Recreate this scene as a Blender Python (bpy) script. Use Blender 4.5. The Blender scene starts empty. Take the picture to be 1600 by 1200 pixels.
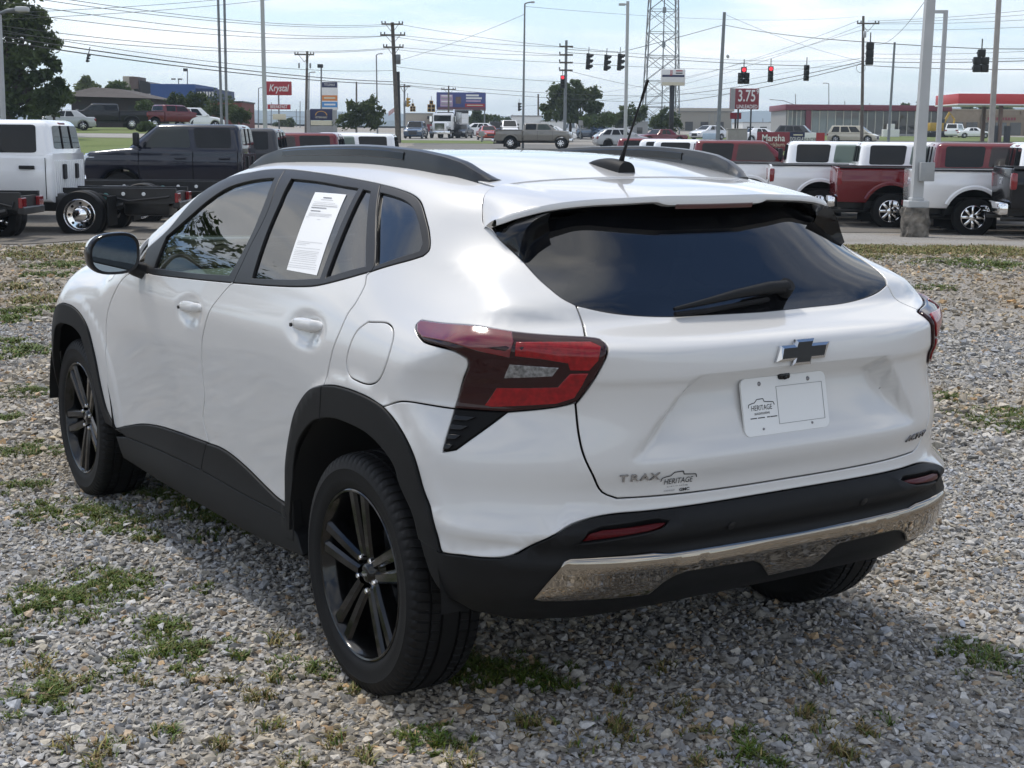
import bpy, bmesh, math, random
import numpy as np
from mathutils import Vector, Matrix
from mathutils.geometry import delaunay_2d_cdt
SC = bpy.context.scene
COL = SC.collection
random.seed(7)
RNG = np.random.default_rng(7)
PI = math.pi

# ------------------------------------------------------------------ camera
EYE = 1.5798
PITCH, ROLL, FPX = .1697, .0082, 2241.4
cam_d = bpy.data.cameras.new('camera')
cam_d.sensor_width = 36.0
cam_d.lens = 36.0 * FPX / 1600.0
cam_d.clip_start = .05
cam_d.clip_end = 30000
cam = bpy.data.objects.new('camera', cam_d)
COL.objects.link(cam)
_f = Vector((0, math.cos(PITCH), -math.sin(PITCH)))
_r0 = Vector((1, 0, 0))
_u0 = _r0.cross(_f)
_r = _r0 * math.cos(ROLL) + _u0 * math.sin(ROLL)
_u = -_r0 * math.sin(ROLL) + _u0 * math.cos(ROLL)
cam.matrix_world = Matrix(((_r.x, _u.x, -_f.x, 0), (_r.y, _u.y, -_f.y, 0), (_r.z, _u.z, -_f.z, EYE), (0, 0, 0, 1)))
SC.camera = cam

# ------------------------------------------------------------------ sky and sun
SUN_EL, SUN_AZ = math.radians(60), math.radians(-42)      # azimuth from +Y towards +X
world = bpy.data.worlds.new('World')
SC.world = world
world.use_nodes = True
_n = world.node_tree.nodes
_l = world.node_tree.links
_n.clear()


def wn(t, **k):
    n = _n.new(t)
    for a, b in k.items():
        setattr(n, a, b)
    return n


_out = wn('ShaderNodeOutputWorld')
_bg = wn('ShaderNodeBackground')
_sky = wn('ShaderNodeTexSky', sky_type='NISHITA', sun_disc=False)
_sky.sun_elevation = SUN_EL
_sky.sun_rotation = SUN_AZ
_sky.air_density = 1.0
_sky.dust_density = .5
_sky.ozone_density = 1.2
_geo = wn('ShaderNodeTexCoord')
_sep = wn('ShaderNodeSeparateXYZ')
_l.new(_geo.outputs['Generated'], _sep.inputs[0])
_zc = wn('ShaderNodeMath', operation='MAXIMUM')
_l.new(_sep.outputs['Z'], _zc.inputs[0])
_zc.inputs[1].default_value = 0.0
_za = wn('ShaderNodeMath', operation='ADD')
_l.new(_zc.outputs[0], _za.inputs[0])
_za.inputs[1].default_value = 0.13
_dv = wn('ShaderNodeVectorMath', operation='DIVIDE')
_cb = wn('ShaderNodeCombineXYZ')
for _i in range(3):
    _l.new(_za.outputs[0], _cb.inputs[_i])
_l.new(_geo.outputs['Generated'], _dv.inputs[0])
_l.new(_cb.outputs[0], _dv.inputs[1])
_mp = wn('ShaderNodeMapping')
_mp.inputs['Scale'].default_value = (0.75, 1.15, 0.0)
_mp.inputs['Rotation'].default_value = (0, 0, .35)
_mp.inputs['Location'].default_value = (3.1, 1.7, 0.0)
_l.new(_dv.outputs[0], _mp.inputs[0])
_no = wn('ShaderNodeTexNoise')
_no.inputs['Scale'].default_value = 1.15
_no.inputs['Detail'].default_value = 9.0
_no.inputs['Roughness'].default_value = .56
_no.inputs['Distortion'].default_value = .35
_l.new(_mp.outputs[0], _no.inputs['Vector'])
_cr = wn('ShaderNodeValToRGB')
_cr.color_ramp.elements[0].position = .39
_cr.color_ramp.elements[1].position = .62
_l.new(_no.outputs['Fac'], _cr.inputs[0])
_no2 = wn('ShaderNodeTexNoise')
_no2.inputs['Scale'].default_value = 2.3
_no2.inputs['Detail'].default_value = 6.0
_l.new(_mp.outputs[0], _no2.inputs['Vector'])
_cc = wn('ShaderNodeValToRGB')
_cc.color_ramp.elements[0].position = .36
_cc.color_ramp.elements[0].color = (9.8, 10.2, 10.5, 1)
_cc.color_ramp.elements[1].position = .64
_cc.color_ramp.elements[1].color = (15.6, 15.3, 14.8, 1)
_l.new(_no2.outputs['Fac'], _cc.inputs[0])
_tint = wn('ShaderNodeMix', data_type='RGBA', blend_type='MULTIPLY')
_tint.inputs[0].default_value = 1.0
_tint.inputs[7].default_value = (1.16, 1.38, 1.60, 1)
_l.new(_sky.outputs[0], _tint.inputs[6])
_mx = wn('ShaderNodeMix', data_type='RGBA')
_mf = wn('ShaderNodeMath', operation='MULTIPLY')
_mf.inputs[1].default_value = .92
_l.new(_cr.outputs[0], _mf.inputs[0])
_l.new(_mf.outputs[0], _mx.inputs[0])
_l.new(_tint.outputs[2], _mx.inputs[6])
_l.new(_cc.outputs[0], _mx.inputs[7])
_hz = wn('ShaderNodeMapRange')
_hz.interpolation_type = 'SMOOTHSTEP'
_hz.inputs['From Min'].default_value = 0.0
_hz.inputs['From Max'].default_value = .22
_hz.inputs['To Min'].default_value = .55
_hz.inputs['To Max'].default_value = 0.0
_l.new(_zc.outputs[0], _hz.inputs['Value'])
_hm = wn('ShaderNodeMix', data_type='RGBA')
_hm.inputs[7].default_value = (10.9, 11.6, 12.3, 1)
_l.new(_hz.outputs[0], _hm.inputs[0])
_l.new(_mx.outputs[2], _hm.inputs[6])
_l.new(_hm.outputs[2], _bg.inputs[0])
_bg.inputs[1].default_value = .09
_l.new(_bg.outputs[0], _out.inputs[0])

sun_d = bpy.data.lights.new('sun', 'SUN')
sun_d.energy = 2.55
sun_d.angle = math.radians(10.0)
sun_d.color = (1.0, .94, .85)
sun = bpy.data.objects.new('sun', sun_d)
COL.objects.link(sun)
_sd = Vector((math.sin(SUN_AZ) * math.cos(SUN_EL), math.cos(SUN_AZ) * math.cos(SUN_EL), math.sin(SUN_EL)))
sun.rotation_euler = _sd.to_track_quat('Z', 'Y').to_euler()
sun.location = (0, 0, 60)

SC.view_settings.view_transform = 'Standard'
SC.view_settings.look = 'None'
SC.view_settings.exposure = .24
SC.view_settings.gamma = 1.0
SC.view_settings.use_curve_mapping = False
SC.cycles.max_bounces = 8
SC.cycles.transparent_max_bounces = 12
SC.cycles.caustics_reflective = False
SC.cycles.caustics_refractive = False

# ------------------------------------------------------------------ helpers
MATS = {}


def mat(name, col, rough=.5, metal=0.0, var=.06, vscale=6.0, bump=0.0, bscale=40.0, coat=0.0, spec=.5, emit=None, estr=0.0, alpha=1.0, trans=0.0, ior=1.45, coatr=.03, attr=None):
    """procedural principled material: base colour modulated by noise, optional bump"""
    if name in MATS:
        return MATS[name]
    m = bpy.data.materials.new(name)
    m.use_nodes = True
    nt = m.node_tree
    b = nt.nodes['Principled BSDF']
    b.inputs['Roughness'].default_value = rough
    b.inputs['Metallic'].default_value = metal
    b.inputs['Coat Weight'].default_value = coat
    b.inputs['Coat Roughness'].default_value = coatr
    b.inputs['Specular IOR Level'].default_value = spec
    b.inputs['IOR'].default_value = ior
    b.inputs['Transmission Weight'].default_value = trans
    b.inputs['Alpha'].default_value = alpha
    c = (*col, 1)
    b.inputs['Base Color'].default_value = c
    tc = nt.nodes.new('ShaderNodeTexCoord')
    src = None
    if attr:
        a = nt.nodes.new('ShaderNodeAttribute')
        a.attribute_name = attr
        src = a.outputs['Color']
    if var > 0:
        no = nt.nodes.new('ShaderNodeTexNoise')
        no.inputs['Scale'].default_value = vscale
        no.inputs['Detail'].default_value = 5
        nt.links.new(tc.outputs['Object'], no.inputs['Vector'])
        mr = nt.nodes.new('ShaderNodeMapRange')
        mr.inputs['From Min'].default_value = .3
        mr.inputs['From Max'].default_value = .7
        mr.inputs['To Min'].default_value = 1 - var
        mr.inputs['To Max'].default_value = 1 + var
        nt.links.new(no.outputs['Fac'], mr.inputs['Value'])
        mx = nt.nodes.new('ShaderNodeMix')
        mx.data_type = 'RGBA'
        mx.blend_type = 'MULTIPLY'
        mx.inputs[0].default_value = 1
        if src is not None:
            nt.links.new(src, mx.inputs[6])
        else:
            mx.inputs[6].default_value = c
        nt.links.new(mr.outputs[0], mx.inputs[7])
        nt.links.new(mx.outputs[2], b.inputs['Base Color'])
    elif src is not None:
        nt.links.new(src, b.inputs['Base Color'])
    if bump > 0:
        nb = nt.nodes.new('ShaderNodeTexNoise')
        nb.inputs['Scale'].default_value = bscale
        nb.inputs['Detail'].default_value = 4
        nt.links.new(tc.outputs['Object'], nb.inputs['Vector'])
        bp = nt.nodes.new('ShaderNodeBump')
        bp.inputs['Strength'].default_value = bump
        bp.inputs['Distance'].default_value = .01
        nt.links.new(nb.outputs['Fac'], bp.inputs['Height'])
        nt.links.new(bp.outputs[0], b.inputs['Normal'])
    if emit:
        b.inputs['Emission Color'].default_value = (*emit, 1)
        b.inputs['Emission Strength'].default_value = estr
    MATS[name] = m
    return m


def link(o, parent=None):
    COL.objects.link(o)
    if parent is not None:
        o.parent = parent
    return o


def mesh_obj(name, verts, faces, material, parent=None, smooth=False, normals=None, sharp=None):
    me = bpy.data.meshes.new(name)
    me.from_pydata([tuple(v) for v in verts], [], [tuple(f) for f in faces])
    me.validate(clean_customdata=False)
    if isinstance(material, (list, tuple)):
        for m in material:
            me.materials.append(m)
    else:
        me.materials.append(material)
    if smooth or normals is not None:
        me.polygons.foreach_set('use_smooth', [True] * len(me.polygons))
    if sharp is not None:
        me.set_sharp_from_angle(angle=math.radians(sharp))
    if normals is not None:
        me.normals_split_custom_set_from_vertices([tuple(n) for n in normals])
    me.update()
    o = bpy.data.objects.new(name, me)
    return link(o, parent)


def empty(name, loc=(0, 0, 0), rz=0.0, parent=None):
    o = bpy.data.objects.new(name, None)
    o.empty_display_size = .2
    o.location = loc
    o.rotation_euler = (0, 0, rz)
    return link(o, parent)


def tag(o, label=None, cat=None, group=None, kind=None):
    if label:
        o['label'] = label
    if cat:
        o['category'] = cat
    if group:
        o['group'] = group
    if kind:
        o['kind'] = kind
    return o


def copy_tree(o, parent=None):
    c = o.copy()
    COL.objects.link(c)
    c.parent = parent
    for ch in o.children:
        copy_tree(ch, c)
    return c


class MB:
    """collects simple solids; build() links them as one mesh object"""

    def __init__(s):
        s.v, s.f = [], []

    def add(s, v, f):
        o = len(s.v)
        s.v += [tuple(p) for p in v]
        s.f += [tuple(i + o for i in q) for q in f]
        return s

    def box(s, x0, x1, y0, y1, z0, z1, M=None):
        v = [(x, y, z) for z in (z0, z1) for y in (y0, y1) for x in (x0, x1)]
        if M is not None:
            v = [tuple(M @ Vector(p)) for p in v]
        return s.add(v, [(0, 2, 3, 1), (4, 5, 7, 6), (0, 1, 5, 4), (2, 6, 7, 3), (0, 4, 6, 2), (1, 3, 7, 5)])

    def bbox(s, x0, x1, y0, y1, z0, z1, b=.02, M=None):
        """box with chamfered edges"""
        cx, cy, cz = (x0 + x1) / 2, (y0 + y1) / 2, (z0 + z1) / 2
        hx, hy, hz = abs(x1 - x0) / 2, abs(y1 - y0) / 2, abs(z1 - z0) / 2
        b = min(b, hx * .9, hy * .9, hz * .9)
        bm = bmesh.new()
        bmesh.ops.create_cube(bm, size=2)
        for q in bm.verts:
            q.co = Vector((q.co.x * hx, q.co.y * hy, q.co.z * hz))
        bmesh.ops.bevel(bm, geom=bm.edges[:], offset=b, segments=2, affect='EDGES', profile=.5)
        bm.verts.index_update()
        v = [q.co + Vector((cx, cy, cz)) for q in bm.verts]
        if M is not None:
            v = [M @ q for q in v]
        f = [[q.index for q in p.verts] for p in bm.faces]
        bm.free()
        return s.add(v, f)

    def tube(s, pts, r, n=8, caps=True):
        """tube along a polyline, radius scalar or list"""
        pts = [Vector(p) for p in pts]
        R = r if isinstance(r, (list, tuple)) else [r] * len(pts)
        rings, up = [], None
        for i, p in enumerate(pts):
            d = (pts[min(i + 1, len(pts) - 1)] - pts[max(i - 1, 0)]).normalized()
            if up is None:
                a = Vector((0, 0, 1)) if abs(d.z) < .9 else Vector((1, 0, 0))
                up = d.cross(a).normalized()
            up = (up - d * up.dot(d)).normalized()
            w = d.cross(up)
            rings.append([p + (up * math.cos(2 * PI * k / n) + w * math.sin(2 * PI * k / n)) * R[i] for k in range(n)])
        v = [q for g in rings for q in g]
        f = []
        for i in range(len(pts) - 1):
            for k in range(n):
                f.append((i * n + k, i * n + (k + 1) % n, (i + 1) * n + (k + 1) % n, (i + 1) * n + k))
        if caps:
            f.append(tuple(range(n))[::-1])
            f.append(tuple((len(pts) - 1) * n + k for k in range(n)))
        return s.add(v, f)

    def lathe(s, prof, n=32, M=None, close=False):
        """prof: (radius, height) revolved about +Z; M maps to place"""
        v, f = [], []
        m = len(prof)
        for k in range(n):
            a = 2 * PI * k / n
            for r, h in prof:
                v.append(Vector((r * math.cos(a), r * math.sin(a), h)))
        for k in range(n):
            k2 = (k + 1) % n
            for i in range(m - 1 if not close else m):
                j = (i + 1) % m
                f.append((k * m + i, k2 * m + i, k2 * m + j, k * m + j))
        if M is not None:
            v = [M @ q for q in v]
        return s.add(v, f)

    def prism(s, poly, h0, h1, M=None):
        """polygon (x,y) extruded from h0 to h1"""
        n = len(poly)
        v = [Vector((x, y, h)) for h in (h0, h1) for x, y in poly]
        if M is not None:
            v = [M @ q for q in v]
        f = [tuple(range(n))[::-1], tuple(range(n, 2 * n))]
        f += [(i, (i + 1) % n, n + (i + 1) % n, n + i) for i in range(n)]
        return s.add(v, f)

    def build(s, name, material, parent=None, smooth=False, sharp=None):
        return mesh_obj(name, s.v, s.f, material, parent, smooth or sharp is not None, None, sharp)


def text_mesh(name, body, size, material, M, parent=None, depth=.0, spacing=1.0, squash=1.0, shear=0.0, bold=0.0, align='CENTER'):
    """lettering as mesh, standing in the local XY plane mapped by M (applied to the vertices)"""
    cu = bpy.data.curves.new(name, 'FONT')
    cu.body = body
    cu.size = size
    cu.align_x = align
    cu.align_y = 'CENTER'
    cu.extrude = depth
    cu.space_character = spacing
    cu.shear = shear
    cu.offset = bold
    cu.resolution_u = 3
    o = bpy.data.objects.new(name, cu)
    COL.objects.link(o)
    bpy.context.view_layer.update()
    dg = bpy.context.evaluated_depsgraph_get()
    me = bpy.data.meshes.new_from_object(o.evaluated_get(dg))
    bpy.data.objects.remove(o)
    bpy.data.curves.remove(cu)
    S = Matrix.Diagonal((squash, 1, 1, 1))
    me.transform(M @ S)
    me.materials.clear()
    me.materials.append(material)
    me.name = name
    q = bpy.data.objects.new(name, me)
    return link(q, parent)


def frame_at(p, right, up):
    """matrix whose X is right, Y is up, Z is outwards"""
    r = Vector(right).normalized()
    u = Vector(up)
    u = (u - r * u.dot(r)).normalized()
    w = r.cross(u)
    p = Vector(p)
    return Matrix(((r.x, u.x, w.x, p.x), (r.y, u.y, w.y, p.y), (r.z, u.z, w.z, p.z), (0, 0, 0, 1)))


# ------------------------------------------------------------------ body surface of the crossover: one smooth closed form
def nspline(x,y,xq):
    # natural cubic spline, y may be (n,m)
    x=np.asarray(x,float); y=np.asarray(y,float); n=len(x); h=np.diff(x)
    A=np.eye(n); B=np.zeros_like(y)
    for i in range(1,n-1):
        A[i,i-1]=h[i-1]; A[i,i]=2*(h[i-1]+h[i]); A[i,i+1]=h[i]
        B[i]=3*((y[i+1]-y[i])/h[i]-(y[i]-y[i-1])/h[i-1])
    c=np.linalg.solve(A,B); i=np.clip(np.searchsorted(x,xq)-1,0,n-2); t=xq-x[i]
    sh=(slice(None),)+(None,)*(y.ndim-1); hh=h[i][sh]; t=t[sh]
    b=(y[i+1]-y[i])/hh-hh*(2*c[i]+c[i+1])/3
    return y[i]+b*t+c[i]*t*t+(c[i+1]-c[i])/(3*hh)*t**3
def pchip(x,y,xq):
    x=np.asarray(x,float); y=np.asarray(y,float); h=np.diff(x); d=np.diff(y)/h; m=np.zeros(len(x))
    for i in range(1,len(x)-1):
        if d[i-1]*d[i]>0:
            w1=2*h[i]+h[i-1]; w2=h[i]+2*h[i-1]; m[i]=(w1+w2)/(w1/d[i-1]+w2/d[i])
    m[0]=d[0]; m[-1]=d[-1]
    i=np.clip(np.searchsorted(x,xq)-1,0,len(x)-2); t=(xq-x[i])/h[i]
    return (1+2*t)*(1-t)**2*y[i]+t*(1-t)**2*h[i]*m[i]+t*t*(3-2*t)*y[i+1]+t*t*(t-1)*h[i]*m[i+1]
class Tab1:
    def __init__(s,x,y,kind='p',st=.004,blur=0):
        s.x0=x[0]; s.st=st; q=np.arange(x[0],x[-1]+st,st); s.v=(pchip if kind=='p' else nspline)(x,y,q)
        if blur:
            k=np.exp(-.5*(np.arange(-3*blur,3*blur+1)/blur)**2); k/=k.sum(); s.v=np.convolve(np.pad(s.v,3*blur,'edge'),k,'valid')
    def __call__(s,x):
        t=np.clip((x-s.x0)/s.st,1,len(s.v)-3.001); i=t.astype(int); f=t-i; p0,p1,p2,p3=s.v[i-1],s.v[i],s.v[i+1],s.v[i+2]
        return p1+.5*f*(p2-p0+f*(2*p0-5*p1+4*p2-p3+f*(3*(p1-p2)+p3-p0)))
class Tab2:
    def __init__(s,xs,zs,T,sx=.02,sz=.01):
        T=np.asarray(T,float); zq=np.arange(zs[0],zs[-1]+sz,sz); xq=np.arange(xs[0],xs[-1]+sx,sx)
        D=np.stack([pchip(zs,T[i],zq) for i in range(len(xs))])
        k=np.exp(-.5*(np.arange(-6,7)/2.)**2); k/=k.sum()
        D=np.stack([np.convolve(np.pad(r,6,'edge'),k,'valid') for r in D])
        s.v=nspline(np.array(xs),D,xq); s.x0=xs[0]; s.z0=zs[0]; s.sx=sx; s.sz=sz
    def __call__(s,x,z):
        a=np.clip((x-s.x0)/s.sx,1,s.v.shape[0]-3.001); b=np.clip((z-s.z0)/s.sz,1,s.v.shape[1]-3.001)
        i=a.astype(int); j=b.astype(int); f=a-i; g=b-j
        def cr(p0,p1,p2,p3,f): return p1+.5*f*(p2-p0+f*(2*p0-5*p1+4*p2-p3+f*(3*(p1-p2)+p3-p0)))
        return cr(*[cr(*[s.v[i+m,j+n] for n in (-1,0,1,2)],g) for m in (-1,0,1,2)],f)
def sst(a,b,x):
    t=np.clip((x-a)/(b-a),0,1); return t*t*t*(t*(6*t-15)+10)
def smax(a,b,k):
    h=np.maximum(k-np.abs(a-b),0)/k; return np.maximum(a,b)+h*h*h*k/6
ZS=[.12,.20,.30,.45,.60,.75,.88,.98,1.05,1.12,1.25,1.40,1.55]
XS=[-1.1,-.6,-.3,0,.4,1.2,2.0,2.4,2.7,3.0,3.3,3.6]
WT=[[.78,.81,.84,.86,.87,.875,.88,.88,.84,.75,.58,.47,.37],
    [.80,.84,.865,.882,.890,.896,.900,.900,.870,.79,.635,.525,.40],
    [.80,.845,.875,.888,.896,.902,.905,.905,.885,.822,.690,.585,.46],
    [.80,.850,.882,.890,.897,.902,.905,.905,.890,.855,.760,.650,.52],
    [.80,.850,.880,.876,.883,.891,.899,.902,.886,.860,.790,.692,.58],
    [.80,.850,.880,.872,.878,.886,.894,.897,.876,.852,.792,.715,.62],
    [.80,.850,.880,.873,.879,.887,.894,.893,.874,.850,.792,.715,.61],
    [.80,.850,.882,.888,.892,.896,.897,.890,.872,.845,.775,.67,.55],
    [.80,.850,.880,.896,.906,.920,.917,.900,.875,.83,.73,.63,.5],
    [.79,.845,.880,.900,.930,.933,.924,.890,.83,.76,.65,.55,.4],
    [.72,.785,.820,.84,.85,.87,.86,.82,.76,.68,.55,.45,.3],
    [.55,.62,.66,.67,.66,.64,.60,.55,.50,.45,.38,.3,.2]]
W=Tab2(XS,ZS,WT)
CF=Tab1([.10,.20,.26,.31,.36,.42,.455,.50,.548,.560,.575,.600,.614,.632,.645,.70,.765,.78,.86,.93,.965,.978,.986,1.03,1.06,1.072,1.087,1.103,1.117,1.16,1.20,1.27,1.30,1.40,1.50,1.60],
        [-.20,-.40,-.50,-.60,-.70,-.785,-.813,-.828,-.842,-.818,-.818,-.838,-.840,-.818,-.786,-.783,-.801,-.802,-.802,-.804,-.808,-.809,-.819,-.816,-.810,-.799,-.764,-.706,-.662,-.619,-.579,-.508,-.478,-.375,-.27,-.17],blur=2)
RC=Tab1([.1,.775,.785,.815,.86,.92,.955,.972,.979,.988,1.1],[0,0,.004,.024,.042,.060,.066,.062,.035,.0,0],blur=1)
CQ=Tab1([.1,.45,.65,.8,.93,1.05,1.10,1.16,1.27,1.35,1.6],[.50,.50,.50,.56,.72,.62,.45,.30,1.22,1.6,2.0],blur=4)
def Rr(y,z):
    y=np.abs(y); yf=np.interp(z,[.79,.985],[.515,.335])
    return CF(z)+CQ(z)*y**4+RC(z)*(1-sst(yf-.05,yf+.02,y))
ZC=Tab1([-1.2,-.6,-.44,-.11,.13,.4,.7,1.0,1.25,1.5,1.9,2.2,2.35,2.5,2.8,3.1,3.3,3.45,3.62],
        [1.20,1.375,1.415,1.470,1.505,1.532,1.541,1.539,1.530,1.490,1.345,1.190,1.125,1.11,1.10,1.08,1.05,.98,.80],'n',blur=6)
def Rt(x,y): return ZC(x)-.06*y*y-.15*y**4
def Fr(y,z): # front face x
    y=np.abs(y); return np.interp(z,[.1,.25,.5,.7,.85,1.0],[3.45,3.56,3.60,3.58,3.50,3.35])-.25*y*y-.45*y**4
def F(x,y,z):
    y=np.abs(y)
    s=smax(y-W(x,z),Rr(y,z)-x,.10)
    s=smax(s,(z-Rt(x,y)),.12)
    return smax(s,x-Fr(y,z),.2)
def grad(P,h=.004):
    g=[]
    for k in range(3):
        e=np.zeros(3); e[k]=h; g.append(F(*(P+e).T)-F(*(P-e).T))
    g=np.stack(g,1); return g/np.linalg.norm(g,axis=1,keepdims=True)
# wrap chart: s runs along the side, round the corner and across the tail; v is elevation
XC,YC,LA,ZO,VK=-.05,.25,.55,.72,.7
S1=-XC; S2=S1+LA*np.pi/2; SM=S2+YC
def solve(o,d,lo,hi,it=30):
    lo=np.full(len(o),lo,float); hi=np.full(len(o),hi,float)
    for _ in range(it):
        m=(lo+hi)/2; v=F(*(o+d*m[:,None]).T); lo=np.where(v<0,m,lo); hi=np.where(v<0,hi,m)
    return o+d*((lo+hi)/2)[:,None]
def wrap(s,v):
    s=np.asarray(s,float); v=np.asarray(v,float)/VK; m=s>SM; q=np.where(m,2*SM-s,s)
    th=np.clip((q-S1)/LA,0,np.pi/2); cv=np.cos(v)
    o=np.stack([np.where(q<S1,-q,XC),np.where(q>S2,SM-q,YC),0*q+ZO],1); d=np.stack([-np.sin(th)*cv,np.cos(th)*cv,np.sin(v)],1)
    sg=np.where(m,-1,1); o[:,1]*=sg; d[:,1]*=sg
    return solve(o,d,0,1.4)
def top(x,y):
    o=np.stack([x,y,0*x+.6],1); return solve(o,np.tile([0,0,1.],(len(x),1)),0,1.2)
def unwrap(P):
    x,y,z=np.atleast_2d(P).T; q=np.abs(y)
    s=np.where(x>=XC,-x,np.where(q<=YC,SM-q,S1+LA*np.arctan2(-(x-XC),q-YC)))
    h=np.where(x>=XC,q-YC,np.where(q<=YC,XC-x,np.hypot(x-XC,q-YC)))
    return np.stack([np.where(y<0,2*SM-s,s),VK*np.arctan2(z-ZO,h)],1)

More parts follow.
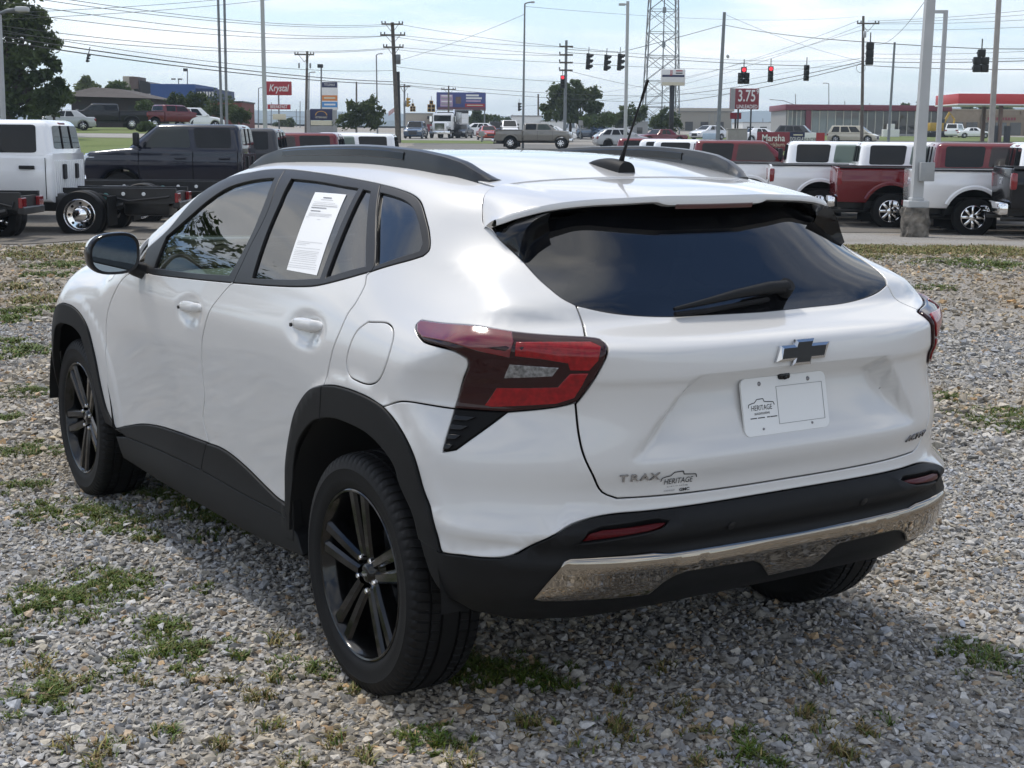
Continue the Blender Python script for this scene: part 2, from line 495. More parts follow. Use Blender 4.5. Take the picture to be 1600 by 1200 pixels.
# outlines of the body panels in chart coordinates
TRACE = {
    'DLOtop': [(-1.8952, 0.4382), (-1.7503, 0.5226), (-1.6483, 0.6292), (-1.5859, 0.6870), (-1.4746, 0.7242), (-1.2891, 0.7391), (-1.1578, 0.7542), (-1.0083, 0.7601), (-0.7733, 0.7557), (-0.5089, 0.7498), (-0.3161, 0.7472), (-0.2064, 0.7442), (-0.1180, 0.7374), (-0.0580, 0.7221), (0.0268, 0.6758), (0.0960, 0.6269), (0.1123, 0.6029), (0.1006, 0.5860)],
    'DLObot': [(0.1006, 0.5860), (0.0198, 0.5482), (-0.0801, 0.5030), (-0.1932, 0.4661), (-0.3403, 0.4316), (-0.4745, 0.4166), (-0.6929, 0.4018), (-0.8858, 0.3918), (-0.9663, 0.3872), (-1.4046, 0.3661), (-1.7785, 0.3504), (-1.8676, 0.3506)],
    'FGLASS': [(-1.7474, 0.3749), (-1.7402, 0.4939), (-1.5691, 0.5827), (-1.4668, 0.6337), (-1.3611, 0.6761), (-1.2394, 0.7010), (-1.1207, 0.7163), (-1.0325, 0.7233), (-0.9937, 0.6485), (-0.9780, 0.5480), (-0.9981, 0.4546), (-1.0226, 0.4083), (-1.3065, 0.3919), (-1.5443, 0.3828), (-1.6592, 0.3801)],
    'BPILLAR': [(-1.0083, 0.7601), (-0.9336, 0.6182), (-0.9450, 0.5023), (-0.9499, 0.4590), (-0.9663, 0.3872)],
    'RGLASS': [(-0.9008, 0.7254), (-0.7186, 0.7256), (-0.5031, 0.7217), (-0.4183, 0.7223), (-0.3446, 0.4534), (-0.5123, 0.4359), (-0.6507, 0.4257), (-0.8287, 0.4140), (-0.8629, 0.5617), (-0.8759, 0.6467)],
    'SGLASS': [(-0.3860, 0.7210), (-0.3388, 0.7199), (-0.1228, 0.5140), (-0.3084, 0.4584)],
    'CGAP': [(-0.3180, 0.7470), (-0.0796, 0.5182), (-0.0801, 0.5030)],
    'QGLASS': [(-0.2813, 0.7220), (-0.2050, 0.7198), (-0.1307, 0.7140), (-0.0664, 0.6986), (-0.0061, 0.6685), (0.0653, 0.6181), (0.0714, 0.5981), (0.0047, 0.5635), (-0.0731, 0.5233)],
    'PAPER': [(-0.6817, 0.6967), (-0.4759, 0.7025), (-0.3864, 0.4612), (-0.6072, 0.4604)],
    'FDCUT': [(-1.9726, 0.3450), (-2.0616, 0.3129), (-2.1734, 0.2372), (-2.2387, 0.1784), (-2.2815, 0.1118), (-2.2992, 0.0090), (-2.2865, -0.1130), (-2.2689, -0.2229), (-2.2305, -0.3428)],
    'BDCUT': [(-0.9663, 0.3872), (-0.9929, 0.3764), (-1.0865, 0.2985), (-1.1436, 0.2340), (-1.1891, 0.1682), (-1.2124, 0.0515), (-1.2118, -0.0493), (-1.2446, -0.1376), (-1.2072, -0.2276)],
    'BDCLAD': [(-1.2077, -0.2300), (-1.2519, -0.2942), (-1.2659, -0.3330)],
    'RDCUT': [(-0.0801, 0.5030), (-0.0903, 0.4901), (-0.0704, 0.4585), (-0.0717, 0.4054), (-0.0863, 0.3782), (-0.1046, 0.3170), (-0.1383, 0.2515), (-0.1642, 0.1991), (-0.1811, 0.1584)],
    'RDCLAD': [(-0.1811, 0.1584), (-0.2057, 0.0564)],
    'RAOUT1': [(-0.5295, -0.2967), (-0.5120, -0.1630), (-0.4762, -0.0607), (-0.4321, 0.0200), (-0.3726, 0.0788), (-0.2929, 0.1277), (-0.1811, 0.1584)],
    'RAOUT2': [(-0.1811, 0.1584), (-0.0993, 0.1690), (0.0240, 0.1717), (0.1013, 0.1666), (0.1650, 0.1526), (0.2111, 0.1267), (0.2556, 0.0874), (0.2901, 0.0403), (0.3178, -0.0345), (0.3399, -0.0783), (0.3686, -0.1612), (0.3734, -0.1645)],
    'BUMPTOP': [(0.3734, -0.1645), (0.4075, -0.1580), (0.4596, -0.1535), (0.4938, -0.1484), (0.5181, -0.1400), (0.5598, -0.1090), (0.6006, -0.0807), (0.6332, -0.0718), (0.6560, -0.0679), (0.6903, -0.0646), (0.7614, -0.0600), (0.8692, -0.0620), (1.0147, -0.0620), (1.1859, -0.0642), (1.3186, -0.0618)],
    'RAIN': [(-0.4614, -0.2376), (-0.4314, -0.1342), (-0.3900, -0.0595), (-0.3250, -0.0029), (-0.2596, 0.0361), (-0.1988, 0.0566), (-0.1077, 0.0715), (-0.0019, 0.0737), (0.0971, 0.0648), (0.1649, 0.0377), (0.2129, 0.0038), (0.2371, -0.0476)],
    'BUMPFRONT': [(0.3022, -0.1642), (0.3262, -0.2178), (0.3483, -0.2485), (0.3719, -0.2673), (0.4031, -0.2861), (0.4221, -0.3105)],
    'BUMPBOT': [(0.4221, -0.3105), (0.4525, -0.3178), (0.5072, -0.3448), (0.5572, -0.3440), (0.6331, -0.3438), (0.7084, -0.3299), (0.8489, -0.3087), (1.0712, -0.3075), (1.2676, -0.3142)],
    'FAOUT': [(-2.2305, -0.3428), (-2.3190, -0.2827), (-2.3777, -0.1830), (-2.4302, -0.0452), (-2.4866, 0.0579), (-2.5717, 0.1124), (-2.6634, 0.1336), (-2.7625, 0.1333)],
    'FAIN': [(-2.3487, -0.3364), (-2.4223, -0.2443), (-2.5395, -0.0296), (-2.5657, 0.0115), (-2.6336, 0.0400), (-2.7071, 0.0459), (-2.7859, 0.0367)],
    'SILLF': [(-2.2305, -0.3428), (-2.0973, -0.3166), (-1.9313, -0.2855), (-1.7465, -0.2629), (-1.4776, -0.2434), (-1.2074, -0.2288)],
    'SILLR': [(-1.2077, -0.2300), (-1.0905, -0.2241), (-0.9902, -0.2302), (-0.8544, -0.2517), (-0.7230, -0.2784), (-0.5933, -0.2986), (-0.5295, -0.2967)],
    'SILLBOT': [(-2.2372, -0.3697), (-2.0984, -0.4001), (-1.7196, -0.3987), (-1.3719, -0.3936), (-1.0609, -0.3871), (-0.7809, -0.3906), (-0.5231, -0.3885), (-0.4005, -0.3819)],
    'FUEL': [(0.0384, 0.3647), (0.1250, 0.3717), (0.1610, 0.3554), (0.1776, 0.3290), (0.1744, 0.2746), (0.1406, 0.2234), (0.1018, 0.2051), (0.0346, 0.2027), (-0.0251, 0.2137), (-0.0407, 0.2377), (-0.0285, 0.2820), (-0.0035, 0.3330)],
    'LAMP': [(0.2400, 0.3694), (0.2487, 0.3863), (0.3784, 0.3646), (0.4933, 0.3451), (0.6343, 0.3360), (0.6608, 0.3292), (0.6706, 0.3076), (0.6659, 0.2834), (0.6434, 0.2373), (0.6192, 0.1987), (0.5872, 0.1883), (0.4871, 0.1730), (0.3777, 0.1729), (0.3941, 0.2316), (0.4129, 0.2708), (0.4108, 0.2829), (0.3877, 0.2946), (0.2943, 0.3223), (0.2618, 0.3435)],
    'VENT': [(0.3777, 0.1729), (0.4871, 0.1730), (0.3923, 0.0773), (0.3653, 0.0685)],
    'SEAM': [(0.1650, 0.1526), (0.2050, 0.1680), (0.2479, 0.1768), (0.3777, 0.1729)],
    'TGLOW': [(0.6152, 0.1939), (0.6223, 0.1205), (0.6305, 0.0785), (0.6480, 0.0309), (0.6670, -0.0123), (0.6961, -0.0290), (0.7371, -0.0306), (0.8605, -0.0314), (1.0491, -0.0338), (1.3212, -0.0267)],
    'TGUP': [(0.6217, 0.4353), (0.6337, 0.3886), (0.6343, 0.3360)],
    'GLBOT': [(0.6217, 0.4353), (0.6891, 0.4251), (0.8124, 0.4184), (1.0356, 0.4122), (1.2040, 0.4081), (1.4740, 0.4055)],
    'GLSIDE': [(0.6217, 0.4353), (0.5913, 0.4551), (0.5461, 0.5064), (0.4571, 0.6106), (0.3186, 0.7011)],
    'SPSIDE': [(0.3186, 0.7011), (0.2730, 0.7145), (0.2353, 0.7548), (0.1930, 0.8008), (0.1573, 0.8562)],
    'REFL': [(0.6293, -0.1114), (0.6413, -0.0910), (0.6623, -0.0853), (0.7629, -0.0816), (0.7843, -0.0825), (0.7671, -0.0876), (0.7474, -0.0922), (0.6610, -0.1061)],
    'CHRTOP': [(0.5431, -0.2409), (0.5967, -0.1503), (0.6093, -0.1465), (0.6619, -0.1452), (0.7552, -0.1452), (0.7865, -0.1499), (1.1435, -0.1519)],
    'CHRBOT': [(0.5431, -0.2409), (0.5602, -0.2453), (0.6667, -0.2418), (0.7541, -0.2427), (0.7788, -0.2150), (0.8016, -0.2019), (0.8257, -0.1960), (1.0063, -0.1992), (1.0325, -0.2100), (1.0844, -0.2523), (1.1788, -0.2509)],
    'LRED1': [(0.2536, 0.3674), (0.2592, 0.3782), (0.3902, 0.3552), (0.4949, 0.3370), (0.5024, 0.3119), (0.4963, 0.2885), (0.4388, 0.2983), (0.3748, 0.3125), (0.2899, 0.3309), (0.2656, 0.3481)],
    'LRED2': [(0.5077, 0.3114), (0.6405, 0.3134), (0.6574, 0.3028), (0.6521, 0.2805), (0.6370, 0.2618), (0.6045, 0.2635), (0.6000, 0.2767), (0.5574, 0.2849), (0.5068, 0.2911)],
    'LRED3': [(0.4696, 0.2308), (0.5836, 0.2328), (0.6046, 0.2561), (0.6357, 0.2562), (0.6132, 0.2090), (0.5812, 0.1961), (0.4577, 0.1839), (0.4444, 0.1869)],
    'LREV': [(0.4957, 0.2769), (0.5846, 0.2687), (0.5733, 0.2520), (0.4846, 0.2487)],
}

# ------------------------------------------------------------------ the white crossover
HANDLES = [(1.305, .972), (.335, 1.018)]
ARCHES = [(0.0, .36), (2.72, .35)]
_W0 = W


def W(x, z):
    w = _W0(x, z)
    for hx, hz in HANDLES:
        q = ((x - hx) / .112) ** 2 + ((z - hz + .002) / .048) ** 2
        w = w - .016 * np.exp(-q ** 2)
    for ax, az in ARCHES:
        d = np.hypot(x - ax, z - az)
        w = w + .007 * (1 - sst(.535, .575, d)) * sst(.3, .5, z)
    return w


PAINT = mat('white_pearl_paint', (.585, .58, .57), rough=.34, var=.008, vscale=1.2, coat=1.0, coatr=.05, spec=.5)
CLAD = mat('black_grained_plastic', (.008, .0083, .009), rough=.55, var=.10, vscale=30, bump=.12, bscale=900, spec=.24)
TRIM = mat('satin_black_trim', (.014, .014, .015), rough=.42, var=.05, spec=.4)
GLOSSB = mat('gloss_black_plastic', (.004, .004, .0045), rough=.12, var=.03, coat=.0, spec=.4)
DARK = mat('dark_cavity', (.006, .006, .006), rough=.95, var=.1)
RUBBER = mat('tyre_rubber', (.0085, .0085, .009), rough=.62, var=.18, vscale=22, bump=.12, bscale=260, spec=.22)
WHEELB = mat('gloss_black_alloy', (.004, .004, .0043), rough=.14, metal=0, var=.05, coat=.25, coatr=.05, spec=.4)
CHROME = mat('chrome', (.80, .80, .81), rough=.045, metal=1, var=.01)
CHROMED = mat('dark_chrome', (.33, .295, .25), rough=.035, metal=1, var=.01)
SEATM = mat('grey_cloth', (.10, .10, .105), rough=.9, var=.1, vscale=60)
LTGREY = mat('pale_interior_plastic', (.28, .29, .285), rough=.7, var=.06)
PAPERM = mat('white_paper', (.78, .79, .80), rough=.75, var=.02)
PRINT = mat('grey_print', (.16, .16, .17), rough=.8, var=.05)
BLACKP = mat('black_print', (.012, .012, .014), rough=.6, var=.05)
WHITEP = mat('white_plastic', (.74, .75, .75), rough=.35, var=.02)


def glass_mat(name, tint, refl_ior=1.52, body=(.01, .011, .012), clear=.1):
    """window glass: glossy front over a mix of see-through tint and dark film"""
    if name in MATS:
        return MATS[name]
    m = bpy.data.materials.new(name)
    m.use_nodes = True
    nt = m.node_tree
    nt.nodes.clear()
    out = nt.nodes.new('ShaderNodeOutputMaterial')
    fr = nt.nodes.new('ShaderNodeFresnel')
    fr.inputs[0].default_value = refl_ior
    gl = nt.nodes.new('ShaderNodeBsdfGlossy')
    gl.inputs['Roughness'].default_value = .004
    tr = nt.nodes.new('ShaderNodeBsdfTransparent')
    tr.inputs[0].default_value = (*tint, 1)
    df = nt.nodes.new('ShaderNodeBsdfDiffuse')
    no = nt.nodes.new('ShaderNodeTexNoise')
    no.inputs['Scale'].default_value = 3
    mp = nt.nodes.new('ShaderNodeMix')
    mp.data_type = 'RGBA'
    mp.inputs[6].default_value = (*body, 1)
    mp.inputs[7].default_value = (*[c * 1.3 for c in body], 1)
    nt.links.new(no.outputs['Fac'], mp.inputs[0])
    nt.links.new(mp.outputs[2], df.inputs[0])
    m1 = nt.nodes.new('ShaderNodeMixShader')
    m1.inputs[0].default_value = clear
    nt.links.new(df.outputs[0], m1.inputs[1])
    nt.links.new(tr.outputs[0], m1.inputs[2])
    m2 = nt.nodes.new('ShaderNodeMixShader')
    nt.links.new(fr.outputs[0], m2.inputs[0])
    nt.links.new(m1.outputs[0], m2.inputs[1])
    nt.links.new(gl.outputs[0], m2.inputs[2])
    nt.links.new(m2.outputs[0], out.inputs[0])
    MATS[name] = m
    return m


GLASSF = glass_mat('green_tinted_glass', (.62, .74, .68), 2.5, clear=.95)
GLASSD = glass_mat('privacy_glass', (.10, .105, .11), 2.05, clear=.6)
GLASSR = glass_mat('dark_rear_glass', (.05, .05, .055), 1.80, body=(.006, .0065, .008), clear=.4)

car = empty('crossover_car', (.3177, 4.4216, 0), 2.14442)
tag(car, 'white compact crossover with black cladding and black wheels in the foreground', 'car')


# --- curve helpers in chart space
def dens(pts, step=.012, curve=True):
    """Catmull-Rom through the points, sampled every step"""
    P = np.asarray(pts, float)
    if len(P) < 3 or not curve:
        out = [P[0]]
        for a, b in zip(P[:-1], P[1:]):
            n = max(1, int(math.ceil(np.linalg.norm(b - a) / step)))
            out += [a + (b - a) * (k + 1) / n for k in range(n)]
        return np.array(out)
    Q = np.vstack([2 * P[0] - P[1], P, 2 * P[-1] - P[-2]])
    out = [P[0]]
    for i in range(1, len(Q) - 2):
        p0, p1, p2, p3 = Q[i - 1:i + 3]
        t0 = 0.
        t1 = t0 + max(np.linalg.norm(p1 - p0), 1e-5) ** .5
        t2 = t1 + max(np.linalg.norm(p2 - p1), 1e-5) ** .5
        t3 = t2 + max(np.linalg.norm(p3 - p2), 1e-5) ** .5
        n = max(1, int(math.ceil(np.linalg.norm(p2 - p1) / step)))
        for k in range(1, n + 1):
            t = t1 + (t2 - t1) * k / n
            a1 = (t1 - t) / (t1 - t0) * p0 + (t - t0) / (t1 - t0) * p1
            a2 = (t2 - t) / (t2 - t1) * p1 + (t - t1) / (t2 - t1) * p2
            a3 = (t3 - t) / (t3 - t2) * p2 + (t - t2) / (t3 - t2) * p3
            b1 = (t2 - t) / (t2 - t0) * a1 + (t - t0) / (t2 - t0) * a2
            b2 = (t3 - t) / (t3 - t1) * a2 + (t - t1) / (t3 - t1) * a3
            out.append((t2 - t) / (t2 - t1) * b1 + (t - t1) / (t2 - t1) * b2)
    return np.array(out)


def loop(*pieces, step=.012):
    """closed outline from pieces; each piece is a smooth curve, corners where pieces meet"""
    pts = []
    for p in pieces:
        cv = True
        if isinstance(p, tuple) and p[0] == 'line':
            p, cv = p[1], False
        pts += list(dens(p, step, cv))
    pts = np.array(pts)
    keep = [0]
    for i in range(1, len(pts)):
        if np.linalg.norm(pts[i] - pts[keep[-1]]) > .0035:
            keep.append(i)
    pts = pts[keep]
    while np.linalg.norm(pts[0] - pts[-1]) < .0035:
        pts = pts[:-1]
    # close the last side
    a, b = pts[-1], pts[0]
    n = int(math.ceil(np.linalg.norm(b - a) / step))
    if n > 1:
        pts = np.vstack([pts] + [[a + (b - a) * k / n] for k in range(1, n)])
    return pts


def area(p):
    x, y = p.T
    return .5 * np.sum(x * np.roll(y, -1) - np.roll(x, -1) * y)


def inset(p, d):
    """move a counter-clockwise outline inwards by d"""
    a = p - np.roll(p, 1, 0)
    b = np.roll(p, -1, 0) - p
    a /= np.linalg.norm(a, axis=1, keepdims=True) + 1e-12
    b /= np.linalg.norm(b, axis=1, keepdims=True) + 1e-12
    na = np.stack([-a[:, 1], a[:, 0]], 1)
    nb = np.stack([-b[:, 1], b[:, 0]], 1)
    m = na + nb
    l = np.linalg.norm(m, axis=1, keepdims=True)
    m = m / np.maximum(l, .35)
    k = np.sum(m * na, 1, keepdims=True)
    return p + m * d / np.maximum(k, .5)


def pip(pts, poly):
    x, y = pts[:, 0][:, None], pts[:, 1][:, None]
    x0, y0 = poly[:, 0][None], poly[:, 1][None]
    x1, y1 = np.roll(poly[:, 0], -1)[None], np.roll(poly[:, 1], -1)[None]
    c = ((y0 > y) != (y1 > y)) & (x < (x1 - x0) * (y - y0) / (y1 - y0 + 1e-15) + x0)
    return c.sum(1) % 2 == 1


def lift_wrap(q):
    P = wrap(q[:, 0], q[:, 1])
    return P, grad(P)


def lift_top(q):
    P = top(q[:, 0], q[:, 1])
    return P, grad(P)


def panel(name, out, material, holes=(), off=0., h=.028, gap=.0022, edge=.0028, depth=.014, lift=lift_wrap, parent=None, mirror=False, crown=0.):
    """body panel cut from the body surface: real gaps, rolled edges and a returned flange"""
    parent = car if parent is None else parent
    out = np.asarray(out)
    if area(out) < 0:
        out = out[::-1]
    hs = []
    for q in holes:
        q = np.asarray(q)
        hs.append(q if area(q) < 0 else q[::-1])
    rings = [out] + hs
    A = [inset(r, gap + edge) for r in rings]
    B = [inset(r, gap) for r in rings]
    lo, hi = out.min(0), out.max(0)
    gx, gy = np.meshgrid(np.arange(lo[0] + h / 2, hi[0], h), np.arange(lo[1] + h / 2, hi[1], h))
    gx = gx + (np.arange(gx.shape[0]) % 2)[:, None] * h / 2
    G = np.stack([gx.ravel(), gy.ravel()], 1)
    ins = pip(G, A[0])
    for r in A[1:]:
        ins &= ~pip(G, r)
    G = G[ins]
    allb = np.vstack(A)
    if len(G):
        ok = np.ones(len(G), bool)
        for k in range(0, len(G), 400):
            d = np.linalg.norm(G[k:k + 400, None] - allb[None], axis=2).min(1)
            ok[k:k + 400] = d > h * .42
        G = G[ok]
    pts = np.vstack([allb, G]) if len(G) else allb
    edges, o = [], 0
    for r in A:
        n = len(r)
        edges += [(o + i, o + (i + 1) % n) for i in range(n)]
        o += n
    vo, eo, fo, ov, _, _ = delaunay_2d_cdt([Vector(p) for p in pts], edges, [], 0, 1e-7)
    V2 = np.array([tuple(v) for v in vo])
    tri = np.array([tuple(f) for f in fo if len(f) == 3])
    cen = V2[tri].mean(1)
    ins = pip(cen, A[0])
    for r in A[1:]:
        ins &= ~pip(cen, r)
    tri = tri[ins]
    P, N = lift(V2)
    P = P + N * off
    if crown:
        dd = np.array([np.linalg.norm(allb - q, axis=1).min() for q in V2])
        P = P + N * (crown * (1 - np.exp(-dd / .02)))[:, None]
    T = P[tri]
    fn = np.cross(T[:, 1] - T[:, 0], T[:, 2] - T[:, 0])
    flip = np.sum(fn * N[tri[:, 0]], 1) < 0
    tri[flip] = tri[flip][:, ::-1]
    verts, norms, faces = [P], [N], [tri]
    faces = [tuple(f) for f in tri]
    base = len(P)
    for a, b in zip(A, B):
        Pa, Na = lift(a)
        Pb, Nb = lift(b)
        t = Pb - Pa
        t -= Na * np.sum(t * Na, 1, keepdims=True)
        t /= np.linalg.norm(t, axis=1, keepdims=True) + 1e-12
        n = len(a)
        r0 = Pa + Na * off
        r1 = Pb + Nb * (off - edge * .35)
        r2 = Pb + Nb * (off - edge * 1.2) + t * .0003
        r3 = Pb + Nb * (off - depth)
        m1 = (Na + t) / math.sqrt(2)
        verts += [r0, r1, r2, r3]
        norms += [Na, m1, t, t]
        for k in range(3):
            for i in range(n):
                j = (i + 1) % n
                faces.append((base + k * n + i, base + (k + 1) * n + i, base + (k + 1) * n + j, base + k * n + j))
        base += 4 * n
    verts = np.vstack(verts)
    norms = np.vstack(norms)
    # make flange winding agree with its normals
    f3 = np.array([f[:3] for f in faces])
    nn = np.cross(verts[f3[:, 1]] - verts[f3[:, 0]], verts[f3[:, 2]] - verts[f3[:, 0]])
    dt = np.sum(nn * (norms[f3[:, 0]] + norms[f3[:, 1]] + norms[f3[:, 2]]), 1)
    fl = [f if q >= 0 else f[::-1] for f, q in zip(faces, dt)]
    o1 = mesh_obj(name, verts, fl, material, parent, True, norms)
    if not mirror:
        return o1
    M = np.array([1, -1, 1.])
    o2 = mesh_obj(name, verts * M, [f[::-1] for f in fl], material, parent, True, norms * M)
    return o1, o2


def sym(p):
    """mirror a chart polyline across the tail centre and reverse it"""
    p = np.asarray(p, float)
    q = p[::-1].copy()
    q[:, 0] = 2 * SM - q[:, 0]
    return q


def at_mid(p):
    """cut a polyline where it crosses the centre plane of the tail"""
    p = np.asarray(p, float)
    k = np.argmax(p[:, 0] >= SM) if (p[:, 0] >= SM).any() else len(p)
    q = p[:k]
    v = q[-1, 1]
    if k < len(p):
        a, b = p[k - 1], p[k]
        v = a[1] + (b[1] - a[1]) * (SM - a[0]) / (b[0] - a[0])
    return np.vstack([q, [[SM, v]]])


def surf(s, v):
    P, N = lift_wrap(np.array([[s, v]]))
    return P[0], N[0]


T = {k: np.array(v, float) for k, v in TRACE.items()}


def level(nm, k0, zmid):
    """ease the points from index k0 on to a level line at the tail centre"""
    P_ = wrap(T[nm][:, 0], T[nm][:, 1])
    za, ya = P_[k0 - 1, 2], abs(P_[k0 - 1, 1])
    for i in range(k0, len(P_)):
        t = min(1, abs(P_[i, 1]) / ya)
        z_ = zmid + (za - zmid) * t * t
        q = solve(np.array([[-.05, P_[i, 1], z_]]), np.array([[-1., 0, 0]]), 0, 1.2)
        T[nm][i] = unwrap(q)[0]


level('TGLOW', 6, .683)
level('BUMPTOP', 10, .652)
UX = lambda pts: unwrap(np.array(pts, float))      # car-space points -> chart


def car_top(x, y):
    x = np.atleast_1d(np.asarray(x, float))
    y = np.atleast_1d(np.asarray(y, float)) + 0 * x
    return top(x, y)


# --- roof edge line under the rails and along the windscreen pillar
RE = [(1.98, .785), (1.80, .720), (1.60, .640), (1.45, .595), (1.30, .575), (1.0, .570), (.7, .562), (.4, .545), (.15, .53), (.0, .518)]
REp = car_top([p[0] for p in RE], [p[1] for p in RE])
roof_edge = UX(REp)
seam_end = T['SPSIDE'][-1]

# uniside: quarter panel, cant rail and windscreen pillar in one pressing
LT = T['LAMP']
uni = loop(T['DLObot'][2::-1], T['DLOtop'][::-1], ('line', [T['DLOtop'][0], roof_edge[0]]), np.vstack([roof_edge, [seam_end]]),
           T['SPSIDE'][::-1], T['GLSIDE'][::-1], T['TGUP'], LT[4:0:-1], [LT[1], LT[0], LT[18]], LT[18:14:-1], LT[15:11:-1], T['SEAM'][::-1],
           T['RAOUT2'][4::-1], T['RDCUT'][::-1])
fuel = loop(np.vstack([T['FUEL'], T['FUEL'][:1]]))
panel('quarter_panel', uni, PAINT, holes=[fuel], mirror=True)
panel('fuel_door', fuel, PAINT)

# doors
fd = loop(T['DLObot'][8:], ('line', [T['DLObot'][-1], T['FDCUT'][0]]), T['FDCUT'], T['SILLF'], T['BDCUT'][::-1])
rd = loop(T['DLObot'][2:9], T['BDCUT'], T['SILLR'], T['RAOUT1'], T['RDCUT'][::-1])
fdo = panel('front_door', fd, PAINT, mirror=True, h=.015)
rdo = panel('rear_door', rd, PAINT, mirror=True, h=.015)

# window surrounds and glass
Hf = loop(T['FGLASS'][0:2], T['FGLASS'][1:8], T['FGLASS'][7:12], T['FGLASS'][11:], ('line', [T['FGLASS'][-1], T['FGLASS'][0]]))
Hr = loop(T['RGLASS'][0:4], ('line', T['RGLASS'][3:5]), T['RGLASS'][4:8], T['RGLASS'][7:], ('line', [T['RGLASS'][-1], T['RGLASS'][0]]))
Hs = loop(('line', T['SGLASS']), ('line', [T['SGLASS'][-1], T['SGLASS'][0]]))
Hq = loop(T['QGLASS'][:6], T['QGLASS'][5:7], T['QGLASS'][6:], ('line', [T['QGLASS'][-1], T['QGLASS'][0]]))
tf = loop(T['DLOtop'][:8], T['BPILLAR'], T['DLObot'][8:], ('line', [T['DLObot'][-1], T['DLOtop'][0]]))
tr_ = loop(T['DLOtop'][7:11], T['CGAP'], T['DLObot'][2:9], T['BPILLAR'][::-1])
tq = loop(T['DLOtop'][10:], T['DLObot'][:3], T['CGAP'][::-1])
for nm, o_, hl in (('front_window_trim', tf, [Hf]), ('rear_window_trim', tr_, [Hr, Hs]), ('quarter_window_trim', tq, [Hq])):
    panel(nm, o_, TRIM, holes=hl, off=.001, gap=.0012, edge=.002, depth=.022, mirror=True, h=.03)
for nm, o_, m_ in (('front_window', Hf, GLASSF), ('rear_window', Hr, GLASSD), ('rear_fixed_pane', Hs, GLASSD), ('quarter_window', Hq, GLASSD)):
    panel(nm, o_, m_, off=-.007, gap=-.004, edge=.001, depth=.003, mirror=True, h=.04)

# fenders, hood, roof, windscreen
hood_edge3 = car_top([2.02, 2.3, 2.6, 2.9, 3.13], [.772, .765, .760, .745, .70])
hood_edge = UX(hood_edge3)
FAO = T['FAOUT']
cxa = -2.72
fa_front = FAO.copy()[::-1]
fa_front[:, 0] = 2 * cxa - fa_front[:, 0]
fa_front[:, 0] = np.maximum(fa_front[:, 0], -3.12)
apex = np.array([[cxa, FAO[-1, 1] + .002]])
fao = np.vstack([FAO[:-1], apex, fa_front[1:]])
FAI = T['FAIN']
fi_front = FAI.copy()[::-1]
fi_front[:, 0] = 2 * cxa - fi_front[:, 0]
fai = np.vstack([FAI[:-2], [[cxa, FAI[-2, 1] + .001]], fi_front[2:]])
fen = loop(('line', [T['FDCUT'][0], hood_edge[0]]), hood_edge, ('line', [hood_edge[-1], [-3.15, .30], [-3.15, .0], fao[-1]]), fao[::-1], T['FDCUT'][::-1])
panel('front_fender', fen, PAINT, mirror=True)
he = [(float(p[0]), float(p[1])) for p in hood_edge3]
hoodp = loop(np.array(he), ('line', [he[-1], (3.30, .55)]), [(3.30, .55), (3.40, .30), (3.42, 0), (3.40, -.30), (3.30, -.55)], ('line', [(3.30, -.55), (he[-1][0], -he[-1][1])]),
             np.array([(a, -b) for a, b in he[::-1]]), [(he[0][0], -he[0][1]), (2.2, -.5), (2.27, 0), (2.2, .5), he[0]])
panel('hood', hoodp, PAINT, lift=lift_top, h=.05)
ws = loop([(2.03, .765), (2.2, .48), (2.26, 0), (2.2, -.48), (2.03, -.765)], [(2.0, -.775), (1.80, -.712), (1.60, -.632), (1.45, -.588), (1.36, -.57)], [(1.36, -.57), (1.40, -.3), (1.42, 0), (1.40, .3), (1.36, .57)], [(1.36, .57), (1.45, .588), (1.60, .632), (1.80, .712), (2.0, .775)])
panel('windscreen', ws, GLASSF, lift=lift_top, h=.06, off=-.004, depth=.004)
seam = [(-.097, .503), (-.096, .40), (-.105, .25), (-.112, 0), (-.105, -.25), (-.096, -.40), (-.097, -.503)]
rfe = [(1.33, .565), (1.0, .562), (.7, .555), (.4, .538), (.15, .522), (.0, .510), (-.097, .503)]
roofp = loop(rfe, seam, [(a, -b) for a, b in rfe[::-1]], [(1.33, -.565), (1.375, -.3), (1.395, 0), (1.375, .3), (1.33, .565)])
roof = panel('roof', roofp, PAINT, lift=lift_top, h=.045)

# tailgate and its glass
glb = at_mid(T['GLBOT'])
tgl = at_mid(T['TGLOW'])
LTi = LT[4:10]
half = [glb[::-1], T['TGUP'], LT[4:8], LT[7:10], T['TGLOW'][:6], at_mid(T['TGLOW'])[5:]]
tg_half = np.vstack([dens(p) for p in half])
tgp = loop(('line', tg_half), ('line', sym(tg_half)))
tail = panel('tailgate', tgp, PAINT, h=.013)
gs = T['GLSIDE']
gtop = UX(car_top([-.165], [.56]))[0]
gmid = UX([[-.245, 0., 1.343]])[0]
gmid[0] = SM
gh = np.vstack([dens(glb[::-1]), dens(gs), dens([gs[-1], gmid], curve=False)])
rgl = loop(('line', gh), ('line', sym(gh)))
rglass = panel('rear_window', rgl, GLASSR, off=-.003, gap=.001, edge=.001, depth=.004, h=.04)

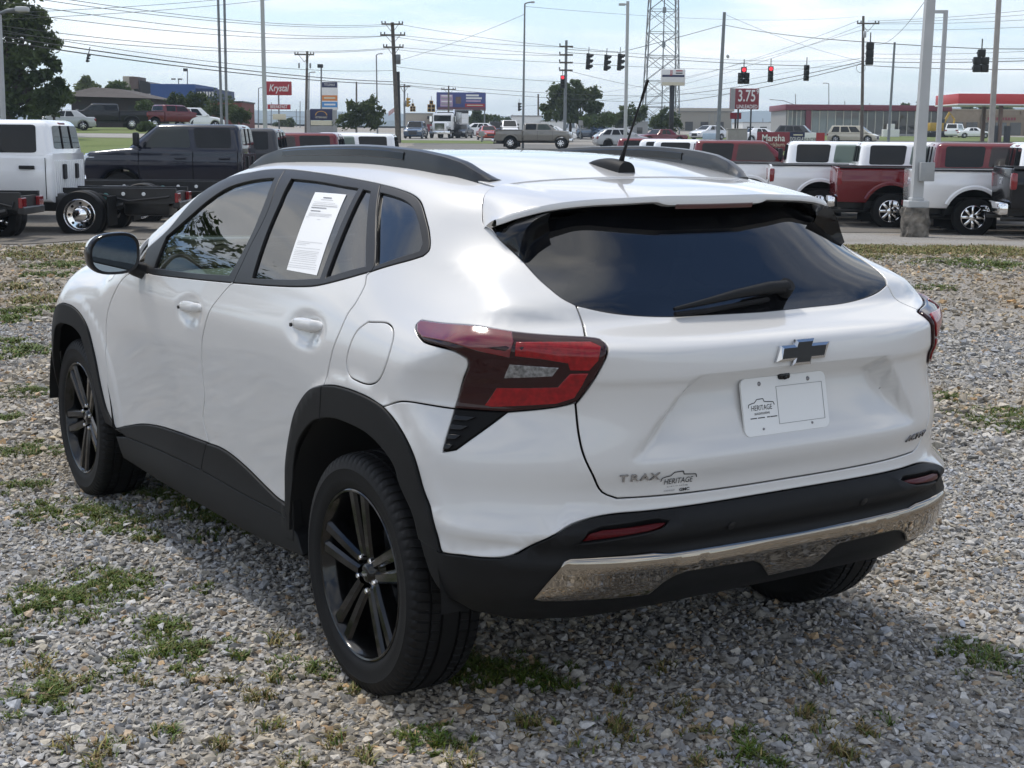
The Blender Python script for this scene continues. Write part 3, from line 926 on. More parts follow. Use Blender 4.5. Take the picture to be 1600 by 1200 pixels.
# rear bumper cover: painted part and black part
BT = T['BUMPTOP']
btm = at_mid(BT)
VN = T['VENT']
cov = np.vstack([dens(T['SEAM']), dens([VN[0], VN[3]], curve=False), dens([VN[3], VN[2]], curve=False), dens([VN[2], VN[1]], curve=False), dens(LT[11:8:-1]), dens(T['TGLOW'][:6]), dens(at_mid(T['TGLOW'])[5:]),
                 dens(btm[::-1]), dens(T['RAOUT2'][:3:-1])])
i_mid = [i for i, q in enumerate(cov) if abs(q[0] - SM) < 1e-6]
a_ = cov[:i_mid[0] + 1]
b_ = cov[i_mid[-1]:]
bcov = loop(('line', np.vstack([b_, a_])), ('line', sym(np.vstack([b_, a_]))[1:-1]))
panel('bumper_cover', bcov, PAINT, h=.03)
bf = T['BUMPFRONT']
bb_ = at_mid(T['BUMPBOT'])
blk_half = np.vstack([dens(btm[::-1]), dens([T['RAOUT2'][-1], bf[0]], curve=False), dens(bf), dens(bb_)])
blk = loop(('line', blk_half), ('line', sym(blk_half)))
chh = np.vstack([dens(at_mid(np.vstack([T['CHRTOP'], [[SM + .01, T['CHRTOP'][-1, 1]]]]))[::-1][:-1], curve=False), dens(T['CHRBOT'][:-1], curve=False), [[SM, T['CHRBOT'][-1, 1]]]])
chrp = loop(('line', chh), ('line', sym(chh)))
rfl = loop(('line', np.vstack([T['REFL'], T['REFL'][:1]])))
rfl_m = loop(('line', sym(np.vstack([T['REFL'], T['REFL'][:1]]))))
bumper = panel('rear_bumper', blk, CLAD, off=.003, gap=.0015, holes=[inset(rfl if area(rfl) > 0 else rfl[::-1], -.003), inset(rfl_m if area(rfl_m) > 0 else rfl_m[::-1], -.003)], h=.026, depth=.02)
panel('skid_trim', chrp, CHROMED, off=.011, gap=.001, edge=.004, depth=.012, parent=bumper, h=.02)
REDREF = mat('dark_red_reflector', (.060, .002, .004), rough=.3, var=.25, vscale=180, spec=.2)
for r_ in (rfl, rfl_m):
    panel('reflector', r_, REDREF, off=-.002, gap=.000, depth=.012, parent=bumper, h=.02)

# wheel-arch and sill cladding
ra1 = T['RAOUT1']
rin = T['RAIN']
kx = int(np.argmin(np.abs(rin[:, 0] - T['RDCLAD'][1, 0])))
arch1 = loop(ra1, T['RDCLAD'], rin[kx::-1], ('line', [rin[0], [rin[0, 0] - .005, T['SILLBOT'][-1, 1] - .005], [ra1[0, 0], T['SILLBOT'][-2, 1]], ra1[0]]))
arch2 = loop(T['RAOUT2'], ('line', [T['RAOUT2'][-1], bf[0]]), np.vstack([[bf[0]], [[(bf[0, 0] + rin[-1, 0]) / 2 + .012, (bf[0, 1] + rin[-1, 1]) / 2]], rin[:kx - 1:-1]]), T['RDCLAD'][::-1])
for q in (arch1, arch2):
    panel('arch_cladding', q, CLAD, off=.007, gap=.001, edge=.004, depth=.03, mirror=True, h=.025)
arch3 = loop(fao, ('line', [fao[-1], fai[-1]]), fai[::-1], ('line', [fai[0], fao[0]]))
panel('arch_cladding', arch3, CLAD, off=.007, gap=.001, edge=.004, depth=.03, mirror=True, h=.025)
SB = T['SILLBOT']
sbf = np.array([[-2.23, SB[0, 1]], [-2.05, SB[1, 1] - .02], [-1.24, SB[3, 1] - .012]])
crease = np.array([[-2.10, SB[1, 1] + .045], [-1.70, SB[2, 1] + .055], [-1.24, T['BDCLAD'][-1, 1]]])
creaser = np.array([[-1.24, T['BDCLAD'][-1, 1]], [-.86, SB[4, 1] + .05], [-.51, SB[6, 1] + .055]])
sf = loop(T['SILLF'], T['BDCLAD'], crease[::-1], ('line', [crease[0], T['SILLF'][0]]))
sr = loop(T['SILLR'], ('line', [T['SILLR'][-1], creaser[-1]]), creaser[::-1], T['BDCLAD'][::-1])
panel('front_door_cladding', sf, CLAD, off=.008, gap=.0012, edge=.004, depth=.02, mirror=True)
panel('rear_door_cladding', sr, CLAD, off=.008, gap=.0012, edge=.004, depth=.02, mirror=True)
rock = loop(crease, creaser[0:], ('line', [creaser[-1], [-.44, SB[6, 1] + .02], [-.40, SB[7, 1] - .03]]), np.array([[-.40, SB[7, 1] - .03], [-.8, SB[5, 1] - .045], [-1.24, SB[3, 1] - .045], [-1.7, SB[2, 1] - .045], [-2.16, SB[1, 1] - .035]]), ('line', [[-2.16, SB[1, 1] - .035], [-2.23, SB[0, 1]], crease[0]]))
panel('rocker_cladding', rock, CLAD, off=.005, gap=.0012, edge=.004, depth=.05, mirror=True)

# tail lamps
LAMPD = mat('smoked_red_lens', (.018, .0008, .002), rough=.06, var=.15, vscale=9, coat=.0, spec=.5)
LAMPR = mat('red_lens', (.22, .003, .006), rough=.16, var=.28, vscale=70, coat=.4, coatr=.01, spec=.3)
LAMPM = mat('deep_red_lens', (.13, .004, .010), rough=.10, var=.15, vscale=30, coat=1.0, coatr=.01)
LAMPC = mat('clear_reverse_lens', (.20, .205, .215), rough=.12, metal=.5, var=.6, vscale=110, coat=1.0, coatr=.01)
lampo = loop(LT[1:5], LT[4:7], LT[6:10], LT[9:12], LT[11:13], LT[12:16], LT[15:18], [LT[17], LT[18], LT[0], LT[1]])
lamps = panel('taillight', lampo, LAMPD, off=.007, gap=.002, edge=.006, depth=.03, mirror=True, h=.02, crown=.003)
for k, m_ in (('LRED1', LAMPM), ('LRED2', LAMPR), ('LRED3', LAMPR), ('LREV', LAMPC)):
    q = loop(('line', np.vstack([T[k], T[k][:1]])))
    nm = 'reverse_lens' if k == 'LREV' else 'red_lens'
    o1, o2 = panel(nm, q, m_, off=.0112 if k != 'LREV' else .0105, gap=.0, edge=.0022, depth=.006, mirror=True, h=.015, parent=lamps[0])
    o2.parent = lamps[1]
vo1, vo2 = panel('corner_vent', loop(('line', np.vstack([VN, VN[:1]]))), mat('vent_black', (.004, .004, .0045), rough=.5, var=.1, spec=.15), off=.002, gap=.001, edge=.003, depth=.02, mirror=True, h=.02)
for k in range(4):
    u = .16 + .22 * k
    c0 = VN[0] * (1 - u) + VN[3] * u
    w_ = (.62 - .50 * u)
    c1 = c0 + (VN[1] - VN[0]) * w_ * .85
    dv_ = (VN[3] - VN[0]) * .10
    q = loop(('line', [c0 + (c1 - c0) * .14, c1, c0 + (c1 - c0) * .7 + dv_, c0 + (c1 - c0) * .10 + dv_ * 1.1, c0 + (c1 - c0) * .14]), step=.006)
    a1, a2 = panel('vent_fin', q, GLOSSB, off=.008, gap=.0, edge=.001, depth=.008, mirror=True, h=.02, parent=vo1)
    a2.parent = vo2


# spoiler: roof extension with a lip, dark underside and side fins
def spoiler():
    ys = np.concatenate([np.linspace(-.612, -.46, 14), np.linspace(-.44, .44, 45), np.linspace(.46, .612, 14)])
    ay = np.abs(ys)
    xe = np.interp(ay, [0, .14, .19, .30, .40, .50, .55, .60, .612], [-.452, -.452, -.446, -.425, -.388, -.362, -.338, -.287, -.262])
    xs = np.interp(ay, [0, .25, .40, .47, .51, .56, .59, .605, .612], [-.112, -.105, -.096, -.093, -.101, -.132, -.172, -.200, -.215])
    k_ = np.ones(5) / 5
    xe = np.convolve(np.pad(xe, 2, 'edge'), k_, 'valid')
    zo = np.array([car_top([a], [b])[0][2] for a, b in zip(xs, ay)]) + .0005
    z0 = np.where(ay < .45, Rt(xs, ay) - .003, np.where(ay < .605, zo, np.minimum(zo, 1.352)))
    zl = np.interp(ay, [0, .2, .40, .50, .55, .60, .612], [1.427, 1.428, 1.419, 1.407, 1.394, 1.373, 1.358])
    zl = np.convolve(np.pad(zl, 2, 'edge'), k_, 'valid')
    nv = 14
    V, Nn, Fc = [], [], []
    def z_(x, y):
        t = np.clip((x - xs) / (xe - xs), 0, 1)
        return z0 * (1 - t) + zl * t + 4 * t * (1 - t) * .004
    for j in range(nv):
        t = j / (nv - 1)
        x = xs + (xe - xs) * t
        z = z_(x, ys)
        V.append(np.stack([x, ys, z], 1))
    notch = .009 * (1 - sst(.165, .205, ay))
    lip = V[-1].copy()
    l1 = lip + np.array([-.004, 0, -.006]); l1[:, 2] -= notch * .5
    l2 = lip + np.array([-.003, 0, -.016]); l2[:, 2] -= notch
    l3 = lip + np.array([.012, 0, -.021]); l3[:, 2] -= notch
    V += [l1, l2, l3]
    P = np.vstack(V)
    n = len(ys)
    for j in range(nv + 2):
        for i in range(n - 1):
            Fc.append((j * n + i, (j + 1) * n + i, (j + 1) * n + i + 1, j * n + i + 1))
    # closing skirt along the front seam
    fr = V[0] + np.array([0, 0, -.02])
    b = len(P)
    P = np.vstack([P, fr])
    for i in range(n - 1):
        Fc.append((i, i + 1, b + i + 1, b + i))
    Fc = [f[::-1] for f in Fc]
    sp = mesh_obj('spoiler', P, Fc, PAINT, car, True, None, 40)
    # underside: black, running from the lip forward to the glass
    U = [l3 + np.array([.001, 0, .002])]
    for t in (.35, .7, 1.0):
        x = l3[:, 0] * (1 - t) + (xs - .03) * t
        gz = np.array([np.interp(xx, [-.66, -.505, -.323, -.14], [1.117, 1.20, 1.30, 1.40]) for xx in x])
        z = l3[:, 2] * (1 - t) + np.minimum(gz - .002, z_(x, ys) - .02) * t
        U.append(np.stack([x, ys * (1 - .03 * t), z], 1))
    P2 = np.vstack(U)
    F2 = [(j * n + i, j * n + i + 1, (j + 1) * n + i + 1, (j + 1) * n + i) for j in range(3) for i in range(n - 1)]
    mesh_obj('spoiler_underside', P2, F2, GLOSSB, sp, True)
    # brake lamp strip under the centre of the lip
    m = ay < .15
    bl = l2[m]
    q = np.vstack([bl + np.array([.004, 0, .010]), bl + np.array([-.0005, 0, .0015]), bl + np.array([.004, 0, -.011])])
    k = m.sum()
    mesh_obj('brake_light', q, [(a * k + i, (a + 1) * k + i, (a + 1) * k + i + 1, a * k + i + 1) for a in range(2) for i in range(k - 1)], mat('brake_lens', (.05, .002, .004), rough=.15, var=.2, vscale=80, coat=1), sp, True)
    return sp


sp = spoiler()
# side fins that carry the spoiler ends down to the glass
gq = wrap(dens(gs[3:], .012, False)[:, 0], dens(gs[3:], .012, False)[:, 1])
for sg in (1, -1):
    V, Fc = [], []
    m = len(gq)
    inn = np.array([(-.370, .600, 1.272), (-.362, .585, 1.315), (-.362, .572, 1.345), (-.368, .548, 1.368), (-.378, .505, 1.386)])
    for i, p in enumerate(gq):
        t = i / (m - 1)
        q = np.array([np.interp(t, [0, .3, .55, .8, 1], inn[:, k]) for k in range(3)])
        mid = (p + q) / 2 + np.array([-.010, .010, .006]) * min(1, t * 2)
        e_ = solve(np.array([[q[0] + .03 * t, q[1] - .02, .9]]), np.array([[0, 0, 1.]]), 0, .6)[0]
        e_[2] -= .012
        V += [p + np.array([0, .002, .003]), mid, q, q * .6 + e_ * .4 + np.array([.012, 0, 0]) * t, e_]
    for i in range(m - 1):
        for k in range(4):
            Fc.append((i * 5 + k, i * 5 + k + 1, (i + 1) * 5 + k + 1, (i + 1) * 5 + k))
    V = np.array(V) * np.array([1, sg, 1])
    mesh_obj('spoiler_fin', V, Fc if sg < 0 else [f[::-1] for f in Fc], GLOSSB, sp, True, None, 60)

# front fascia (turned away from the viewer): wrap about the nose
def nose():
    th = np.linspace(0, PI, 61)
    vs = np.linspace(-.42, .33, 26)
    P = []
    for v in vs:
        e = v / VK
        o = np.stack([0 * th + 3.15 - .0, .25 * np.sign(np.cos(th)) * np.minimum(1, np.abs(np.cos(th)) * 2), 0 * th + ZO], 1)
        d = np.stack([np.sin(th) * math.cos(e), np.cos(th) * math.cos(e), 0 * th + math.sin(e)], 1)
        P.append(solve(o, d, 0, 1.2))
    P = np.vstack(P)
    n = len(th)
    Fc = [(j * n + i, j * n + i + 1, (j + 1) * n + i + 1, (j + 1) * n + i) for j in range(len(vs) - 1) for i in range(n - 1)]
    N = grad(P)
    Fw, Fb = [], []
    for f in Fc:
        c_ = P[list(f)].mean(0)
        (Fb if (abs(c_[1]) < .62 and .33 < c_[2] < .72) or c_[2] < .34 else Fw).append(f[::-1])
    mesh_obj('front_bumper', P, Fw, PAINT, car, True, N)
    mesh_obj('front_grille', P - N * .01, Fb, CLAD, car, True, N)
    for sg in (1, -1):
        y = np.linspace(.38, .78, 12)
        Q = []
        for zz in (.885, .915, .945):
            o = np.stack([0 * y + 2.9, y * sg, 0 * y + zz], 1)
            Q.append(solve(o, np.tile([1., 0, 0], (len(y), 1)), 0, 1) + np.array([.006, .004 * sg, 0]))
        Q = np.vstack(Q)
        k = len(y)
        mesh_obj('headlight', Q, [(a * k + i, a * k + i + 1, (a + 1) * k + i + 1, (a + 1) * k + i)[::sg] for a in range(2) for i in range(k - 1)], GLOSSB, car, True)


nose()

# inner shell, wheel wells, floor, cabin
def inner():
    s_ = np.concatenate([np.arange(-3.1, -.2, .05), np.arange(-.2, SM, .04)])
    v_ = np.linspace(-.40, .22, 15)
    S_, V_ = np.meshgrid(s_, v_)
    P, N = lift_wrap(np.stack([S_.ravel(), V_.ravel()], 1))
    P = P - N * .032
    n = len(s_)
    Fc = []
    for j in range(len(v_) - 1):
        for i in range(n - 1):
            f = (j * n + i, j * n + i + 1, (j + 1) * n + i + 1, (j + 1) * n + i)
            c_ = P[list(f)].mean(0)
            if all(math.hypot(c_[0] - a, c_[2] - b) > .505 for a, b in ARCHES):
                Fc.append(f)
    k = len(P)
    P2 = np.vstack([P, P * np.array([1, -1, 1])])
    Fc += [tuple(q + k for q in f[::-1]) for f in Fc]
    mesh_obj('inner_shell', P2, Fc, DARK, car, True)
    for ax, az in ARCHES:
        for sg in (1, -1):
            V, Fq = [], []
            A_ = np.linspace(.02, PI - .02, 30)
            for a in A_:
                for yy in (.895, .60, .50):
                    r = .475 if yy > .55 else .44
                    V.append((ax + r * math.cos(a), sg * yy, az + .0 + r * math.sin(a) * (1.0 if a else 1)))
            for i in range(len(A_) - 1):
                for q in range(2):
                    Fq.append((i * 3 + q, i * 3 + q + 1, (i + 1) * 3 + q + 1, (i + 1) * 3 + q))
            V.append((ax, sg * .50, az))
            for i in range(len(A_) - 1):
                Fq.append((i * 3 + 2, (i + 1) * 3 + 2, len(V) - 1))
            mesh_obj('wheel_well', V, Fq, DARK, car, True)
    m = MB().box(.46, 2.25, -.80, .80, .24, .28)
    m.box(-.5, .46, -.55, .55, .36, .40)
    m.box(2.25, 3.3, -.55, .55, .26, .30)
    m.build('underbody', DARK, car)
    m = MB()
    m.bbox(1.72, 2.15, -.74, .74, .78, 1.04, .06)
    m.build('dashboard', LTGREY, car, sharp=40)
    M_ = Matrix.Translation((1.62, .38, 1.00)) @ Matrix.Rotation(math.radians(-66), 4, 'Y')
    m = MB().lathe([(.165 + .014 * math.cos(a), .014 * math.sin(a)) for a in np.linspace(0, 2 * PI, 9)[:-1]], 36, M_, close=True)
    m.bbox(-.02, .02, -.16, .16, -.012, .012, .008, M_)
    m.bbox(-.16, .02, -.025, .025, -.012, .012, .008, M_)
    m.lathe([(.0, .03), (.055, .028), (.06, .0), (0, -.02)], 18, M_)
    m.build('steering_wheel', LTGREY, car, sharp=50)
    for x0, ys in ((.98, (.38, -.38)), (.12, (.38, 0, -.38))):
        for yy in ys:
            m = MB()
            w_ = .25 if len(ys) == 2 else .20
            m.bbox(x0 - .05, x0 + .48, yy - w_, yy + w_, .42, .58, .05)
            Mt = Matrix.Translation((x0, yy, .55)) @ Matrix.Rotation(math.radians(-17), 4, 'Y')
            m.bbox(-.08, .06, -w_ * .95, w_ * .95, 0, .58, .05, Mt)
            m.bbox(-.06, .04, -.13, .13, .61, .80, .04, Mt)
            m.build('seat', SEATM, car, sharp=45)
    MB().box(-.42, .0, -.6, .6, .55, .85).build('cargo_floor', DARK, car)


inner()


# --- mirrors
def mirror_unit(sg):
    M_ = Matrix.Translation((1.80, sg * .995, 1.135)) @ Matrix.Rotation(sg * math.radians(6), 4, 'Z')
    prof = []
    for k in range(36):
        a = 2 * PI * k / 36
        c_, s_ = math.cos(a), math.sin(a)
        y = .098 * (abs(c_) ** .72) * (1 if c_ > 0 else -1)
        z = .072 * (abs(s_) ** .78) * (1 if s_ > 0 else -1)
        z += .022 * (-c_ * sg * sg) * -1 * 0 + (.018 * (.5 - .5 * c_) if s_ > 0 else -.0)
        prof.append((y * sg, z))
    rows = [(-.000, 1.0), (.006, 1.03), (.03, 1.03), (.06, .98), (.09, .84), (.112, .58), (.122, .2)]
    V, Fw, Fb = [], [], []
    for dx, k in rows:
        for y, z in prof:
            V.append(M_ @ Vector((dx, y * k, z * k)))
    n = len(prof)
    for j in range(len(rows) - 1):
        for i in range(n):
            i2 = (i + 1) % n
            f = (j * n + i, j * n + i2, (j + 1) * n + i2, (j + 1) * n + i)
            zz = (prof[i][1] + prof[i2][1]) / 2
            (Fw if zz > .03 and j > 1 else Fb).append(f if sg > 0 else f[::-1])
    top_ = tuple((len(rows) - 1) * n + i for i in range(n))
    Fb.append(top_ if sg > 0 else top_[::-1])
    root = mesh_obj('door_mirror', V, Fb, GLOSSB, car, True, None, 60)
    mesh_obj('mirror_cap', V, Fw, PAINT, root, True, None, 60)
    g = [M_ @ Vector((.004, y * .90, z * .88)) for y, z in prof]
    rim = [M_ @ Vector((.0, y, z)) for y, z in prof] + [M_ @ Vector((.004, y * .90, z * .88)) for y, z in prof]
    Fr_ = [(i, (i + 1) % n, n + (i + 1) % n, n + i) for i in range(n)]
    mesh_obj('mirror_bezel', rim, Fr_ if sg < 0 else [f[::-1] for f in Fr_], TRIM, root, True)
    mesh_obj('mirror_glass', g, [tuple(range(n)) if sg < 0 else tuple(range(n))[::-1]], mat('mirror_silver', (.30, .36, .40), rough=.02, metal=1, var=.01), root)
    m = MB()
    m.tube([(1.86, sg * .86, 1.062), (1.86, sg * .90, 1.075), (1.84, sg * .945, 1.10)], [.035, .03, .028], 10)
    m.build('mirror_arm', TRIM, root, sharp=60)


mirror_unit(1)
mirror_unit(-1)

# --- door handles
for (hx, hz), dr in zip(HANDLES, (fdo, rdo)):
    for sg, d_ in ((1, dr[0]), (-1, dr[1])):
        xs_ = np.linspace(-.112, .108, 15)
        V, Fc = [], []
        n = 12
        for i, dx in enumerate(xs_):
            t = i / 14
            x = hx - dx
            z = hz + .012 + .012 * (t - .5)
            y0 = float(_W0(np.array([x]), np.array([z]))[0])
            k = max(.25, math.sin(PI * (.04 + .92 * t)) ** .45)
            for q in range(n):
                a = 2 * PI * q / n
                V.append((x, sg * (y0 - .004 + .012 * k * math.sin(a) + (.006 if 2 < i < 12 else -.004)), z + .021 * k * math.cos(a)))
        for i in range(14):
            for q in range(n):
                f = (i * n + q, i * n + (q + 1) % n, (i + 1) * n + (q + 1) % n, (i + 1) * n + q)
                Fc.append(f if sg > 0 else f[::-1])
        Fc += [tuple(range(n))[::-sg], tuple(14 * n + q for q in range(n))[::sg]]
        hd = mesh_obj('door_handle', V, Fc, PAINT, d_, True, None, 60)
        y0 = float(_W0(np.array([hx + .085]), np.array([hz]))[0])
        MB().lathe([(0, .0), (.006, .0), (.006, -.006)], 10, Matrix.Translation((hx + .08, sg * (y0 + .012), hz + .004)) @ Matrix.Rotation(-sg * PI / 2, 4, 'X')).build('key_cover', TRIM, hd)

# --- roof rails
for sg in (1, -1):
    xs_ = np.concatenate([np.linspace(1.39, 1.15, 10), np.linspace(1.1, .25, 18), np.linspace(.2, -.045, 14)])
    yr = np.interp(xs_, [-.05, 0, .15, .4, .7, 1.0, 1.2, 1.39], [.466, .490, .522, .548, .566, .574, .580, .600])
    hgt = np.interp(xs_, [-.045, .0, .06, .14, .25, .6, 1.0, 1.18, 1.30, 1.37, 1.39], [.004, .022, .042, .052, .054, .052, .047, .042, .030, .010, .003])
    base = car_top(xs_, yr)[:, 2]
    sec = [(-.022, -.012), (-.021, .55), (-.012, .96), (.004, 1.0), (.016, .90), (.021, .50), (.023, -.012)]
    V = []
    for i, x in enumerate(xs_):
        for dy, k in sec:
            V.append((x, sg * (yr[i] + dy), base[i] + (hgt[i] * k if k > 0 else k)))
    n = len(sec)
    Fc = [(i * n + q, i * n + q + 1, (i + 1) * n + q + 1, (i + 1) * n + q)[::sg] for i in range(len(xs_) - 1) for q in range(n - 1)]
    Fc += [tuple(range(n))[::-sg], tuple((len(xs_) - 1) * n + q for q in range(n))[::sg]]
    rail = mesh_obj('roof_rail', V, Fc, mat('rail_black', (.020, .0205, .022), rough=.30, var=.06, coat=.2), car, True, None, 32)
    # raised side insert
    xi = np.linspace(1.14, .33, 16)
    yi = np.interp(xi, xs_[::-1], yr[::-1])
    bi = np.interp(xi, xs_[::-1], base[::-1])
    hi_ = np.interp(xi, xs_[::-1], hgt[::-1])
    for side in (1, -1):
        V = []
        for i, x in enumerate(xi):
            for k, dy in ((.30, .0235), (.34, .0250), (.72, .0222), (.76, .0195)):
                V.append((x, sg * (yi[i] + side * dy * (1 if side > 0 else .98)), bi[i] + hi_[i] * k))
        Fc = [(i * 4 + q, i * 4 + q + 1, (i + 1) * 4 + q + 1, (i + 1) * 4 + q)[::sg * side] for i in range(15) for q in range(3)]
        mesh_obj('rail_insert', V, Fc, GLOSSB, rail, True, None, 40)

# --- roof antenna
m = MB()
xa = np.linspace(.135, -.045, 12)
V, n = [], 10
for i, x in enumerate(xa):
    t = i / 11
    zb = car_top([x], [0.])[0][2] - .003
    hh = .006 + .030 * math.sin(min(1, t * 1.25) * PI / 2) ** .8
    ww = .010 + .022 * math.sin(min(1, .15 + t) * PI / 2)
    for q in range(n + 1):
        a = PI * q / n
        V.append((x, ww * math.cos(a), zb + hh * math.sin(a) ** .8))
Fc = [(i * (n + 1) + q, (i + 1) * (n + 1) + q, (i + 1) * (n + 1) + q + 1, i * (n + 1) + q + 1) for i in range(11) for q in range(n)]
Fc += [tuple(range(n + 1)), tuple(11 * (n + 1) + q for q in range(n + 1))[::-1]]
ant = mesh_obj('antenna', V, [f[::-1] for f in Fc], CLAD, car, True, None, 50)
zb = car_top([-.02], [0.])[0][2]
MB().tube([(-.012, 0, zb + .02), (-.022, 0, zb + .045), (-.045, 0, zb + .09), (-.110, 0, zb + .215)], [.0095, .0075, .0034, .0030], 10).tube([(-.110, 0, zb + .215), (-.137, 0, zb + .268)], [.0044, .0046], 10).build('antenna_mast', CLAD, ant, sharp=50)

# --- rear wiper
def on_glass(x, y, up):
    p = solve(np.array([[x, y, .8]]), np.array([[0, 0, 1.]]), 0, .8)
    g = grad(p)
    return p[0] + g[0] * up


WIPL = [(-.613, -.115), (-.616, -.04), (-.624, .08), (-.633, .19), (-.641, .30)]
m = MB()
line = WIPL
pts = [on_glass(a, b, u) for (a, b), u in zip(line, (.022, .028, .027, .023, .018))]
V, rad = [], (.019, .017, .013, .009, .005)
m.tube(pts, list(rad), 8)
m.tube([on_glass(*WIPL[0], .002), on_glass(*WIPL[0], .034)], [.026, .022], 14)
wip = m.build('rear_wiper', CLAD, rglass, sharp=60)
m = MB()
m.tube([on_glass(max(a - .016, -.652), b, .010) for a, b in WIPL[1:]], .007, 6)
m.build('wiper_blade', RUBBER, rglass)

# --- price paper in the rear door window
pq = T['PAPER']
pp = loop(('line', np.vstack([pq, pq[:1]])))
paper = panel('window_sticker', pp, PAPERM, off=-.0055, gap=0, edge=.0003, depth=.001, h=.05)
e0, e1 = pq[0], pq[1]
e3 = pq[3]
rows = [(.055, .35, .62, .012), (.085, .30, .70, .004), (.12, .12, .80, .003), (.14, .1, .9, .003), (.16, .1, .92, .006), (.185, .1, .6, .010), (.225, .12, .45, .010), (.26, .1, .85, .003), (.275, .1, .85, .003), (.29, .1, .8, .003), (.31, .05, .15, .003), (.33, .45, .55, .003),
        (.62, .08, .9, .003), (.64, .08, .5, .003), (.66, .08, .4, .003), (.70, .08, .9, .003), (.735, .08, .9, .003), (.755, .08, .9, .003), (.775, .08, .85, .003), (.795, .08, .9, .003), (.82, .08, .9, .003), (.845, .08, .9, .003), (.87, .08, .9, .003), (.9, .02, .96, .003), (.93, .02, .97, .003), (.955, .02, .97, .003)]
for t, u0, u1, hgt in rows:
    V, k = [], 8
    for i in range(k + 1):
        u = u0 + (u1 - u0) * i / k
        V += [e0 + (e1 - e0) * u + (e3 - e0) * t, e0 + (e1 - e0) * u + (e3 - e0) * (t + hgt * .8)]
    P_, N_ = lift_wrap(np.array(V))
    mesh_obj('print_line', P_ - N_ * .0045, [(i * 2, i * 2 + 1, i * 2 + 3, i * 2 + 2) for i in range(k)], PRINT, paper)

# --- licence plate, camera, emblem, badges
pt = .2055
Mp = frame_at((-.7665, 0, .886), (0, -1, 0), (math.sin(pt), 0, math.cos(pt)))


def rrect(w_, h_, r, n=6):
    o_ = []
    for cx, cy, a0 in ((w_ / 2 - r, h_ / 2 - r, 0), (-w_ / 2 + r, h_ / 2 - r, PI / 2), (-w_ / 2 + r, -h_ / 2 + r, PI), (w_ / 2 - r, -h_ / 2 + r, 1.5 * PI)):
        o_ += [(cx + r * math.cos(a0 + PI / 2 * k / n), cy + r * math.sin(a0 + PI / 2 * k / n)) for k in range(n + 1)]
    return o_


plate = MB().prism(rrect(.305, .153, .018), -.006, 0, Mp).build('licence_plate', WHITEP, tail)
for x, y, r in ((-.088, .060, .0062), (.088, .060, .0062), (-.088, -.060, .0036), (.088, -.060, .0036)):
    MB().lathe([(0, .004), (r * .6, .0035), (r, .0)], 14, Mp @ Matrix.Translation((x, y, 0))).build('plate_screw', mat('steel_screw', (.25, .25, .26), rough=.3, metal=1), plate, smooth=True)
fr_ = MB()
for a, b in (((-.030, .048), (.137, .048)), ((-.030, -.052), (.137, -.052)), ((-.030, -.052), (-.030, .048)), ((.137, -.052), (.137, .048))):
    x0, x1 = min(a[0], b[0]) - .0005, max(a[0], b[0]) + .0005
    y0, y1 = min(a[1], b[1]) - .0005, max(a[1], b[1]) + .0005
    fr_.box(x0, x1, y0, y1, .0002, .0008, Mp)
fr_.build('plate_outline', PRINT, plate)


def dealer_mark(M, k, parent):
    """car outline over the words, as on the plate and on the tailgate"""
    ol = [(-.050, -.001), (-.048, .008), (-.036, .011), (-.026, .012), (-.016, .021), (.008, .022), (.012, .013), (.034, .011), (.046, .010), (.050, .001)]
    m_ = MB()
    for (a, b), (c_, d_) in zip(ol[:-1], ol[1:]):
        L_ = math.hypot(c_ - a, d_ - b)
        nx, ny = -(d_ - b) / L_ * .0011, (c_ - a) / L_ * .0011
        m_.prism([(x * k, y * k) for x, y in ((a - nx, b - ny), (c_ - nx, d_ - ny), (c_ + nx, d_ + ny), (a + nx, b + ny))], 0, .0004, M)
    m_.build('dealer_outline', BLACKP, parent)
    text_mesh('dealer_lettering', 'HERITAGE', .0215 * k, BLACKP, M @ Matrix.Translation((0, -.004 * k, .0002)), parent, squash=.82)
    text_mesh('dealer_lettering', 'automotive', .0135 * k, BLACKP, M @ Matrix.Translation((0, -.019 * k, .0002)), parent, squash=.95)


dealer_mark(Mp @ Matrix.Translation((-.088, .0, .0006)), .92, plate)
fr_ = MB()
for i, (x0, x1) in enumerate(((-.130, -.108), (-.104, -.080), (-.072, -.062), (-.060, -.036))):
    fr_.box(x0, x1, -.031, -.0285, .0003, .0008, Mp)
fr_.build('plate_small_print', BLACKP, plate)
cm = solve(np.array([[-.2, 0, .962]]), np.array([[-1., 0, 0]]), 0, 1)[0]
MB().bbox(cm[0] - .018, cm[0] + .02, -.020, .020, .950, .968, .006).lathe([(0, .006), (.005, .005), (.007, 0)], 12, frame_at((cm[0] - .016, 0, .956), (0, -1, 0), (0, 0, 1))).build('reversing_camera', GLOSSB, tail, sharp=40)
# bow-tie emblem
em = solve(np.array([[-.2, 0, 1.032]]), np.array([[-1., 0, 0]]), 0, 1)
gn = grad(em)[0]
Me = frame_at(em[0] + gn * .004, (0, -1, 0), (gn[2], 0, -gn[0]))
bow = [(-.098, -.021), (-.036, -.021), (-.042, -.0345), (.024, -.0345), (.030, -.021), (.078, -.021), (.098, .021), (.036, .021), (.042, .0345), (-.024, .0345), (-.030, .021), (-.078, .021)]
bin_ = [(-.079, -.0135), (-.027, -.0135), (-.033, -.0265), (.019, -.0265), (.025, -.0135), (.071, -.0135), (.081, .0135), (.027, .0135), (.033, .0265), (-.019, .0265), (-.025, .0135), (-.071, .0135)]
n = len(bow)
V = [Me @ Vector((x, y, -.004)) for x, y in bow] + [Me @ Vector((x * .985, y * .975, .004)) for x, y in bow] + [Me @ Vector((x * 1.0, y, .0085)) for x, y in bin_]
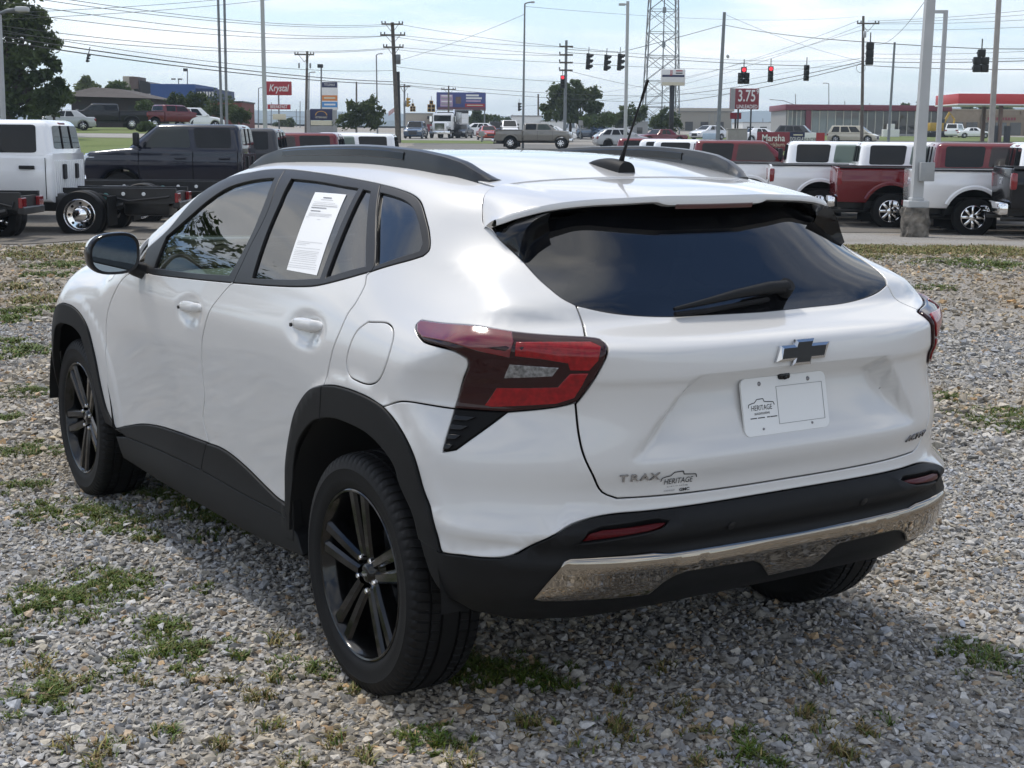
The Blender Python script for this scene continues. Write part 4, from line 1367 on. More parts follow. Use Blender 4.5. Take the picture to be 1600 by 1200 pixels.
Fc = [(i, (i + 1) % n, n + (i + 1) % n, n + i) for i in range(n)] + [(n + i, n + (i + 1) % n, 2 * n + (i + 1) % n, 2 * n + i) for i in range(n)]
emb = mesh_obj('emblem', V, Fc, mat('emblem_rim_chrome', (.55, .55, .55), rough=.16, metal=1, var=.02), tail)
MB().prism(bin_, .004, .0082, Me).build('emblem_centre', mat('emblem_black', (.006, .006, .007), rough=.35, var=.03), emb)


def tail_frame(y, z, up=.002, tilt=0.):
    p = solve(np.array([[-.05, y, z]]), np.array([[-1., 0, 0]]), 0, 1.2)
    g = grad(p)[0]
    r_ = np.array([g[1], -g[0], 0])
    r_ = r_ / np.linalg.norm(r_)
    if r_[1] > 0:
        r_ = -r_
    u_ = np.cross(g, r_)
    return frame_at(p[0] + g * up, r_, u_)


CHB = mat('brushed_badge_chrome', (.40, .40, .41), rough=.18, metal=1, var=.05)
for i, ch in enumerate('TRAX'):
    yy = .530 - i * .0275
    text_mesh('badge_letter', ch, .027, CHB, tail_frame(yy, .742), tail, depth=.0022, squash=1.35, bold=.0004)
for i, ch in enumerate('ACTIV'):
    yy = -.486 - i * .0235
    text_mesh('badge_letter', ch, .026, mat('dark_badge_chrome', (.22, .22, .23), rough=.2, metal=1), tail_frame(yy, .737), tail, depth=.0022, squash=1.25, shear=.3, bold=.0004)
dealer_mark(tail_frame(.374, .727, .0015), 1.08, tail)
text_mesh('dealer_lettering', 'GMC', .011, BLACKP, tail_frame(.352, .697, .0018), tail, squash=1.3, bold=.0003)
text_mesh('dealer_lettering', 'CHEVROLET', .006, PRINT, tail_frame(.397, .698, .0018), tail, squash=1.0)
# parking sensors
for yy, zz in ((.24, .600), (-.24, .600), (.645, .565), (-.645, .565)):
    Ms = tail_frame(yy, zz, .0035)
    MB().lathe([(0, .0012), (.0075, .0012), (.009, .0004), (.0115, .0012), (.0125, 0)], 18, Ms).build('parking_sensor', TRIM, bumper, smooth=True)


# --- wheels
def make_tyre(parent, R=.350, Wd=.225, rin=.243):
    hw = Wd / 2
    half = [(rin - .012, hw - .030), (rin, hw - .016), (rin + .012, hw - .006), (rin + .035, hw - .001), (rin + .060, hw), (rin + .063, hw + .0012), (rin + .066, hw), (R - .028, hw - .004), (R - .016, hw - .009), (R - .008, hw - .016), (R - .004, hw - .026)]
    tread = [(R - .0015, hw - .040), (R - .0008, hw - .046), (R - .009, hw - .047), (R - .009, hw - .054), (R - .0004, hw - .055), (R, hw - .080), (R - .009, hw - .081), (R - .009, hw - .089), (R, hw - .090)]
    prof = half + tread
    prof = prof + [(r, -y) for r, y in prof[::-1]]
    m_ = len(prof)
    NP = 76
    angs = []
    for k in range(NP):
        a = 2 * PI * k / NP
        d = 2 * PI / NP
        angs += [(a, 1), (a + d * .16, 1), (a + d * .24, 0), (a + d * .92, 0)]
    V = []
    for a, gr in angs:
        for i, (r, y) in enumerate(prof):
            yy = abs(y)
            rr = r
            aa = a
            if gr and 8 <= min(i, m_ - 1 - i) <= 12 and rr > R - .02:
                rr -= .0045
            if gr and 15 <= min(i, m_ - 1 - i) <= 16:
                rr -= .003
            aa += (y / hw) * .05
            V.append((rr * math.sin(aa), y, rr * math.cos(aa)))
    n_ = len(angs)
    Fc = [(k * m_ + i, k * m_ + i + 1, ((k + 1) % n_) * m_ + i + 1, ((k + 1) % n_) * m_ + i) for k in range(n_) for i in range(m_ - 1)]
    return mesh_obj('wheel', V, Fc, RUBBER, parent, True, None, 34)


def make_wheel():
    """axis along +Y, outer face at +Y; wheel centre at the origin"""
    ty = make_tyre(car)
    RM = Matrix.Rotation(-PI / 2, 4, 'X')            # lathe Z -> +Y
    m_ = MB()
    m_.lathe([(.247, .098), (.2475, .103), (.244, .1055), (.239, .103), (.235, .094), (.228, .085), (.222, .06), (.214, .01), (.212, -.09)], 72, RM)
    m_.build('rim', WHEELB, ty, sharp=35)
    MB().lathe([(.17, -.03), (.168, -.018), (.06, -.018), (.058, -.03)], 40, RM).build('brake_disc', mat('cast_steel', (.10, .10, .10), rough=.5, metal=1, var=.15), ty, smooth=True)
    MB().lathe([(.22, -.06), (0, -.06)], 40, RM).build('rim_back', DARK, ty)
    # five split spokes
    for k in range(5):
        m_ = MB()
        a0 = 2 * PI * k / 5 + .06
        for sg in (-1, 1):
            st = []
            for t in np.linspace(0, 1, 9):
                r = .050 + t * .186
                off_ = sg * (.0195 + .0155 * t)
                wd = .0165 + .0055 * t
                ht = .076 + .022 * (t ** .8)
                bot = .030 + .02 * t
                st.append((r, off_, wd, ht, bot))
            V = []
            for r, o_, wd, ht, bot in st:
                for lx, ly in ((-1.0, bot), (-1.0, ht - .008), (-.55, ht), (.55, ht), (1.0, ht - .008), (1.0, bot)):
                    x, z = o_ + lx * wd, r
                    V.append((x * math.cos(a0) + z * math.sin(a0), ly, -x * math.sin(a0) + z * math.cos(a0)))
            Fc = [(i * 6 + q, i * 6 + q + 1, (i + 1) * 6 + q + 1, (i + 1) * 6 + q) for i in range(8) for q in range(5)]
            m_.add(V, Fc)
        # web that joins the pair near the hub
        V = []
        for r, hw_ in ((.045, .024), (.075, .026), (.10, .030)):
            for lx, ly in ((-1, .055), (-.8, .062), (.8, .062), (1, .055)):
                x, z = lx * hw_, r
                V.append((x * math.cos(a0) + z * math.sin(a0), ly, -x * math.sin(a0) + z * math.cos(a0)))
        m_.add(V, [(i * 4 + q, i * 4 + q + 1, (i + 1) * 4 + q + 1, (i + 1) * 4 + q) for i in range(2) for q in range(3)])
        m_.build('spoke', WHEELB, ty, sharp=25)
        al = a0 + PI / 5
        MB().lathe([(0, .083), (.006, .083), (.009, .078), (.0095, .05)], 6, Matrix.Translation((.052 * math.sin(al), 0, .052 * math.cos(al))) @ RM).build('lug_nut', CHROME, ty, sharp=30)
    MB().lathe([(0, .081), (.020, .081), (.027, .077), (.030, .070), (.040, .062), (.068, .056), (.070, .03)], 40, RM).build('hub_cap', WHEELB, ty, sharp=40)
    Mb = Matrix.Translation((0, .0815, 0)) @ Matrix(((-1, 0, 0, 0), (0, 0, 1, 0), (0, 1, 0, 0), (0, 0, 0, 1)))
    MB().prism([(x * .175, y * .21) for x, y in bow], 0, .0012, Mb).build('hub_emblem', CHROME, ty)
    return ty


wh = make_wheel()
YW = .905 - .1125
for i, (x, sg) in enumerate(((0, 1), (2.7, 1), (0, -1), (2.7, -1))):
    o = wh if i == 0 else copy_tree(wh, car)
    o.location = (x, sg * YW, .350)
    o.rotation_euler = (0, [0, .5, .9, .2][i], 0 if sg > 0 else PI)

# ------------------------------------------------------------------ terrain
def sight(px, py, Y):
    """world X and height of the direction through a picture point, at distance Y"""
    d = _f + _r * ((px - 800) / FPX) - _u * ((py - 600) / FPX)
    return d.x / d.y * Y, EYE + d.z / d.y * Y


def on_ground(px, py):
    d = _f + _r * ((px - 800) / FPX) - _u * ((py - 600) / FPX)
    t = -EYE / d.z
    return d.x * t, d.y * t


_TY = [0, 18, 24, 32, 45, 60, 85, 110, 135, 160, 230, 400, 1000, 3000, 12000]
_TB = [0, 0, -.15, -.38, -.36, -.10, .32, .76, 1.1, 1.45, 2.4, 4.0, 8.0, 14., 30.]
_TL = [0, 0, -.08, -.02, .20, .85, 1.32, 1.90, 2.3, 2.6, 3.5, 5.0, 8.0, 14., 30.]


def gz(X, Y):
    X = np.asarray(X, float)
    Y = np.asarray(Y, float)
    Yc = np.maximum(Y, 0)
    b = X / np.maximum(Yc, 1)
    w = sst(.07, .25, -b)
    return pchip(_TY, _TB, Yc) * (1 - w) + pchip(_TY, _TL, Yc) * w


def gz1(x, y):
    return float(gz(np.array([x]), np.array([y]))[0])


def ground_mat(name, stops, scale, detail_scale, bump, bump_scale, rough=.95, vor=False, patch=None):
    """stops: colours mixed by two noises; optional patch colour (col, scale, lo, hi)"""
    m = bpy.data.materials.new(name)
    m.use_nodes = True
    nt = m.node_tree
    b = nt.nodes['Principled BSDF']
    b.inputs['Roughness'].default_value = rough
    b.inputs['Specular IOR Level'].default_value = .25
    tc = nt.nodes.new('ShaderNodeTexCoord')
    def noise(sc, det=6, rg=.6):
        n_ = nt.nodes.new('ShaderNodeTexNoise')
        n_.inputs['Scale'].default_value = sc
        n_.inputs['Detail'].default_value = det
        n_.inputs['Roughness'].default_value = rg
        nt.links.new(tc.outputs['Object'], n_.inputs['Vector'])
        return n_.outputs['Fac']
    def ramp(src, cols, lo=.3, hi=.7):
        r_ = nt.nodes.new('ShaderNodeValToRGB')
        e = r_.color_ramp.elements
        e[0].position, e[0].color = lo, (*cols[0], 1)
        e[1].position, e[1].color = hi, (*cols[-1], 1)
        for i, c_ in enumerate(cols[1:-1]):
            q = e.new(lo + (hi - lo) * (i + 1) / (len(cols) - 1))
            q.color = (*c_, 1)
        nt.links.new(src, r_.inputs[0])
        return r_.outputs[0]
    c1 = ramp(noise(scale), stops)
    if vor:
        v_ = nt.nodes.new('ShaderNodeTexVoronoi')
        v_.inputs['Scale'].default_value = detail_scale
        nt.links.new(tc.outputs['Object'], v_.inputs['Vector'])
        c2 = ramp(v_.outputs['Color'], [(.62, .62, .63), (1.0, 1.0, 1.0), (1.40, 1.38, 1.34)], .15, .9)
        hsrc = v_.outputs['Distance']
    else:
        c2 = ramp(noise(detail_scale, 8, .7), [(.72, .72, .72), (1.28, 1.27, 1.25)])
        hsrc = noise(bump_scale, 8, .7)
    mx = nt.nodes.new('ShaderNodeMix')
    mx.data_type = 'RGBA'
    mx.blend_type = 'MULTIPLY'
    mx.inputs[0].default_value = 1
    nt.links.new(c1, mx.inputs[6])
    nt.links.new(c2, mx.inputs[7])
    last = mx.outputs[2]
    for pc, psc, lo, hi in (patch or []):
        f_ = ramp(noise(psc, 7, .62), [(0, 0, 0), (1, 1, 1)], lo, hi)
        m2 = nt.nodes.new('ShaderNodeMix')
        m2.data_type = 'RGBA'
        nt.links.new(f_, m2.inputs[0])
        nt.links.new(last, m2.inputs[6])
        m2.inputs[7].default_value = (*pc, 1)
        last = m2.outputs[2]
    nt.links.new(last, b.inputs['Base Color'])
    bp = nt.nodes.new('ShaderNodeBump')
    bp.inputs['Strength'].default_value = bump
    bp.inputs['Distance'].default_value = .02
    bp.invert = vor
    nt.links.new(hsrc, bp.inputs['Height'])
    nt.links.new(bp.outputs[0], b.inputs['Normal'])
    return m


GRAVM = ground_mat('gravel_ground', [(.24, .225, .20), (.29, .277, .258), (.30, .29, .275)], .35, 62, .8, 62, vor=True,
                   patch=[((.27, .20, .13), .22, .50, .66), ((.13, .14, .055), .42, .64, .72)])
ASPH = ground_mat('worn_asphalt', [(.13, .128, .122), (.18, .175, .165)], .25, 22, .35, 160)
CONC = ground_mat('pale_concrete_lane', [(.25, .245, .23), (.32, .31, .295)], .2, 12, .2, 90)
LAWN = ground_mat('mown_grass', [(.085, .125, .030), (.12, .155, .045), (.14, .16, .06)], .12, 6, .6, 40, patch=[((.16, .14, .075), .09, .60, .72)])
FARG = ground_mat('far_ground', [(.05, .065, .03), (.09, .10, .05)], .01, .4, .2, 2)


def sheet(name, poly_fn, material, lift, kind='structure'):
    V, Fc = poly_fn
    V = np.asarray(V, float)
    z = gz(V[:, 0], V[:, 1]) + lift
    o = mesh_obj(name, np.column_stack([V[:, 0], V[:, 1], z]), Fc, material, None, True)
    tag(o, kind=kind)
    return o


def grid_fn(rows, cols, f):
    V = [f(i / (rows - 1), j / (cols - 1)) for i in range(rows) for j in range(cols)]
    Fc = [(i * cols + j, i * cols + j + 1, (i + 1) * cols + j + 1, (i + 1) * cols + j) for i in range(rows - 1) for j in range(cols - 1)]
    return V, Fc


# main ground sheet: rings about the camera, out to the horizon
rad = [0.01, 1, 2, 3, 4, 5, 6, 8, 10, 12, 15, 18, 21, 24, 28, 32, 37, 42, 48, 54, 60, 68, 76, 85, 95, 105, 120, 135, 150, 170, 200, 230, 280, 350, 450, 600, 900, 1500, 3000, 6000, 12000]
NA = 120
V, Fc = [], []
for r in rad:
    for k in range(NA):
        a = 2 * PI * k / NA
        V.append((r * math.sin(a), r * math.cos(a)))
for i in range(len(rad) - 1):
    for k in range(NA):
        Fc.append((i * NA + k, i * NA + (k + 1) % NA, (i + 1) * NA + (k + 1) % NA, (i + 1) * NA + k)[::-1])
sheet('ground', (V, Fc), GRAVM, 0.0)


def strip(name, y0, y1, b0, b1, material, lift, rows=10, cols=40):
    """band of ground between distances y0..y1 (numbers or functions of bearing) and bearings b0..b1 (X/Y)"""
    g0 = y0 if callable(y0) else (lambda b: y0)
    g1 = y1 if callable(y1) else (lambda b: y1)
    def f(u, v):
        b = b0 + (b1 - b0) * v
        Y = g0(b) + (g1(b) - g0(b)) * u
        return (b * Y, Y)
    V_, F_ = grid_fn(rows, cols, f)
    return sheet(name, (V_, [q[::-1] for q in F_] if False else F_), material, lift)


strip('lot_pavement', lambda b: np.interp(b, [-.6, -.36, -.2, .2, .36, .6], [19.5, 21.5, 24, 30.4, 32.2, 31.5]) + .35 * math.sin(b * 60), lambda b: np.interp(b, [-.6, -.2, .6], [40, 44, 62]), -.7, .7, ground_mat('dusty_lot_asphalt', [(.12, .112, .10), (.175, .162, .145)], .3, 25, .3, 140, patch=[((.20, .17, .13), .22, .62, .75)]), .012, 12, 60)
strip('grass_bank', 44.5, 88, -.55, -.13, LAWN, .02)
strip('side_lane', 88.5, 99, -.55, -.12, CONC, .024)
strip('grass_verge', 99.5, 128, -.55, -.16, LAWN, .028)
strip('main_road', 66, 131, -.125, .095, ASPH, .02)
strip('grass_median', 131.5, 147, -.13, .0, LAWN, .03)
strip('far_forecourt', 147.5, 215, -.16, .10, CONC, .03)
strip('front_lawn', 64, 112, .10, .55, LAWN, .02)
strip('cross_road', 113, 172, .10, .55, ASPH, .022)
strip('back_lawn', 172.5, 226, .10, .55, LAWN, .028)
strip('far_fields', 420, 5500, -.7, .7, FARG, .5, 20, 40)


# ------------------------------------------------------------------ loose gravel: crushed stones, far too many to count
def gravel():
    R = np.random.default_rng(11)

    def shapes(k, npt):
        out = []
        for _ in range(k):
            bm = bmesh.new()
            q = R.normal(size=(npt, 3))
            q /= np.linalg.norm(q, axis=1, keepdims=True)
            q *= R.uniform(.75, 1.1, (npt, 1)) * np.array([R.uniform(1.0, 1.45), R.uniform(.8, 1.05), R.uniform(.55, .8)])
            for p in q:
                bm.verts.new(p)
            bmesh.ops.convex_hull(bm, input=bm.verts[:])
            bmesh.ops.delete(bm, geom=[v for v in bm.verts if not v.link_faces], context='VERTS')
            bmesh.ops.triangulate(bm, faces=bm.faces[:])
            bm.verts.index_update()
            out.append((np.array([v.co[:] for v in bm.verts]), np.array([[v.index for v in f.verts] for f in bm.faces])))
            bm.free()
        return out

    near, farv = shapes(48, 9), shapes(24, 7)
    zones = [(3.0, 7.0, .40, 5200, .0100, near, 0), (7.0, 12.0, .40, 1600, .0158, farv, 0), (12.0, 21.0, .40, 230, .023, farv, 0), (2.0, 12.0, .40, 1700, .0150, farv, 1.7)]
    AV, AF, AC, off = [], [], [], 0
    for y0, y1, bw, den, sz, lib, edge_ in zones:
        if edge_:                                  # margins to either side of the main spread
            n = int(2 * edge_ * (y1 - y0) * den)
            y = R.uniform(y0, y1, n)
            x = np.where(R.uniform(size=n) < .5, -1, 1) * (bw * y + R.uniform(0, 1, n) ** 1.3 * edge_)
        else:
            n = int(bw * (y1 * y1 - y0 * y0) * den)
            y = np.sqrt(R.uniform(y0 * y0, y1 * y1, n))
            x = R.uniform(-bw, bw, n) * y
        s_ = sz * np.clip(R.lognormal(-.04, .40, n), .45, 2.4)
        P = np.stack([x, y, gz(x, y) + s_ * R.uniform(-.2, .6, n)], 1)
        tone = np.clip(R.normal(.335, .075, n), .12, .58)
        hue = R.normal(0, 1, (n, 1)) * np.array([[.045, .010, -.055]])
        col = tone[:, None] * (1 + hue + np.array([[.03, 0, -.05]]))
        if y0 > 11:
            col *= np.array([1.0, .93, .82])
        dusty = (.5 + .5 * np.sin(1.3 * x + .5 * y + 1.4 * np.sin(.8 * y - .4 * x) + .7 * np.sin(2.3 * x + 1.1))) ** 2
        dusty = np.clip(dusty * R.uniform(.5, 1.3, n), 0, 1)[:, None]
        col = col * (1 - dusty) + col * np.array([1.03, .93, .78]) * dusty
        br = R.uniform(0, 1, n) < .06
        col[br] *= np.array([1.1, .86, .62])
        col = np.clip(col, .03, .7)
        which = R.integers(0, len(lib), n)
        az = R.uniform(0, 2 * PI, n)
        tl = R.normal(0, .5, n)
        for k, (bv, bf_) in enumerate(lib):
            m = which == k
            if not m.any():
                continue
            ca, sa, ct, st = (q[m][:, None] for q in (np.cos(az), np.sin(az), np.cos(tl), np.sin(tl)))
            X_, Y_, Z_ = bv[None, :, 0], bv[None, :, 1], bv[None, :, 2]
            Y2, Z2 = Y_ * ct - Z_ * st, Y_ * st + Z_ * ct
            V_ = np.stack([X_ * ca - Y2 * sa, X_ * sa + Y2 * ca, Z2 + 0 * ca], 2) * s_[m][:, None, None] + P[m][:, None, :]
            c_ = m.sum()
            AV.append(V_.reshape(-1, 3))
            AF.append((bf_[None] + (np.arange(c_) * len(bv))[:, None, None] + off).reshape(-1, 3))
            AC.append(np.repeat(col[m], len(bv), 0))
            off += c_ * len(bv)
    V, Fa, C = np.vstack(AV), np.vstack(AF), np.vstack(AC)
    nv, nf = len(V), len(Fa)
    me = bpy.data.meshes.new('gravel')
    me.vertices.add(nv)
    me.vertices.foreach_set('co', V.reshape(-1).astype(np.float32))
    me.loops.add(nf * 3)
    me.loops.foreach_set('vertex_index', Fa.reshape(-1).astype(np.int32))
    me.polygons.add(nf)
    me.polygons.foreach_set('loop_start', np.arange(0, nf * 3, 3, dtype=np.int32))
    at = me.attributes.new('stone', 'FLOAT_COLOR', 'POINT')
    at.data.foreach_set('color', np.column_stack([C, np.ones(nv)]).reshape(-1).astype(np.float32))
    me.update(calc_edges=True)
    me.shade_flat()
    me.materials.append(mat('crushed_limestone', (.3, .3, .3), rough=.88, var=.22, vscale=90, spec=.3, attr='stone'))
    o = link(bpy.data.objects.new('gravel', me))
    tag(o, 'loose grey crushed gravel covering the ground round the car', 'gravel', kind='stuff')


gravel()


# ------------------------------------------------------------------ grass and weeds growing through the gravel
def weeds():
    R = np.random.default_rng(5)
    G = [(40, 760, 32), (75, 800, 45), (150, 808, 45), (200, 822, 35), (225, 840, 22), (115, 935, 75), (60, 950, 40), (215, 915, 30), (180, 905, 40), (245, 982, 40), (255, 1022, 55), (320, 1015, 30), (10, 1000, 30), (75, 1087, 50), (30, 1090, 25), (495, 1052, 26),
         (745, 1045, 55), (800, 1060, 45), (840, 1062, 45), (270, 1150, 16), (375, 1032, 18), (315, 922, 16), (320, 842, 16), (350, 812, 40), (300, 790, 45), (250, 772, 40), (400, 830, 30), (690, 1160, 38), (640, 1158, 22), (1185, 1178, 48), (1530, 1032, 50), (1385, 1125, 14),
         (1460, 450, 24), (1480, 622, 26), (1560, 657, 55), (1590, 645, 25), (1600, 665, 30), (20, 500, 30), (40, 548, 42), (15, 556, 30), (50, 612, 38), (20, 535, 30), (10, 655, 26), (60, 705, 40), (35, 486, 40), (70, 430, 30), (100, 415, 40), (1510, 412, 60), (1570, 415, 40), (440, 1040, 18)]
    D = [(430, 1002, 24), (300, 1070, 18), (360, 1070, 18), (400, 1092, 26), (425, 1068, 16), (415, 1140, 22), (250, 1152, 20), (165, 1180, 34), (100, 1170, 18), (55, 1045, 26), (100, 1075, 24), (220, 1070, 20), (345, 1170, 18), (525, 1165, 22), (585, 1186, 22), (720, 1190, 26), (465, 1192, 20), (545, 1080, 20),
         (1035, 1047, 16), (977, 1087, 24), (1055, 1107, 24), (1275, 1065, 16), (1262, 1120, 22), (1285, 1136, 22), (1357, 1145, 24), (842, 1137, 26), (820, 1130, 20), (965, 1147, 36), (1095, 1147, 20), (902, 1168, 20), (1312, 1175, 24), (1090, 1196, 20), (1320, 1190, 20), (1050, 900, 8),
         (40, 400, 60), (120, 385, 60), (200, 395, 50), (1400, 390, 50), (1500, 385, 70), (1570, 395, 60), (1350, 400, 40), (1380, 378, 50), (1450, 384, 60), (1545, 380, 60), (1340, 385, 40), (1600, 385, 50), (1440, 378, 14), (1480, 378, 20), (30, 450, 40), (60, 470, 40)]
    VV, CC = [], []
    for lst, green in ((G, True), (D, False)):
        for px, py, r in lst:
            x0, y0 = on_ground(px, py)
            k = FPX / math.hypot(y0, EYE)
            rm = 1.25 * r / k
            zc_ = gz1(x0, y0) if y0 > 15 else 0.0
            far = y0 > 9
            n = int(np.clip(rm * rm * PI * (21000 if not far else 4200) * (1.3 if green else .6), 80, 4200))
            hb = (.022 if green else .028) * (1.0 if not far else 1.5)
            ns = max(4, int(5 + rm * 110))
            sr, sa, sw = rm * R.uniform(0, 1.25, ns) ** .8, R.uniform(0, 2 * PI, ns), rm * R.uniform(.10, .34, ns)
            i = R.integers(0, ns, n)
            x = x0 + sr[i] * np.cos(sa[i]) + R.normal(size=n) * sw[i] * .6
            y = y0 + (sr[i] * np.sin(sa[i]) + R.normal(size=n) * sw[i] * .6) * 1.3
            h = hb * R.uniform(.45, 1.5, n) * (1.1 - .5 * np.minimum(1, sr[i] / max(rm, .01)))
            w = R.uniform(.0016, .0034, n) * (1 if not far else 2.6)
            az = R.uniform(0, 2 * PI, n)
            ln = R.uniform(.3, 1.7, n) * h
            dx, dy = np.cos(az), np.sin(az)
            nx, ny = -dy * w, dx * w
            mx, my = x + dx * ln * .35, y + dy * ln * .35
            z = 0 * x + zc_
            VV.append(np.stack([np.stack(q, 1) for q in ((x - nx, y - ny, z), (x + nx, y + ny, z), (mx + nx * .8, my + ny * .8, z + h * .65), (mx - nx * .8, my - ny * .8, z + h * .65), (x + dx * ln, y + dy * ln, z + h * R.uniform(.75, 1.0, n)))], 1).reshape(-1, 3))
            gr = np.array([.078, .122, .024]) * R.uniform(.55, 1.45, (n, 1)) * np.column_stack([R.uniform(.8, 1.35, n), np.ones(n), R.uniform(.6, 1.2, n)])
            dr = np.array([.23, .185, .085]) * R.uniform(.55, 1.3, (n, 1)) * np.column_stack([np.ones(n), R.uniform(.85, 1.15, n), R.uniform(.7, 1.1, n)])
            pick = R.uniform(size=n) < (.88 if green else .30)
            c_ = np.where(pick[:, None], gr, dr)
            CC.append(np.repeat(np.column_stack([c_, np.ones(n)]), 5, 0))
    V = np.vstack(VV)
    C = np.vstack(CC)
    b = (np.arange(len(V) // 5) * 5)[:, None]
    Fc = (b + np.array([[0, 1, 2, 3]])).tolist() + (b + np.array([[3, 2, 4]])).tolist()
    o = mesh_obj('weeds', V, Fc, mat('weed_blades', (.1, .13, .04), rough=.6, var=.1, attr='blade', spec=.3), None, True)
    at = o.data.attributes.new('blade', 'FLOAT_COLOR', 'POINT')
    at.data.foreach_set('color', np.array(C, np.float32).reshape(-1))
    tag(o, 'green and dry grass tufts growing up through the gravel', 'grass', kind='stuff')


weeds()

# ------------------------------------------------------------------ other vehicles
def paint(name, col, rough=.16):
    dk = max(col) < .1
    return mat(name, col, rough=.22 if dk else rough, var=.02, vscale=1.5, coat=.25 if dk else .9, coatr=.04, spec=.3 if dk else .5)


P_WHITE = paint('truck_white', (.86, .865, .87))
P_RED = mat('truck_red', (.135, .006, .011), rough=.2, var=.02, coat=.5, coatr=.04)
P_NAVY = mat('truck_navy', (.008, .010, .022), rough=.2, var=.02, coat=.7, coatr=.03, spec=.4)
P_GREY = paint('truck_grey', (.06, .06, .065))
P_BLACK = paint('truck_black', (.010, .010, .012))
P_SILVER = paint('car_silver', (.42, .43, .44))
P_TAN = paint('pickup_pewter', (.20, .185, .16))
P_GOLD = paint('van_gold', (.50, .46, .36))
P_ORANGE = paint('car_orange_red', (.40, .055, .025))
P_BLUE = paint('pickup_blue', (.03, .06, .11))
VGLASS = glass_mat('vehicle_glass', (.03, .035, .04), 1.45, body=(.008, .010, .012), clear=.25)
VGLASSC = glass_mat('vehicle_clear_glass', (.55, .66, .60), 1.6, clear=.85)
TAILRED = mat('tail_lens', (.20, .008, .012), rough=.15, var=.2, vscale=30, coat=.8)
HEADL = mat('head_lens', (.55, .57, .58), rough=.12, metal=.5, var=.3, vscale=20, coat=.8)
FRAMEB = mat('chassis_black', (.012, .012, .013), rough=.45, var=.2, vscale=9, coat=.2)
ALLOY = mat('bright_alloy', (.62, .62, .63), rough=.16, metal=1, var=.05)
PLASTG = mat('grey_bumper', (.035, .035, .038), rough=.6, var=.1)


def lathe_y(prof, n, c, sg):
    """profile (radius, outward) about the Y axis at centre c; sg is the outward side"""
    M_ = Matrix.Translation(c) @ Matrix.Rotation(-sg * PI / 2, 4, 'X')
    return MB().lathe(prof, n, M_)


def road_wheel(parent, c, sg, r=.36, w=.22, rim=.62, rim_mat=None, spokes=6, n=28):
    rim_mat = rim_mat or ALLOY
    rr = r * rim
    h = w / 2
    ty = lathe_y([(rr, -h), (r * .93, -h), (r, -h * .75), (r, h * .75), (r * .95, h * .97), (rr * 1.05, h), (rr, h * .9)], n, c, sg).build('wheel', RUBBER, parent, sharp=40)
    m = lathe_y([(rr, h * .9), (rr * .96, h * .95), (rr * .88, h * .7), (rr * .86, h * .2), (0, h * .1)], n, c, sg)
    m.build('rim', DARK if spokes else rim_mat, ty, sharp=40)
    if spokes:
        m = lathe_y([(rr, h * .92), (rr * .95, h * .97), (rr * .88, h * .78)], n, c, sg)
        for k in range(spokes):
            a = 2 * PI * k / spokes
            M_ = Matrix.Translation(c) @ Matrix.Rotation(a, 4, 'Y')
            y0, y1 = sorted((sg * h * .5, sg * h * .88))
            m.bbox(-rr * .13, rr * .13, y0, y1, rr * .15, rr * .93, .012, M_)
        m2 = lathe_y([(rr * .30, h * .6), (rr * .29, h * .95), (rr * .2, h * 1.0), (0, h * 1.02)], 16, c, sg)
        m.add(m2.v, m2.f)
        m.build('spokes', rim_mat, ty, sharp=40)
    return ty


def hull(poly, w, b=.06, M=None):
    """closed side outline (x,z) swept across the width with rounded shoulders"""
    p = np.asarray(poly, float)
    if area(p) < 0:
        p = p[::-1]
    lay = [(-w, b * .9), (-w + b * .35, b * .3), (-w + b, 0), (w - b, 0), (w - b * .35, b * .3), (w, b * .9)]
    V = []
    n = len(p)
    for y, d in lay:
        q = inset(p, d) if d else p
        V += [(x, y, z) for x, z in q]
    Fc = []
    for k in range(len(lay) - 1):
        for i in range(n):
            j = (i + 1) % n
            Fc.append((k * n + i, (k + 1) * n + i, (k + 1) * n + j, k * n + j)[::-1])
    Fc += [tuple(range(n))[::-1][::-1], tuple((len(lay) - 1) * n + i for i in range(n))[::-1]]
    return V, Fc


def bulge(V, Fc, zs_, prof, side=None):
    """cut the flat flanks at heights zs_ and push them in by prof(z): pressed, curved body sides"""
    bm = bmesh.new()
    vs = [bm.verts.new(p) for p in V]
    for f in Fc:
        try:
            bm.faces.new([vs[i] for i in f])
        except ValueError:
            pass
    for z in zs_:
        bmesh.ops.bisect_plane(bm, geom=bm.verts[:] + bm.edges[:] + bm.faces[:], plane_co=(0, 0, z), plane_no=(0, 0, 1))
    ym = max(abs(v.co.y) for v in bm.verts)
    for v in bm.verts:
        if abs(v.co.y) > ym * .6:
            v.co.y -= math.copysign(float(prof(v.co.z)), v.co.y)
    bmesh.ops.triangulate(bm, faces=[f for f in bm.faces if len(f.verts) > 4])
    bm.verts.index_update()
    V2 = [v.co.copy() for v in bm.verts]
    F2 = [[v.index for v in f.verts] for f in bm.faces]
    bm.free()
    return V2, F2


TR_PROF = lambda z: np.interp(z, [.5, .66, .85, 1.02, 1.16, 1.20, 1.30, 1.42], [.075, .045, .012, .0, .006, .020, .022, .045])
TR_Z = [.66, .75, .85, .95, 1.02, 1.10, 1.16, 1.20, 1.26, 1.32, 1.38]
CAR_PROF = lambda z: np.interp(z, [.2, .32, .45, .6, .72, .8, .95, 1.1], [.08, .045, .02, .0, .006, .02, .05, .09])
CAR_Z = [.32, .40, .5, .6, .68, .76, .84, .92]


